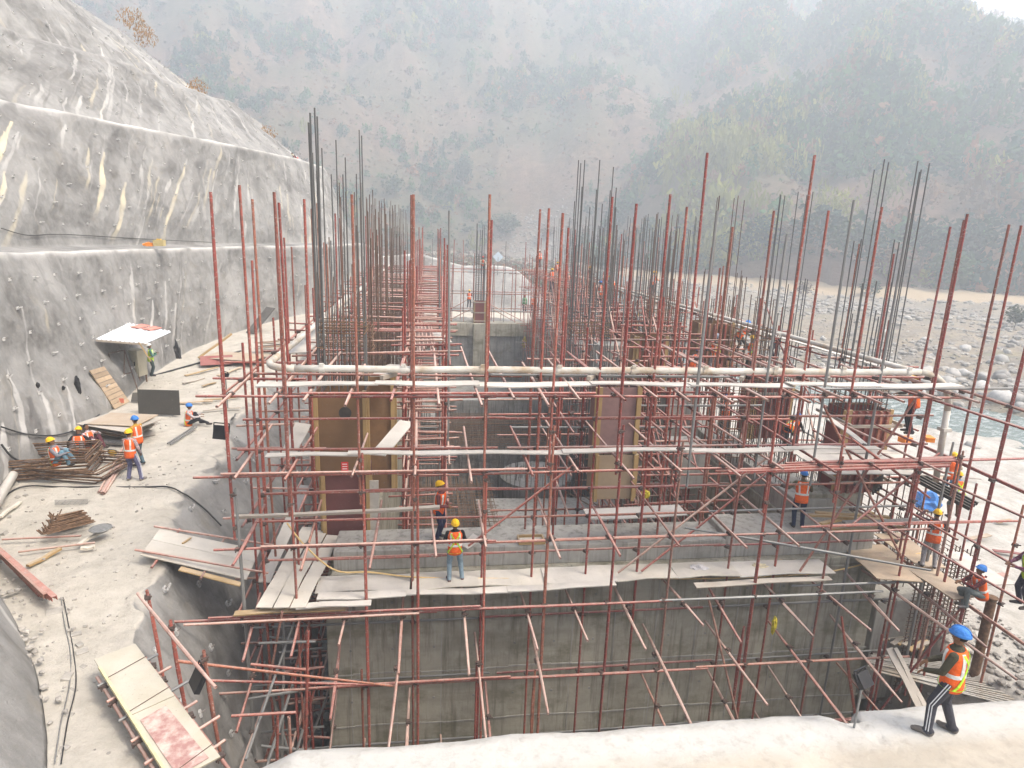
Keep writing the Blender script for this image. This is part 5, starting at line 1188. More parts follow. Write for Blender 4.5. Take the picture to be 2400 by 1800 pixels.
rag(oy(1672, 1350, 13.1), (.06, .05, .24), 'yellow rag hanging from a tube end in front of the wall', m_clothy, hang=True); rag(oy(1640, 1228, 14.8), (.24, .18, .12), 'crumpled sandy sack on the ledge left of the tray', m_cloth_t, 'sack', 'sack'); rag(oy(1508, 1228, 14.8), (.26, .16, .09), 'grey plastic bag on the ledge between two poles', m_cloth_w, 'plastic_bag', 'bag')
rag(oy(1133, 738, 60.5), (.2, .12, .5), 'yellow rag hanging on the far cross wall', m_clothy, hang=True); rag(oz(2005, 1085, -3.0), (.6, .5, .55), 'crumpled blue tarpaulin on the ground beyond the right scaffold', m_clothb, 'tarpaulin', 'tarpaulin')
for k, (px, py, y_) in enumerate(((1395, 1068, 17), (1490, 1158, 16))): rag(oy(px, py, y_), (.12, .1, .12), ('small yellow rag tied to a tube beside the middle column', 'yellow bit of rag on the upper lift')[k], m_clothy, hang=True)
hs = MB(); pts_ = [oy(620, 1130, 14.9), oy(660, 1180, 14.9), oy(725, 1232, 14.8), oy(800, 1236, 15.05), oy(900, 1247, 14.85), oy(1060, 1250, 14.7), oy(1200, 1250, 14.75), oy(1340, 1247, 14.8), oy(1500, 1250, 14.8), oy(1660, 1245, 14.8), oy(1790, 1235, 14.9), oy(1890, 1213, 15.0), oy(1990, 1195, 15.0)]
P_ = catmull([tuple(p) for p in pts_], 90); hs.path([tuple(q) for q in P_], .022, 6); solo('hose', 'long yellow hose snaking along the front ledge', 'hose', hs, m_hose)
# bundle of pink tubes on the left inner scaffold
for k in range(26):
    u = k/25; a = oz(868+u*62+random.uniform(-1, 1), 702+random.uniform(-3, 6), 4.55+.06*(k % 3)); b = oz(864+u*76+random.uniform(-1.2, 1.2), 752+random.uniform(-8, 14), 4.5+.06*(k % 3))
    o = put('loose_tube', TUBEP, None, seg_mat(a, b, .034)); tag(o, f'{NW[k]} pink tube from the left in the sloping bundle on the left scaffold', 'tube', 'bundle of pink tubes')

# ---------------------------------------------------------------- left access path
GZ = .53
_zc = np.where(facew, zc, 1e6)
def onwall(px, py, off=0.0, mask=None):
    # the point of the rock face seen through (px,py), brought off metres towards the viewer
    d = (pxv-px)**2+(pyv-py)**2; ok_ = (facew if mask is None else mask) & (zc > 5) & (d < 120); k_ = np.where(ok_)[0]; k_ = k_[np.argmin(zc[k_]+d[k_]*.02)]
    r_ = ray(px, py); q = r_*float(zc[k_]); q.z += CAMZ; return q-r_.normalized()*off
def at(px, py, z=GZ): return oz(px, py, z)
# canopy over the electrical cabinet
cn = thing('canopy', 'white corrugated canopy fixed to the rock face above the cabinet', 'canopy', at(290, 800))
D_ = onwall(278, 698, .15); A_ = onwall(207, 732, .5); B_ = oy(316, 741, A_.y+.2); C_ = oy(371, 716, D_.y-.6)
t = NT('white_sheet', .45, .4); m_sheet = t.col(t.ramp(t.noise(t.wco(), 1.5, 4), [(.3, (.55, .58, .60)), (.7, (.80, .81, .82))])); m_redsheet = simple('red_sheet', (.55, .22, .17), .6, .2, 3)
n_ = 44; vs = []
for j in range(2):
    for i in range(n_+1): u = i/n_; q = (A_.lerp(B_, u) if j == 0 else D_.lerp(C_, u)); vs.append(q+Vector((0, 0, .035*math.sin(u*n_*1.57))))
mb = MB(); mb.add(vs+[v-Vector((0, 0, .03)) for v in vs], [(i, i+1, n_+2+i, n_+1+i) for i in range(n_)]+[(2*n_+2+i+1, 2*n_+2+i, 3*n_+3+i, 3*n_+4+i) for i in range(n_)]+[(i+1, i, 2*n_+2+i, 2*n_+3+i) for i in range(n_)], 0); mb.build('corrugated_sheet', m_sheet, cn)
for u in (.35, .62):
    q = D_.lerp(C_, u-.1).lerp(A_.lerp(B_, u-.1), .12)+Vector((0, 0, .07)); r_ = D_.lerp(C_, u+.1).lerp(A_.lerp(B_, u+.1), .12)+Vector((0, 0, .07)); mb = MB(); mb.beam(q, r_, .9, .03); mb.build('red_sheet', m_redsheet, cn)
mb = MB(); mb.beam(A_+Vector((0, 0, -.07)), B_+Vector((0, 0, -.07)), .06, .08); mb.build('edge_bearer', m_timber_grey, cn)
p = A_.lerp(B_, .85); mb = MB(); mb.beam(p, p+Vector((.35, .2, -.9)), .12, .05); mb.build('strut', m_timber, cn)
def boxcab(px, py, w_, d_, h_, rot, label, lg=.4):
    p = at(px, py); root = thing('electrical_cabinet', label, 'cabinet', p); Rz = Matrix.Rotation(rot, 3, 'Z'); m_cab = simple('cream_cabinet', (.40, .37, .28), .5, .12, 2)
    mb = MB(); mb.box(p+Vector((0, 0, lg+h_/2)), (w_, d_, h_), Rz); mb.build('body', m_cab, root)
    mb = MB(); mb.box(p+Vector((0, 0, lg+h_/2))+Rz @ Vector((0, -d_/2-.015, 0)), (w_-.1, .03, h_-.1), Rz); dr = mb.build('door', simple('cabinet_door', (.44, .41, .31), .5, .1, 2), root)
    mb = MB(); mb.box(p+Vector((0, 0, lg+h_/2))+Rz @ Vector((w_*.36, -d_/2-.045, 0)), (.05, .04, .2), Rz); mb.build('handle', m_black, dr)
    for sx in (-1, 1):
        for sy in (-1, 1): q = p+Rz @ Vector((sx*(w_/2-.06), sy*(d_/2-.06), 0)); mb = MB(); mb.beam(q, q+Vector((0, 0, lg)), .06, .06, (1, 0, 0)); mb.build('leg', m_rebar_brown, root)
boxcab(291, 826, 1.1, .6, 1.3, -.3, 'cream electrical cabinet on legs under the white canopy')
def sheet(px, py, w_, l_, z, rot, label, mat, tilt=0, th=.022, group=None, name='plywood_sheet', roll=0):
    p = at(px, py, z); M3 = Matrix.Rotation(rot, 3, 'Z') @ Matrix.Rotation(tilt, 3, 'X') @ Matrix.Rotation(roll, 3, 'Y'); mb = MB()
    for k in range(4):
        pass
    mb.box(p, (w_, l_, th), M3); return solo(name, label, 'plywood sheet', mb, mat, group)
hts = 0
for k in range(13):
    z_ = .56+k*.06; lab = 'topmost brown plywood sheet of the stack on the left path' if k == 12 else f'{ordn[12-k] if 12-k < 9 else ("tenth", "eleventh", "twelfth", "thirteenth")[12-k-9]} plywood sheet from the top of the stack on the left path'
    sheet(262+jit(5)-(12-k)*.8, 908+(12-k)*2.0+jit(3), 2.2+jit(.3), 1.4+jit(.25), z_, -.35+jit(.22)+(0.25 if k < 2 else 0), lab, m_ply_tan if k in (12, 7, 3) else (m_ply_brown if k % 3 == 0 else m_timber_grey), roll=jit(.02), tilt=.03, group='stack of plywood sheets')
for k, (px, py, r_) in enumerate(((228, 935, .7), (300, 930, -.9), (245, 948, .25))): sheet(px, py, 1.9, .6, .545+.02*k, r_, ('grey sheet sticking out left under the plywood stack', 'grey sheet sticking out right under the plywood stack', 'narrow sheet lying in front of the plywood stack')[k], m_timber_grey)
def standing(p0, p1, h_, label, mat, lean=(0, .2, 0), th=.03):
    p0, p1 = Vector(p0), Vector(p1); u = (p1-p0); up_ = Vector((lean[0], lean[1], h_)); n_ = u.cross(up_).normalized()*th; vs = [p0, p1, p1+up_, p0+up_]
    mb = MB(); mb.add(vs+[v+n_ for v in vs], [(0, 1, 2, 3), (7, 6, 5, 4), (1, 0, 4, 5), (2, 1, 5, 6), (3, 2, 6, 7), (0, 3, 7, 4)]); return solo('formwork_panel', label, 'formwork panel', mb, mat)
standing(at(300, 895), at(390, 897), 1.0, 'black film faced board standing on edge beside the plywood stack', m_ply_black, (-.1, .35, 0))
standing(at(283, 868, .6), at(340, 866, .6), .35, 'dark board end behind the standing black board', m_ply_black, (0, .25, 0))
lp = thing('formwork_panel', 'long tan battened panel leaning against the rock face left of the cabinet', 'formwork panel', at(235, 880)); a, b = at(246, 884), at(278, 868); ta, tb = onwall(191, 800, .18), onwall(222, 791, .18); PQ = lambda u, v: a.lerp(b, v).lerp(ta.lerp(tb, v), u); up_ = ta-a
for q in range(9):
    u = q/9; vs = [PQ(u, 0), PQ(u, 1), PQ(u+.1, 1), PQ(u+.1, 0)]; n_ = (b-a).cross(up_).normalized()*.05; mb = MB(); mb.add(vs+[v+n_ for v in vs], [(0, 1, 2, 3), (7, 6, 5, 4), (1, 0, 4, 5), (2, 1, 5, 6), (3, 2, 6, 7), (0, 3, 7, 4)]); mb.build('board', m_ply_tan, lp)
mb = MB(); q = a.lerp(b, .55)+up_*.06+Vector((.02, -.06, .0)); mb.box(q+Vector((0, 0, .12)), (.3, .02, .2)); mb.build('notice', simple('red_notice2', (.6, .18, .12), .5, .1), lp)
fr_ = thing('wire_rack', 'thin dark wire frame leaning behind the tan panel', 'frame', at(262, 862)); mb = MB(); q0, q1 = at(250, 866)+Vector((.2, .3, 0)), at(285, 856)+Vector((.2, .3, 0)); u_ = Vector((-.7, .6, 2.0))
for a_, b_ in ((q0, q0+u_), (q1, q1+u_), (q0+u_, q1+u_), (q0, q1+u_), (q0+u_*.5, q1+u_*.5)): mb.tube(a_, b_, .025, 5)
mb.build('wire', m_rebar, fr_)
mb = MB(); mb.tube(at(256, 838, 1.0), at(256, 838, 1.0)+Vector((.05, -.05, .02)), .45, 9); o = solo('timber_disc', 'orange plywood disc propped left of the cabinet', 'plywood disc', mb, m_ply('orange_ply', (.42, .22, .07), dust=.1)); o.rotation_euler = (1.1, .2, .5); o.location = at(256, 836, .7)
for k, (px, py) in enumerate(((330, 800), (322, 804))): p = at(px, py); board(p, p+Vector((-.9, .3, 2.0)), .12, ('timber leaning against the cabinet by the man in the lime vest', 'second timber leaning on the cabinet')[k], m_timber, .05, 'timber', 'leaning_timber')
for k in range(5): sheet(505+k*1.0, 772-k*.6, 3.2, 2.0, .60+k*.07, -.2+jit(.1), f'brown sheet in the low pile beyond the sitting man, {ordn[4-k]} from the top', m_ply_brown if k % 2 else m_ply_tan, group='low pile of sheets')
sheet(468, 778, 1.7, 1.0, .8, .3, 'dusty purple sheet tilted against the low pile', m_ply_red, tilt=.35); p = at(430, 775); board(p, p+Vector((1.6, 1.2, 1.3)), .2, 'yellow timber propped on the tilted purple sheet', m_timber, .1, 'timber', 'leaning_timber')
for k in range(9): p = at(560+jit(22), 745+jit(8), .6+k*.07); board(p, p+Vector((3.0+jit(.4), .9+jit(1.2), jit(.1))), .3, f'weathered plank in the far heap along the left path, {ordn[8-k]} from the top', m_timber_grey if k % 2 else m_ply_brown, group='far heap of planks')
p = at(540, 720); board(p, p+Vector((1.2, 1.6, 1.7)), .9, 'dark board propped up on the far heap of planks', m_ply_black, n=3)
k = 0
for a, b, lab in (((400, 812), (470, 795), 'thin batten lying on the path beyond the cabinet'), ((395, 830), (440, 818), 'short plank on the path beyond the black board'), ((470, 812), (520, 795), 'grey batten near the path edge'), ((440, 866), (520, 858), 'long batten near the path edge behind the left poles'), ((438, 888), (520, 882), 'plank behind the sitting man in the blue helmet'), ((350, 872), (460, 868), 'thin pale strip across the path'), ((438, 836), (465, 827), 'small offcut on the path')):
    board(at(*a)+Vector((0, 0, .02)), at(*b)+Vector((0, 0, .02)), .16, lab, (m_timber, m_timber_grey, m_ply_tan)[k % 3], .04, 'timber', 'loose_timber'); k += 1
# frames and bundles of bent bars
def bundle_frames(px, py, nx_, label, rot):
    p = at(px, py); root = thing('stirrup_stack', label, 'stirrups', p); Rz = Matrix.Rotation(rot, 3, 'Z')
    for k in range(nx_):
        q = p+Vector((jit(.06), jit(.06), .05+k*.048)); r2 = Rz @ Matrix.Rotation(jit(.05), 3, 'Z'); w_, l_ = 1.25+jit(.08), .85+jit(.06); mb = MB(); c4 = [q+r2 @ Vector((sx*w_, sy*l_, jit(.02))) for sx, sy in ((-1, -1), (1, -1), (1, 1), (-1, 1))]
        for a, b in zip(c4, c4[1:]+c4[:1]): mb.tube(a, b, .022, 5)
        mb.build('stirrup', m_rebar_brown if k % 3 else m_rebar, root)
bundle_frames(115, 1015, 14, 'stack of square rusty stirrups on the left path with a man sitting on it', .18); bundle_frames(178, 1020, 9, 'second stack of square stirrups overlapping the first on its right', -.22)
bd_ = thing('bar_bundle', 'rusty bundle of bent bars lying on the left path below the stirrup stacks', 'rebar bundle', at(148, 1130)); mb = MB()
for k in range(64):
    u = random.random(); v = random.random()**1.5; a = at(90+u*25+v*12, 1155-u*40, .56+v*.42); b = at(200-u*25+jit(8), 1128-u*26, .56+v*.42+jit(.05)); mb.tube(a, b, .016, 4)
    if k % 3 == 0: mb.tube(a, a+Vector((jit(.1), jit(.1), .16)), .016, 4)
o = mb.build('bent_bar', m_rebar_brown, bd_); o['kind'] = 'stuff'
pn = thing('mortar_pan', 'shallow grey mortar pan lying by the bundle of bent bars', 'pan', at(218, 1148)); c_ = at(218, 1147, .72); mb = MB(); mb.tube(c_, c_+Vector((0, 0, .08)), .17, 18, r1=.26); mb.build('bowl', m_grey_tube, pn); mb = MB(); mb.path([c_+Vector((.26*math.cos(a), .26*math.sin(a), .08)) for a in np.linspace(0, 6.283, 20)], .012, 5); mb.build('rim', m_grey_tube, pn)
for k, (a, b) in enumerate((((5, 1165), (175, 1157)), ((40, 1192), (205, 1172)))): o = put('loose_tube', TUBEP, None, seg_mat(at(*a, .62), at(*b, .62), .028)); tag(o, ('upper dusty tube lying across the path edge by the bar bundle', 'lower dusty tube lying across the path edge by the bar bundle')[k], 'tube')
for k, (a, b) in enumerate((((170, 1180), (218, 1150)), ((60, 1225), (130, 1188)), ((175, 1187), (205, 1183)), ((0, 1120), (45, 1085)))): board(at(*a, .57), at(*b, .57), .1, ('pale timber beside the mortar pan', 'yellow timber above the red channels', 'short pale timber under the mortar pan', 'timber at the left edge of the picture')[k], m_timber if k == 1 else m_ply_pale, .06, 'timber', 'loose_timber')
for k, (a, b) in enumerate((((213, 1063), (268, 962)), ((219, 1065), (275, 965)), ((225, 1066), (282, 967)), ((222, 1064), (280, 966)), ((229, 1062), (286, 970)))): o = put('loose_tube', TUBEP, None, seg_mat(at(*a, .58+.055*(k == 3)), at(*b, .58+.055*(k == 3)), .034)); tag(o, f'{NW[k]} dusty tube from the left in the small heap beside the standing pair', 'tube', 'tubes beside the standing pair')
for k in range(6):
    a, b = at(-30+k*7, 1165+k*6, .75+.09*(k % 3)), at(88+k*6, 1283+k*2, .72+.09*(k % 3)); mb = MB(); d_ = (b-a).normalized(); s_ = d_.cross(Vector((0, 0, 1))).normalized()
    for off in (-.045, .045): mb.beam(a+s_*off, b+s_*off, .012, .10)
    mb.beam(a+Vector((0, 0, .045)), b+Vector((0, 0, .045)), .09, .012); solo('red_channel', f'red steel channel of the bundle at the lower left corner, {ordn[k]} from the left', 'steel channel', mb, m_red, 'red channels at the lower left')
for k, (a, b) in enumerate((((362, 958), (418, 922)), ((368, 960), (425, 922)))): mb = MB(); mb.beam(at(*a, .6), at(*b, .6), .05, .05); solo('steel_angle', ('left steel angle on the path below the sitting man', 'right steel angle on the path below the sitting man')[k], 'steel angle', mb, m_grey_tube)
wm = thing('wire_mesh', 'small grey piece of wire mesh flat on the left path', 'mesh', at(150, 1086)); mb = MB()
for k in range(6): mb.tube(at(120+k*13, 1090, .56), at(130+k*13, 1080, .56), .006, 4); mb.tube(at(118, 1090-k*1.9, .57), at(190, 1088-k*1.9, .57), .006, 4)
mb.build('wire', m_grey_tube, wm)
pv_ = thing('plastic_pipe', 'short grey pipe lying behind the sitting men on the left path', 'pipe', at(250, 955)); mb = MB(); mb.tube(at(228, 955, .66), at(266, 957, .66), .10, 12); mb.build('barrel', m_grey_tube, pv_)
cn2 = MB(); cn2.tube(at(-10, 1090, .9), at(36, 1012, .75), .13, 12); solo('concrete_pipe', 'pale pipe leaning at the left edge beside the stirrup stack', 'pipe', cn2, m_board)
# cables and pipes on the rock face and path
def cable(pts, r, label, mat, name='cable', cat='cable'):
    mb = MB(); P_ = catmull([tuple(p) for p in pts], 16*len(pts)); mb.path([tuple(q) for q in P_], r, 6); return solo(name, label, cat, mb, mat)
cable([at(-20, 1110), at(20, 1065), at(60, 1050), at(130, 1052), at(200, 1052), at(300, 1052), onwall(340, 1051, .12, LVv < 1.3), onwall(356, 1051, .14, LVv < 1.2), onwall(368, 1053, .16, LVv < 1.2), onwall(380, 1057, .16, LVv < 1.1), onwall(394, 1065, .14, LVv < 1.1), onwall(410, 1074, .1, LVv < 1.0), onwall(445, 1102, .1, LVv < 1.0), onwall(478, 1136, .12, LVv < 1.0)], .025, 'black cable crossing the left path and dropping into the trench', m_cable)
cable([onwall(3, 922, .15), onwall(60, 938, .12), onwall(120, 940, .12), onwall(170, 925, .12), onwall(215, 895, .12)], .025, 'black cable sagging along the foot of the rock face', m_cable)
cable([onwall(3, 960, .15), onwall(30, 990, .2), oz(75, 1002, .75), oz(115, 985, .8)], .03, 'thicker black cable looping down beside the stirrup stacks', m_cable)
cable([onwall(3, 493, .2), onwall(60, 508, .2), onwall(130, 506, .2), onwall(240, 512, .2), onwall(345, 518, .2), onwall(470, 524, .2)], .02, 'thin cable strung along the second bench face', m_cable)
cable([at(330, 812), at(390, 795), at(450, 778), at(520, 758)], .05, 'dark hose along the foot of the rock face beyond the cabinet', m_cable, 'hose', 'hose')
for k, (px, py, y_, s) in enumerate(((383, 765, 36.0, .55), (168, 835, 24.6, .33), (137, 838, 23.8, .16), (82, 832, 22.6, .2))):
    p = onwall(px, py, .12); rag(p, (.20*s*1.6, .14*s*1.6, 1.25*s if k < 2 else .5*s), ('long black drain sleeve hanging on the rock face right of the canopy', 'black drain sleeve hanging on the rock face left of the leaning panel', 'small black drain mouth on the rock face', 'dark pipe mouth low on the rock face')[k], m_black, 'drain_sleeve', 'drain sleeve', True)
for k, off_ in enumerate((0, 14)):
    cable([onwall(132+off_*.3, 1290, .03, LVv < 2.2), onwall(138+off_*.6, 1340, .03, LVv < 2.2), onwall(152+off_*.5, 1410, .03, LVv < 2.2), onwall(150+off_, 1480, .03, LVv < 2.2), onwall(132+off_, 1560, .03, LVv < 2.2), onwall(118+off_, 1650, .03, LVv < 2.2)], .010, ('left grey cable lying in the gutter at the lower left', 'right grey cable lying in the gutter at the lower left')[k], m_cable if k else m_grey_tube)
for k, (px, py, s_) in enumerate(((118, 1322, .20), (165, 1370, .12), (172, 1392, .10), (178, 1408, .13), (152, 1420, .10), (145, 1462, .14), (180, 1440, .08), (155, 1495, .12), (150, 1545, .09))):
    q = onwall(px, py, .02, LVv < 2.2); mb = MB(); mb.box(q, (s_*1.5, s_, s_*.35), Matrix.Rotation(random.random()*6, 3, 'Z') @ Matrix.Rotation(random.uniform(-.3, .3), 3, 'X')); solo('concrete_chunk', f'{ordn[k]} pale flat concrete chunk from the top along the lower left gutter', 'chunk', mb, m_chip, 'concrete chunks in the gutter')
# walkways of plywood at the lower left
rp = thing('plywood_ramp', 'pale plywood ramp bridging from the left path to the front scaffold', 'ramp', at(430, 1190)); A_, B_, C_, D_ = oz(345, 1143, .82), oz(303, 1199, .82), oz(532, 1252, .12), oz(562, 1188, .12)
for u0, u1 in ((0, .42), (.43, .99)):
    vs = [A_.lerp(B_, u0), A_.lerp(B_, u1), D_.lerp(C_, u1), D_.lerp(C_, u0)]; mb = MB(); mb.add(vs+[v+Vector((0, 0, -.025)) for v in vs], [(0, 1, 2, 3), (7, 6, 5, 4), (1, 0, 4, 5), (2, 1, 5, 6), (3, 2, 6, 7), (0, 3, 7, 4)]); mb.build('sheet', m_ply_pale, rp)
mb = MB(); q = A_.lerp(B_, .35).lerp(D_.lerp(C_, .35), .28)+Vector((0, 0, .02)); mb.beam(q, q+Vector((.1, .3, 0)), .05, .03); mb.build('cleat', m_timber, rp)
for u, off in ((-.04, .06), (.92, .09)): put('bearer_tube', TUBEP, rp, seg_mat(A_.lerp(B_, u)+Vector((-.15, 0, off)), D_.lerp(C_, u)+Vector((.5, 0, off)), .03))
for v_ in (.15, .6): put('bearer_tube', TUBE, rp, seg_mat(A_.lerp(D_, v_)+Vector((0, .3, -.06)), B_.lerp(C_, v_)+Vector((0, -.3, -.06)), .03))
mb = MB(); mb.beam(B_.lerp(C_, .38)+Vector((0, -.1, -.05)), C_+Vector((-.1, -.12, -.06)), .16, .03); mb.build('edge_board', m_timber, rp)
wk = thing('plywood_walkway', 'cream plywood walkway with a worn red patch on red tubes at the bottom left', 'walkway', at(330, 1520)); zW = 1.0
a0, a1, b1, b0 = oz(203, 1424, zW), oz(292, 1390, zW), oz(476, 1634, zW), oz(371, 1690, zW)
def wkp(u, v, dz=0): return a0.lerp(a1, u).lerp(b0.lerp(b1, u), v)+Vector((0, 0, dz))
m_cream = m_ply('cream_plywood', (.47, .425, .31), dust=.45); m_edge = simple('yellow_edge', (.56, .50, .30), .7, .15, 6)
for k, (v0, v1) in enumerate(((0, .19), (.192, .52), (.522, 1.0))):
    vs = [wkp(0, v0, .01*(k % 2)), wkp(1, v0, .01*(k % 2)), wkp(1, v1, .01*(k % 2)), wkp(0, v1, .01*(k % 2))]; mb = MB(); mb.add(vs+[v+Vector((0, 0, -.022)) for v in vs], [(0, 1, 2, 3), (7, 6, 5, 4), (1, 0, 4, 5), (2, 1, 5, 6), (3, 2, 6, 7), (0, 3, 7, 4)]); s_ = mb.build('sheet', m_cream, wk)
t = NT('worn_red_film', .6, .3); g = t.wco(); t.col(t.mix(t.ramp(t.noise(g, 3.5, 6, .7), [(.42, 0.), (.62, 1.)]), (.33, .18, .16), (.52, .43, .37))); m_wred = t.m
vs = [wkp(.12, .58, .016), wkp(.72, .56, .016), wkp(.80, .98, .016), wkp(.14, .99, .016)]; mb = MB(); mb.add(vs+[v+Vector((0, 0, -.006)) for v in vs], [(0, 1, 2, 3), (7, 6, 5, 4), (1, 0, 4, 5), (2, 1, 5, 6), (3, 2, 6, 7), (0, 3, 7, 4)]); mb.build('red_film_patch', m_wred, wk)
mb = MB(); mb.beam(wkp(-.01, .1, .03), wkp(-.01, .99, .03), .04, .06); mb.build('edge_strip', m_edge, wk)
for u in (-.09, 1.06): put('bearer_tube', TUBEP if u < 0 else TUBE, wk, seg_mat(wkp(u, .1, -.13), wkp(u, 1.06, -.13), .028))
for v_ in (.2, .34, .5, .66, .82, .97): put('cross_tube', TUBEG if v_ in (.2, .5) else TUBEP, wk, seg_mat(wkp(-.22, v_, -.06), wkp(1.3+.25*random.random(), v_-.06, -.06), .026)); (put('tie_bar', BARB, wk, seg_mat(wkp(-.03, v_, .022), wkp(1.02, v_-.05, .022), .006)) if v_ in (.2, .5, .97) else None)
nr = Scaffold('leaning red tube guard rail beside the cream walkway at the lower left', at(330, 1350)); a, b = oz(297, 1282, 1.75), oz(466, 1485, 1.7)
nr.tube('rail', a, b, TUBEP, .026); nr.tube('rail', oz(382, 1428, 1.35), oy(850, 1482, 13.7), TUBE, .028)
for px, py, bx, by in ((317, 1275, 345, 1440), (368, 1340, 380, 1510), (440, 1405, 450, 1650)): q = oz(px, py, 1.8); nr.tube('post', Vector((q.x+.1, q.y+.05, -.3)), q, TUBE, .028); nr.clamp(q+Vector((0, 0, -.15)))
for v_ in (.2, .34, .66, .97): nr.clamp(wkp(1.06, v_, -.1)); nr.clamp(wkp(-.09, v_, -.1))
nr.finish()
# floodlights
m_lens = simple('flood_glass', (.05, .05, .055), .2, .1, 3, .6)
def flood(p, label, face, s=.32, stand=0):
    p = Vector(p); root = thing('floodlight', label, 'floodlight', p-Vector((0, 0, stand))); f = Vector(face).normalized(); q = f.to_track_quat('Y', 'Z').to_matrix()
    mb = MB(); mb.box(p, (s, .09, s*.9), q); mb.build('housing', m_black, root); mb = MB(); mb.box(p+f*.048, (s*.86, .012, s*.74), q); mb.build('lens', m_lens, root)
    mb = MB(); [mb.beam(p+q @ Vector((sx*s*.54, 0, 0)), p+q @ Vector((sx*s*.54, -.02, s*.6)), .02, .02, (1, 0, 0)) for sx in (-1, 1)]; mb.beam(p+q @ Vector((-s*.54, -.02, s*.6)), p+q @ Vector((s*.54, -.02, s*.6)), .02, .02); mb.build('bracket', m_black, root)
    if stand: mb = MB(); mb.tube(p-Vector((0, 0, stand)), p, .016, 8); mb.build('stand', m_grey_tube, root)
flood(oy(478, 934, 14.1), 'black floodlight on the leftmost pole of the front scaffold', (.3, 1, -.3), .34); flood(oz(428, 1467, 1.35), 'black floodlight on the guard rail at the lower left', (.8, .5, -.5), .36); flood(oy(487, 812, 19.5), 'small black floodlight on a wire by the path edge', (.5, .5, -.3), .2, 1.0)
p = oz(1838, 1560, 2.0); fl_ = Vector((p.x, p.y-.15, 2.0)); flood(fl_+Vector((-.02, .05, .8)), 'black floodlight on a pole at the edge of the near slab', (-.4, 1, -.9), .23, .8)
flood(oy(1512, 705, 33), 'black floodlight inside the middle cage of the right scaffold', (-.5, -1, -.2), .5); flood(oy(1362, 683, 44), 'black floodlight far along the right scaffold', (-.5, -1, -.2), .55); flood(oy(1528, 685, 36), 'smaller black floodlight above the middle cage', (-.5, -1, -.2), .35); flood(oy(1842, 838, 22.5), 'black floodlight hanging behind the pump pipe on the right', (-.5, -1, -.2), .25)
# things on the benches and far end
gm = thing('generator', 'small yellow and orange machine on the lower bench lip', 'machine', oz(330, 534, 6.9)); q = oz(330, 533, 6.95); m_yel = simple('yellow_paint', (.62, .40, .05), .5, .15, 4); m_or = simple('orange_paint', (.75, .24, .03), .5, .15, 4)
mb = MB(); mb.box(q+Vector((.3, .2, .22)), (.55, .4, .34)); mb.build('engine_box', simple('khaki_paint', (.45, .36, .16), .5, .15, 4), gm); mb = MB(); mb.box(q+Vector((-.2, .1, .12)), (.35, .3, .2)); mb.tube(q+Vector((-.2, .1, .2)), q+Vector((-.55, .1, .08)), .08, 8); mb.build('pump_body', m_or, gm); mb = MB(); mb.box(q+Vector((.3, .2, .42)), (.2, .2, .06)); mb.build('filler', m_yel, gm)
sg = thing('sign', 'pale blue diamond sign on a post beyond the far cross wall', 'sign', oy(1073, 575, 72)); q = oy(1076, 555, 72); mb = MB(); mb.tube(q-Vector((0, 0, 2.0)), q, .04, 8); mb.build('post', m_grey_tube, sg); mb = MB(); mb.box(q, (.85, .05, .85), Matrix.Rotation(R(45), 3, 'Y')); mb.build('plate', simple('pale_blue_sign', (.48, .56, .62), .5, .1, 2), sg)
# right-hand ground: rods, boards, timber
for k in range(16): a = oz(1875+jit(10), 1432+k*2.4, -3.3); b = oz(2210, 1462+k*5.2, -2.9); mb = MB(); mb.tube(a+Vector((0, 0, .3)), b+Vector((0, 0, .12)), .022, 5); solo('steel_rod', f'{NW[k]} pale steel rod from the back in the fan on the right ground', 'rod', mb, m_pipe, 'steel rods on the right ground')
for k in range(9): a = oz(1885+k*12, 1400+k*5+jit(8), -3.4); board(a+Vector((0, 0, .45)), a+Vector((1.0+jit(.3), .4+jit(.6), .5+jit(.1))), .13, f'{NW[k]} scrap timber from the left in the heap behind the thick steel post', m_timber_grey if k % 2 else m_timber, .05, 'timber', 'loose_timber', 'scrap timber heap')
for k, (a, b, w_) in enumerate((((1920, 1400), (1985, 1530), .22), ((1932, 1400), (2000, 1530), .14))): pa, pb = oz(*a, -1.9), oz(*b, -2.9); board(pa, pb, w_, ('wide plank leaning down in front of the thick steel post', 'narrow plank leaning down beside the wide one')[k], m_timber_grey)
for k, (px, py, dx, dy, m_) in enumerate(((2100, 1145, 1.2, .3, m_ply_tan), (2150, 1170, 1.4, -.6, m_ply_red), (2105, 1260, 1.6, .4, m_red), (2060, 985, 1.5, -.5, m_timber_grey), (2120, 1430, .7, .9, m_board), (2030, 1005, 1.0, .6, m_ply_tan), (2160, 1095, 1.0, .2, m_timber))):
    p = oz(px, py, -2.8); p.z = float(bedz(np.array([p.x]), np.array([p.y]))[0])+.08; board(p, p+Vector((dx, dy, .03)), .22, ('pale boards lying on the ground right of the climbing workers', 'red board lying on the ground near the right edge', 'red strip lying beyond the sitting man', 'grey board on the bank near the river', 'pale board on the ground behind the near worker', 'tan board on the bank near the boulders', 'yellow offcut on the pale ground at the right')[k], m_)
for k, (px, py) in enumerate(((1955, 950), (2005, 948))): p = oy(px, py, 17.0); mb = MB(); mb.box(p, (.34, .24, .13), Matrix.Rotation(.3+k, 3, 'Z')); mb.box(p+Vector((0, 0, .07)), (.36, .26, .02), Matrix.Rotation(.3+k, 3, 'Z')); solo('orange_box', ('orange crate beside the nearest right-hand form', 'second orange crate on the deck by the pump pipe')[k], 'crate', mb, m_or)
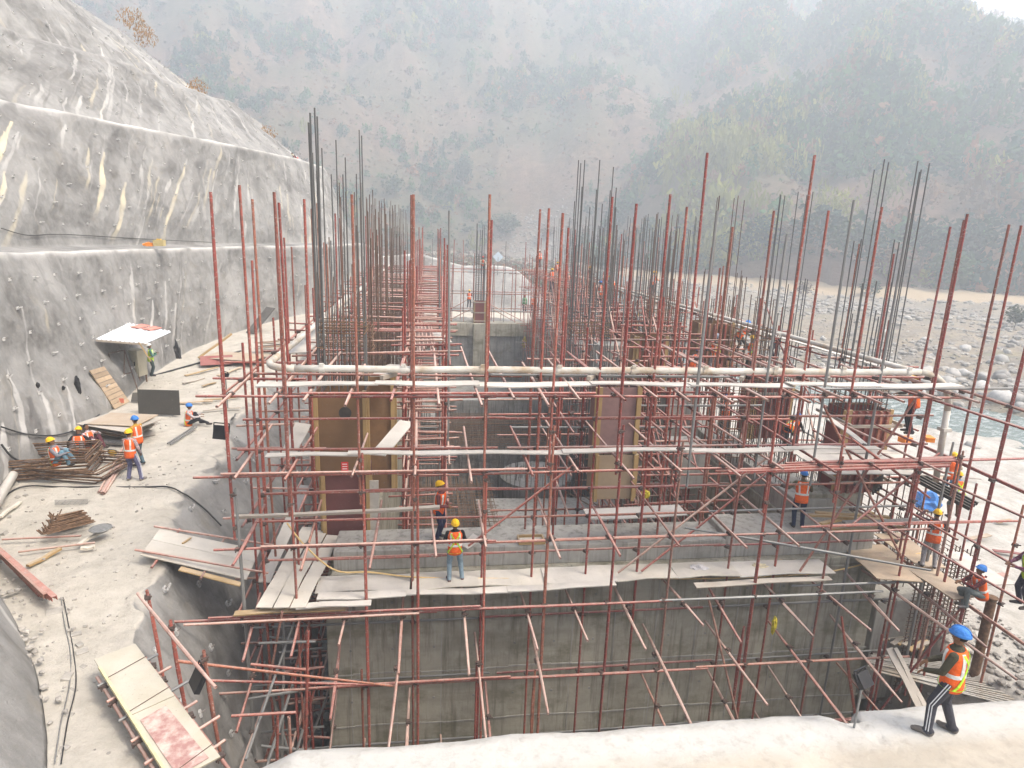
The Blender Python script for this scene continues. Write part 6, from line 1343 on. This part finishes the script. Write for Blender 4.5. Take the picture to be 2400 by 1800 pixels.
hm = thing('helmet', 'yellow helmet lying upturned on the left path beside the bareheaded man', 'helmet', at(243, 978)); mb = MB(); c_ = at(243, 976, .66); mb.ell(c_, (.14, .16, .13), 14, 8, Matrix.Rotation(2.6, 3, 'X'), z0=-.1); mb.build('shell', simple('yellow_helmet', (.80, .47, .02), .35, .1, 5, .5), hm); mb = MB(); mb.tube(c_, c_+Vector((0, .02, .02)), .16, 16); mb.build('lining', m_black, hm)
# ================================================================== people
def skincol(k): return [(.20, .105, .06), (.16, .08, .045), (.25, .135, .085)][k % 3]
_mc = {}
def fabric(c, name='fabric', var=.18):
    key = (name,)+tuple(round(x, 3) for x in c)
    if key not in _mc:
        t = NT(name, .85, .15); g = t.wco(); f = t.noise(g, 16, 5, .7); t.bump(t.noise(g, 13, 5, .6, .8), .035, .9)
        _mc[key] = t.col(t.ramp(f, [(.3, tuple(x*(1-var) for x in c)), (.7, tuple(min(1, x*(1+var)) for x in c))]))
    return _mc[key]
def plaid(c1_, c2_):
    key = ('plaid',)+tuple(c1_)
    if key not in _mc:
        t = NT('checked_shirt', .85, .1); g = t.wco((1, 1, 1)); ck = t.n('ShaderNodeTexChecker'); ck.inputs['Scale'].default_value = 22; t.l(g, ck.inputs[0]); ck.inputs[1].default_value = tuple(c1_)+(1,); ck.inputs[2].default_value = tuple(c2_)+(1,); _mc[key] = t.col(ck.outputs[0])
    return _mc[key]
ORANGE, LIME, SILVER, HARN = (.78, .13, .025), (.50, .72, .05), (.62, .62, .58), (.45, .72, .05)
HEL = dict(y=(.80, .47, .02), b=(.05, .20, .55), w=(.75, .75, .72), r=(.65, .06, .05), g=(.25, .28, .32))
def ik(a, b, l1, l2, hint):
    a, b, hint = Vector(a), Vector(b), Vector(hint); d = b-a; L_ = min(d.length, (l1+l2)*.998); d.normalize(); b = a+d*L_
    x = (l1*l1-l2*l2+L_*L_)/(2*L_); h = math.sqrt(max(l1*l1-x*x, 0)); n_ = hint-d*hint.dot(d)
    if n_.length < 1e-3: n_ = d.orthogonal()
    return a+d*x+n_.normalized()*h, b
PEOPLE = []
def person(foot, face, label, pose='stand', helmet='y', vest=ORANGE, shirt=(.05, .05, .055), pants=(.03, .045, .09), shoes=(.06, .05, .045), harness=None, group=None, h=1.68, skin=0, side_stripe=None, lean=None, hands=None, feet=None, pel=None, head=(0, 0), voxel=.016, bands=True, twist=0, check=None, barelegs=False):
    s = h/1.74; pz_ = .945
    LN, SL = 0.04, 0.0
    H = {-1: Vector((-.24, .10, .82)), 1: Vector((.24, .10, .82))}; Fm_ = {-1: Vector((-.12, 0, .0)), 1: Vector((.12, .03, .0))}; KH = Vector((0, 1, .1))
    if pose == 'stand': pass
    elif pose == 'walk': Fm_ = {-1: Vector((-.13, .22, 0)), 1: Vector((.15, -.10, 0))}; pz_ = .92; H = {-1: Vector((-.20, .22, .90)), 1: Vector((.22, .18, .92))}
    elif pose == 'work': H = {-1: Vector((-.10, .40, 1.10)), 1: Vector((.12, .42, 1.12))}; LN = .16
    elif pose == 'phone': H = {-1: Vector((-.06, .30, 1.22)), 1: Vector((.10, .28, 1.16))}; LN = .06
    elif pose == 'look': H = {-1: Vector((-.03, .26, 1.06)), 1: Vector((.05, .28, 1.04))}; LN = .14
    elif pose == 'bend': LN = 1.15; pz_ = .86; H = {-1: Vector((-.15, .75, .55)), 1: Vector((.15, .78, .5))}; Fm_ = {-1: Vector((-.16, -.05, 0)), 1: Vector((.16, .1, 0))}
    elif pose == 'stoop': LN = .75; pz_ = .86; H = {-1: Vector((-.14, .62, .80)), 1: Vector((.16, .66, .78))}; Fm_ = {-1: Vector((-.15, -.05, 0)), 1: Vector((.15, .1, 0))}
    elif pose == 'sit': pz_ = .14; LN = -.05; Fm_ = {-1: Vector((-.13, .52, .0)), 1: Vector((.13, .46, .0))}; H = {-1: Vector((-.13, .42, .46)), 1: Vector((.16, .38, .44))}; KH = Vector((0, .3, 1))
    elif pose == 'sitlegs': pz_ = .13; LN = .12; Fm_ = {-1: Vector((-.10, .50, .0)), 1: Vector((.12, .82, .0))}; H = {-1: Vector((-.16, .46, .40)), 1: Vector((.14, .50, .38))}; KH = Vector((0, .3, 1))
    elif pose == 'perch': pz_ = .42; LN = .30; Fm_ = {-1: Vector((-.13, .42, .0)), 1: Vector((.15, .30, -.1))}; H = {-1: Vector((-.10, .55, .72)), 1: Vector((.12, .5, .62))}; KH = Vector((0, 1, .6))
    elif pose == 'squat': pz_ = .26; LN = .45; Fm_ = {-1: Vector((-.14, .16, 0)), 1: Vector((.14, .2, 0))}; H = {-1: Vector((-.12, .55, .35)), 1: Vector((.12, .55, .3))}; KH = Vector((0, 1, .8))
    elif pose == 'climb': H = {-1: Vector((-.20, .30, 1.65)), 1: Vector((.18, .36, 1.28))}; Fm_ = {-1: Vector((-.11, .06, .0)), 1: Vector((.14, .10, .22))}; LN = .12
    elif pose == 'reach': H = {-1: Vector((-.18, .45, 1.35)), 1: Vector((.16, .42, 1.20))}; LN = .12; Fm_ = {-1: Vector((-.13, -.06, 0)), 1: Vector((.13, .08, 0))}
    if lean is not None: LN = lean
    for k_, v in (hands or {}).items(): H[k_] = Vector(v)
    for k_, v in (feet or {}).items(): Fm_[k_] = Vector(v)
    P0 = Vector((0, 0, pz_)) if pel is None else Vector(pel)
    if pose in ('bend', 'stoop'): P0 += Vector((0, -.12, 0))
    u = Vector((SL, math.sin(LN), math.cos(LN))).normalized(); r = Vector((math.cos(twist), math.sin(twist), 0)); f = u.cross(r)*-1; f = r.cross(u)*-1
    f = u.cross(r); f = -f if f.y < 0 and abs(LN) < 1.5 else f
    mb = MB(); bones = []
    def cap(a, b, ra, rb, lab, n=10):
        a, b = Vector(a), Vector(b); mb.tube(a, b, ra, n, r1=rb); mb.ell(a, (ra,)*3, 10, 6); mb.ell(b, (rb,)*3, 10, 6); bones.append((a, b, (ra+rb)/2, lab))
    T3 = Matrix((r, f, u)).transposed()
    # torso: stacked ellipses
    prof = [(-.12, .135, .105), (-.05, .165, .125), (.03, .165, .125), (.14, .145, .108), (.26, .160, .118), (.36, .180, .118), (.43, .175, .100), (.47, .12, .08), (.50, .07, .065)]
    vs = []; n = 16
    for tt, a_, b_ in prof:
        for k in range(n): an = 2*math.pi*k/n; vs.append(P0+T3 @ Vector((a_*math.cos(an), b_*math.sin(an), tt)))
    fs = [(i*n+k, i*n+(k+1) % n, (i+1)*n+(k+1) % n, (i+1)*n+k) for i in range(len(prof)-1) for k in range(n)]+[tuple(range(n-1, -1, -1)), tuple((len(prof)-1)*n+k for k in range(n))]
    mb.add(vs, fs); bones.append((P0+u*.08, P0+u*.42, .13, 'shirt')); bones.append((P0-u*.06, P0+u*.0, .14, 'pants'))
    neck = P0+u*.49; hd = head; hf = (Vector((math.sin(hd[0]), math.cos(hd[0]), 0))); uh = (u*.35+Vector((0, 0, 1))).normalized()
    uh = (uh+hf*math.sin(-hd[1])).normalized(); rh = hf.cross(uh).normalized(); fh = uh.cross(rh); H3 = Matrix((rh, fh, uh)).transposed(); hc = neck+u*.06+uh*.115
    cap(neck-u*.03, hc-uh*.06, .056, .052, 'skin'); bones[-1] = (neck+u*.02, hc-uh*.05, .05, 'skin')
    mb.ell(hc, (.073, .092, .108), 16, 12, H3); mb.ell(hc+H3 @ Vector((0, .02, -.062)), (.052, .066, .05), 12, 8, H3); bones.append((hc-uh*.05, hc+uh*.04, .085, 'skin'))
    mb.ell(hc+H3 @ Vector((0, .096, -.022)), (.014, .022, .026), 8, 6, H3)
    for sx in (-1, 1): mb.ell(hc+H3 @ Vector((sx*.076, -.005, -.01)), (.012, .022, .034), 8, 6, H3)
    for sd in (-1, 1):
        sh = P0+T3 @ Vector((sd*.185, 0, .42)); tgt = H[sd]
        hint = Vector((sd*.8, -.6, -.5)); el, wr = ik(sh, tgt, .285, .255, hint)
        cap(sh, el, .063, .050, 'shirt'); cap(el, wr, .049, .036, 'shirt' if not barelegs else 'shirt'); fd = (wr-el).normalized()
        if pose in ('stand', 'walk'): hdv = (fd+Vector((0, .15, -.4))).normalized()
        else: hdv = (fd+Vector((0, .15, -.1))).normalized()
        lat = hdv.cross(Vector((0, 0, 1)) if abs(hdv.z) < .8 else Vector((0, 1, 0))).normalized(); pn_ = lat.cross(hdv)
        pc = wr+hdv*.05; rot = Matrix((lat, hdv, pn_)).transposed(); mb.ell(pc, (.041, .055, .018), 10, 8, rot); bones.append((wr+fd*.015, pc+hdv*.12, .035, 'skin'))
        for q, (off, ln) in enumerate(((-.030, .062), (-.010, .074), (.010, .070), (.029, .055))):
            a = pc+lat*off+hdv*.042; b = a+hdv*ln*.55-pn_*.008; c = b+hdv*ln*.4-pn_*.026; mb.tube(a, b, .0095, 6, r1=.009); mb.tube(b, c, .009, 6, r1=.0075); mb.ell(b, (.009,)*3, 6, 4); mb.ell(c, (.0078,)*3, 6, 4)
        a = pc-lat*sd*.03-hdv*.02; b = a-lat*sd*.028+hdv*.03; c = b+hdv*.034-pn_*.006; mb.tube(a, b, .012, 6, r1=.0105); mb.tube(b, c, .0105, 6, r1=.008); mb.ell(c, (.008,)*3, 6, 4)
        hp = P0+Vector((sd*.095, 0, -.04)); an = Fm_[sd]+Vector((0, -.04, .085)); kn, an = ik(hp, an, .43, .42, KH+Vector((sd*.12, 0, 0)))
        cap(hp, kn, .100, .076, 'pants'); cap(kn, an, .072, .058, 'pants' if not barelegs else 'skin'); toe_ = Vector((sd*.04, .17, -.055)) if pose not in ('sit', 'sitlegs') else Vector((sd*.04, .15, -.02))
        cap(an+Vector((0, -.04, -.045)), an+toe_, .044, .036, 'shoe'); mb.ell(an+Vector((sd*.015, .05, -.045)), (.052, .135, .045), 12, 8); mb.ell(an+Vector((0, -.03, -.02)), (.05, .062, .055), 10, 6)
    PEOPLE.append(dict(mb=mb, bones=bones, foot=Vector(foot), face=face, s=s, label=label, group=group, voxel=voxel, mats=dict(shirt=check or fabric(shirt, 'shirt'), pants=fabric(pants, 'trousers'), skin=fabric(skincol(skin), 'skin', .08), shoe=fabric(shoes, 'shoes')),
        P0=P0, T3=T3, hc=hc, H3=H3, helmet=helmet, vest=vest, harness=harness, bands=bands, side_stripe=side_stripe, legs=[b for b in bones if b[3] == 'pants']))
def shell(T3, P0, rings, off=0.0, a0=0, a1=2*math.pi, n=24, th=.008):
    vs = []; N_ = n+1
    for o2 in (off, off-th):
        for tt, a_, b_ in rings:
            for k in range(N_): an = a0+(a1-a0)*k/n; vs.append(P0+T3 @ Vector(((a_+o2)*math.cos(an), (b_+o2)*math.sin(an), tt)))
    m = len(rings)*N_; fs = []
    for i in range(len(rings)-1):
        for k in range(n):
            q = (i*N_+k, i*N_+k+1, (i+1)*N_+k+1, (i+1)*N_+k); fs.append(q); fs.append(tuple(m+x for x in reversed(q)))
    for k in range(n): fs.append((k+1, k, m+k, m+k+1)); e = (len(rings)-1)*N_; fs.append((e+k, e+k+1, m+e+k+1, m+e+k))
    return vs, fs
VR = [(-.16, .168, .132), (-.08, .178, .138), (.03, .174, .136), (.14, .162, .126), (.26, .176, .132), (.34, .190, .132), (.40, .186, .122), (.435, .165, .108), (.465, .125, .090)]
def vr(t_):
    for (t0, a0, b0), (t1, a1, b1) in zip(VR[:-1], VR[1:]):
        if t0 <= t_ <= t1: q = (t_-t0)/(t1-t0); return a0+(a1-a0)*q, b0+(b1-b0)*q
    return VR[-1][1:]
def strap(T3, P0, pts, w, off, mb):
    """a flat strip laid on the vest: pts are (angle, height)"""
    vs = []
    for an, t_ in pts:
        a_, b_ = vr(t_); c = T3 @ Vector(((a_+off)*math.cos(an), (b_+off)*math.sin(an), t_))
        tn = T3 @ Vector((-math.sin(an), math.cos(an), 0)); nn = T3 @ Vector((math.cos(an), math.sin(an), 0)).normalized()
        for sx, o2 in ((-1, 0), (1, 0), (1, .008), (-1, .008)): vs.append(P0+c+tn*(sx*w/2)+nn*o2)
    fs = []
    for i in range(len(pts)-1):
        for k in range(4): fs.append((i*4+k, i*4+(k+1) % 4, (i+1)*4+(k+1) % 4, (i+1)*4+k))
    fs += [(3, 2, 1, 0), tuple((len(pts)-1)*4+k for k in range(4))]; mb.add(vs, fs)
def finish_people():
    tmp = []
    for d in PEOPLE:
        me = d['mb'].mesh('body_raw', m_black); o = bpy.data.objects.new('body_raw', me); COL.objects.link(o)
        m = o.modifiers.new('r', 'REMESH'); m.mode = 'VOXEL'; m.voxel_size = d['voxel']; m.use_smooth_shade = True; m2 = o.modifiers.new('s', 'SMOOTH'); m2.factor = .5; m2.iterations = 2 if d['voxel'] < .012 else 1; tmp.append(o)
    dg = bpy.context.evaluated_depsgraph_get(); dg.update()
    outs = [bpy.data.meshes.new_from_object(o.evaluated_get(dg)) for o in tmp]
    for o in tmp: me = o.data; bpy.data.objects.remove(o); bpy.data.meshes.remove(me)
    for d, me in zip(PEOPLE, outs):
        me.name = 'body'; me.materials.clear(); names = ['shirt', 'pants', 'skin', 'shoe']
        for nme in names: me.materials.append(d['mats'][nme])
        nf = len(me.polygons); c = np.empty(nf*3, np.float32); me.polygons.foreach_get('center', c); c = c.reshape(-1, 3); best = np.full(nf, 1e9); lab = np.zeros(nf, int)
        for a, b, rad, l_ in d['bones']:
            a, b = np.array(a), np.array(b); ab = b-a; t_ = np.clip(((c-a) @ ab)/max(ab @ ab, 1e-6), 0, 1); ds = np.linalg.norm(c-(a+t_[:, None]*ab), axis=1)-rad; w_ = ds < best; best[w_] = ds[w_]; lab[w_] = names.index(l_)
        me.polygons.foreach_set('material_index', lab.astype(np.int32)); me.polygons.foreach_set('use_smooth', np.ones(nf, bool))
        root = thing('person', d['label'], 'person', d['foot'], d['group'])
        MW = Matrix.Translation(d['foot']) @ Matrix.Rotation(d['face'], 4, 'Z') @ Matrix.Scale(d['s'], 4)
        put('body', me, root, MW)
        if d['vest'] is not None:
            vs, fs = shell(d['T3'], d['P0'], VR, .012); mb = MB(); mb.add(vs, fs, 0, True); put('safety_vest', mb.mesh('safety_vest', fabric(d['vest'], 'vest')), root, MW)
            if d['bands']:
                mb = MB(); a_, b_ = vr(.10); vs, fs = shell(d['T3'], d['P0'], [(.075, *vr(.075)), (.13, *vr(.13))], .021); mb.add(vs, fs); put('reflective_band', mb.mesh('reflective_band', fabric(SILVER, 'reflective', .08)), root, MW)
                mb = MB()
                for ca in (math.pi/2-.62, math.pi/2+.62, -math.pi/2-.62, -math.pi/2+.62): strap(d['T3'], d['P0'], [(ca, t_) for t_ in (.13, .2, .28, .35, .41, .45)], .05, .014, mb)
                put('reflective_band', mb.mesh('reflective_band', fabric(SILVER, 'reflective', .08)), root, MW)
        if d['harness'] is not None:
            mb = MB(); X_ = -math.pi/2
            for sg_ in (-1, 1): strap(d['T3'], d['P0'], [(X_+sg_*q, t_) for q, t_ in ((.62, .44), (.45, .38), (.2, .31), (0, .25), (-.3, .16), (-.6, .06), (-.9, -.03), (-1.2, -.1))], .038, .022, mb)
            strap(d['T3'], d['P0'], [(a, -.10) for a in np.linspace(0, 2*math.pi, 26)], .05, .024, mb); put('harness', mb.mesh('harness', fabric(d['harness'], 'harness', .1)), root, MW)
        if d['side_stripe'] is not None:
            mb = MB()
            for a, b, rad, l_ in d['legs'][1:]:
                s_ = Vector((1, 0, 0)) if a.x+b.x > 0 else Vector((-1, 0, 0)); dv = (b-a).normalized(); s_ = (s_-dv*s_.dot(dv)).normalized(); q = dv.cross(s_)
                for o_ in (-.016, .016): mb.beam(a+s_*(rad*1.12)+q*o_, b+s_*(rad*.84)+q*o_, .012, .012, tuple(s_))
            put('side_stripe', mb.mesh('side_stripe', fabric(d['side_stripe'], 'stripe', .05)), root, MW)['kind'] = 'stuff'
        hc, H3 = d['hc'], d['H3']
        mb = MB(); mb.ell(hc+H3 @ Vector((0, -.012, .012)), (.080, .096, .104), 14, 10, H3, z0=-.55); vsn = [(Vector(v)-hc) for v in mb.v]; keep = MB()
        loc = [H3.transposed() @ v for v in vsn]
        fsn = [f for f in mb.f if all(not (loc[i].y > .035 and loc[i].z < .045) for i in f)]
        keep.add(mb.v, fsn, 0, True); put('hair', keep.mesh('hair', fabric((.012, .01, .009), 'hair', .2)), root, MW)
        ey = MB()
        for sx in (-1, 1): ey.ell(hc+H3 @ Vector((sx*.030, .083, .012)), (.012, .008, .007), 8, 5, H3)
        ey.ell(hc+H3 @ Vector((0, .078, -.062)), (.026, .012, .006), 8, 5, H3); put('eyes_and_mouth', ey.mesh('eyes_and_mouth', fabric((.03, .018, .015), 'dark_features', .1)), root, MW)
        if d['helmet']:
            hm_ = fabric(HEL[d['helmet']], 'helmet_shell', .06); hm_.node_tree.nodes['Principled BSDF'].inputs['Roughness'].default_value = .4
            mb = MB(); c0 = hc+H3 @ Vector((0, -.005, .042)); mb.ell(c0, (.106, .128, .108), 20, 12, H3, z0=0.0); he = put('helmet', mb.mesh('helmet', hm_), root, MW)
            mb = MB(); vs = []; n = 24
            for rr, zz in ((1.0, .012), (1.0, -.006), (1.22, -.012), (1.22, -.022)):
                for k in range(n): an = 2*math.pi*k/n; ex = rr if rr == 1 else 1.06+.12*max(0, math.sin(an))**2; vs.append(c0+H3 @ Vector((.106*ex*math.cos(an), .128*ex*math.sin(an), zz)))
            fs = [(k, (k+1) % n, 2*n+(k+1) % n, 2*n+k) for k in range(n)]+[(2*n+k, 2*n+(k+1) % n, 3*n+(k+1) % n, 3*n+k) for k in range(n)]+[(3*n+k, 3*n+(k+1) % n, n+(k+1) % n, n+k) for k in range(n)]; mb.add(vs, fs, 0, True); put('brim', mb.mesh('brim', hm_), he, MW)
            mb = MB(); mb.path([c0+H3 @ Vector((0, .128*math.cos(a)*1.0, .110*math.sin(a))) for a in np.linspace(.25, 2.9, 12)], .010, 6); put('ridge', mb.mesh('ridge', hm_), he, MW)
F_AWAY = 0.0
def deg(x): return R(x)
# near man on the slab; facing = rotation about z from +Y (positive turns left)
person(oz(2030, 1583, 2.0), deg(38), 'man in a blue helmet and orange vest standing on the near slab, back turned', 'stand', 'b', feet={-1: (-.17, .17, 0), 1: (.15, -.07, 0)}, shirt=(.06, .055, .035), pants=(.055, .055, .065), harness=HARN, side_stripe=(.7, .7, .7), shoes=(.16, .14, .12), h=1.7, voxel=.0095, head=(.15, .02), hands={-1: (-.16, .30, .98), 1: (.10, .32, 1.0)})
person((.70, 14.66, .01), deg(4), 'man in a yellow helmet and pale jeans standing on the front ledge, back turned', 'stand', 'y', shirt=(.02, .02, .022), pants=(.20, .27, .31), harness=HARN, shoes=(.15, .09, .08), voxel=.012, head=(0, .25), hands={-1: (-.16, .25, .98), 1: (.16, .25, .98)}, feet={-1: (-.14, 0, 0), 1: (.2, .05, 0)})
person(oz(948, 1163, .52), deg(-115), 'man in a yellow helmet and maroon shirt studying his hands on the upper lift', 'look', 'y', shirt=(.15, .05, .05), pants=(.02, .025, .06), voxel=.012, head=(0, .45), bands=True)
person(oz(288, 1036, GZ), deg(-14), 'man in a yellow helmet and striped purple trousers standing on the left path', 'stand', 'y', check=plaid((.30, .22, .22), (.45, .36, .36)), pants=(.10, .10, .17), side_stripe=(.6, .6, .65), shoes=(.2, .18, .16), voxel=.012, hands={-1: (-.08, .26, 1.0), 1: (.2, .2, .9)}, feet={-1: (-.12, 0, 0), 1: (.28, .06, 0)})
person(oz(303, 1004, GZ), deg(70), 'man in a blue helmet standing beside a yellow helmeted man on the left path', 'stand', 'b', shirt=(.45, .27, .04), pants=(.09, .14, .17), voxel=.013, h=1.72)
person(oz(122, 1004, .95)+Vector((0, 0, 0)), deg(-82), 'man in a yellow helmet and blue jeans sitting on the rusty stirrup stack', 'sit', 'y', shirt=(.17, .17, .19), pants=(.13, .23, .29), harness=HARN, voxel=.012, pel=(0, 0, .16), head=(0, .35))
person(oz(172, 977, .62), deg(-165), 'man in a yellow helmet sitting with black sleeves and leaning back on his arms', 'sit', 'y', shirt=(.02, .02, .025), pants=(.32, .28, .28), voxel=.013, hands={-1: (-.34, -.12, .1), 1: (.34, -.05, .1)}, lean=-.2, head=(.3, .35))
person(oz(196, 967, .58), deg(-110), 'bareheaded man with black hair sitting in maroon trousers against the rock foot', 'sit', None, check=plaid((.50, .44, .44), (.34, .25, .27)), pants=(.10, .03, .04), voxel=.013, lean=-.15, hands={-1: (-.08, .30, .62), 1: (.16, .40, .4)})
person(oz(408, 917, GZ), deg(-85), 'man in a blue helmet and black trousers sitting at the edge of the left path', 'sitlegs', 'b', shirt=(.42, .38, .38), pants=(.025, .025, .03), harness=HARN, voxel=.013)
person(oz(329, 812, GZ), deg(-70), 'man in a white helmet and lime vest looking at a phone beside the cabinet', 'phone', 'w', vest=LIME, shirt=(.06, .16, .13), pants=(.05, .07, .07), voxel=.015, head=(0, .5), h=1.74)
person(oz(1722, 1138, .68), deg(-18), 'man in a blue helmet and navy trousers on the right part of the upper lift', 'work', 'b', shirt=(.12, .11, .07), pants=(.02, .03, .07), voxel=.013, h=1.7, hands={-1: (-.22, .3, 1.2), 1: (.12, .35, 1.15)})
person(oy(1702, 970, 20.5), deg(-60), 'man doubled over in an orange vest behind the middle lift boards', 'bend', 'b', shirt=(.05, .05, .05), pants=(.05, .05, .05), harness=HARN)
person(oy(1562, 935, 24.5), deg(-10), 'man in a blue helmet half hidden deep in the right scaffold', 'work', 'b', shirt=(.2, .2, .22), pants=(.06, .06, .07))
person(oy(1597, 766, 26.2), deg(-75), 'man in a blue helmet and harness stooping on top of the brown ribbed form', 'stoop', 'b', shirt=(.10, .10, .07), pants=(.05, .06, .06), harness=HARN, voxel=.015, h=1.74)
person(oy(1618, 812, 24.3), deg(5), 'man in a yellow helmet standing in front of the brown ribbed form', 'work', 'y', shirt=(.2, .18, .16), pants=(.05, .06, .05), harness=HARN, voxel=.016)
person(oy(1541, 808, 24.0), deg(12), 'man in grey trousers with his back turned left of the brown ribbed form', 'work', 'g', shirt=(.5, .3, .2), pants=(.30, .29, .28), harness=HARN, voxel=.016, head=(0, .9))
person(oy(1668, 775, 27.5), deg(70), 'man in a grey helmet stooping right of the brown ribbed form', 'stoop', 'g', shirt=(.14, .13, .11), pants=(.06, .06, .07), voxel=.018)
person(oy(1497, 800, 26), deg(-60), 'man in a dark blue helmet crouching left of the formed columns', 'squat', 'b', shirt=(.2, .15, .2), pants=(.05, .05, .06), voxel=.018)
person(oy(1962, 935, 16.4), deg(62), 'man in a loose orange vest under the boards at the right pump pipe bend', 'work', 'y', shirt=(.12, .12, .10), pants=(.03, .03, .035), bands=False, voxel=.014, h=1.76)
person(oy(2058, 1118, 17.2), deg(-20), 'man in grey shorts and a green harness climbing the right scaffold', 'stoop', 'y', shirt=(.05, .22, .36), pants=(.14, .16, .14), harness=HARN, voxel=.014, barelegs=True, lean=.5, hands={-1: (-.2, .5, 1.0), 1: (.25, .45, .8)})
person(oy(2042, 1080, 18.0), deg(-35), 'man in an orange vest and dark trousers behind the climbing man in shorts', 'reach', 'y', shirt=(.45, .40, .30), pants=(.02, .03, .06), voxel=.014)
person(oy(2003, 1224, 14.3), deg(-30), 'man in grey trousers gripping a red pole on the plywood platform at the right', 'climb', 'y', shirt=(.08, .04, .045), pants=(.30, .29, .29), voxel=.012, feet={1: (.16, .02, 0), -1: (-.14, 0, 0)}, bands=True, hands={-1: (-.25, .35, 1.5), 1: (.3, .35, 1.05)})
person(oy(2112, 1310, 12.8), deg(75), 'man in a blue helmet and red checked shirt perched on a tube at the right', 'perch', 'b', check=plaid((.17, .035, .03), (.06, .02, .025)), pants=(.15, .17, .16), voxel=.011, shoes=(.16, .14, .13), head=(0, .4))
person(oy(2206, 1310, 12.0), deg(75), 'man in a red helmet and lime vest cut off by the right edge', 'work', 'r', vest=LIME, shirt=(.12, .04, .06), pants=(.03, .03, .05), voxel=.011, check=plaid((.12, .035, .06), (.2, .08, .12)))
far = [((1408, 640), 42, -75, 'y', 'man in a yellow helmet standing upright on the right pump pipe deck', 'work', (.55, .25, .15)), ((1322, 640), 45, 40, 'y', 'man in a yellow helmet bending beside the middle cage rebars', 'stoop', (.1, .1, .1)), ((1296, 664), 40, 30, 'b', 'man in a blue helmet and jeans on the inner right deck', 'work', (.25, .22, .2)), ((1352, 655), 40, -50, 'g', 'man in a grey helmet crouching beside the middle cage', 'squat', (.12, .1, .1)),
       ((1270, 622), 50, -70, 'y', 'man in a yellow helmet and dark shirt without a vest on the right deck', 'work', (.05, .05, .05)), ((1229, 606), 54, 60, 'y', 'man in an orange vest kneeling left of the dark shirted man', 'squat', (.5, .15, .08)), ((1206, 588), 62, 20, 'y', 'man in a bright vest between the two far right poles', 'squat', (.3, .12, .08)), ((1192, 625), 52, 10, 'y', 'man in a yellow helmet low in the far right scaffold', 'work', (.3, .12, .08)),
       ((1166, 577), 64, 40, 'w', 'man in a white cap standing at the far right corner of the works', 'work', (.2, .15, .1)), ((1013, 664), 61.8, -20, 'y', 'man in a yellow helmet standing left of the far red form', 'work', (.08, .05, .05)), ((1042, 592), 62.2, -170, 'r', 'man in a red helmet standing on top of the far column', 'work', (.5, .5, .4)),
       ((1133, 674), 62.2, 150, 'r', 'man in a red helmet and green vest on the far cross wall', 'stand', (.2, .35, .2)), ((1151, 675), 62.2, 170, 'r', 'man in a red helmet and orange vest on the far cross wall', 'stand', (.5, .2, .1))]
for (px, py), y_, a_, he, lab, po, sh in far:
    person(oy(px, py, y_), deg(a_), lab, po, he, vest=(None if 'without' in lab else ((.16, .40, .18) if 'green vest' in lab else ORANGE)), shirt=sh, pants=(.05, .05, .06), voxel=.022, h=1.7)
person(oz(641, 345, 14.75), deg(110), 'man in a red top lying on the lip of the second bench', 'sit', None, vest=(.7, .08, .06), shirt=(.6, .55, .4), pants=(.05, .05, .05), voxel=.025, lean=.9)
finish_people()
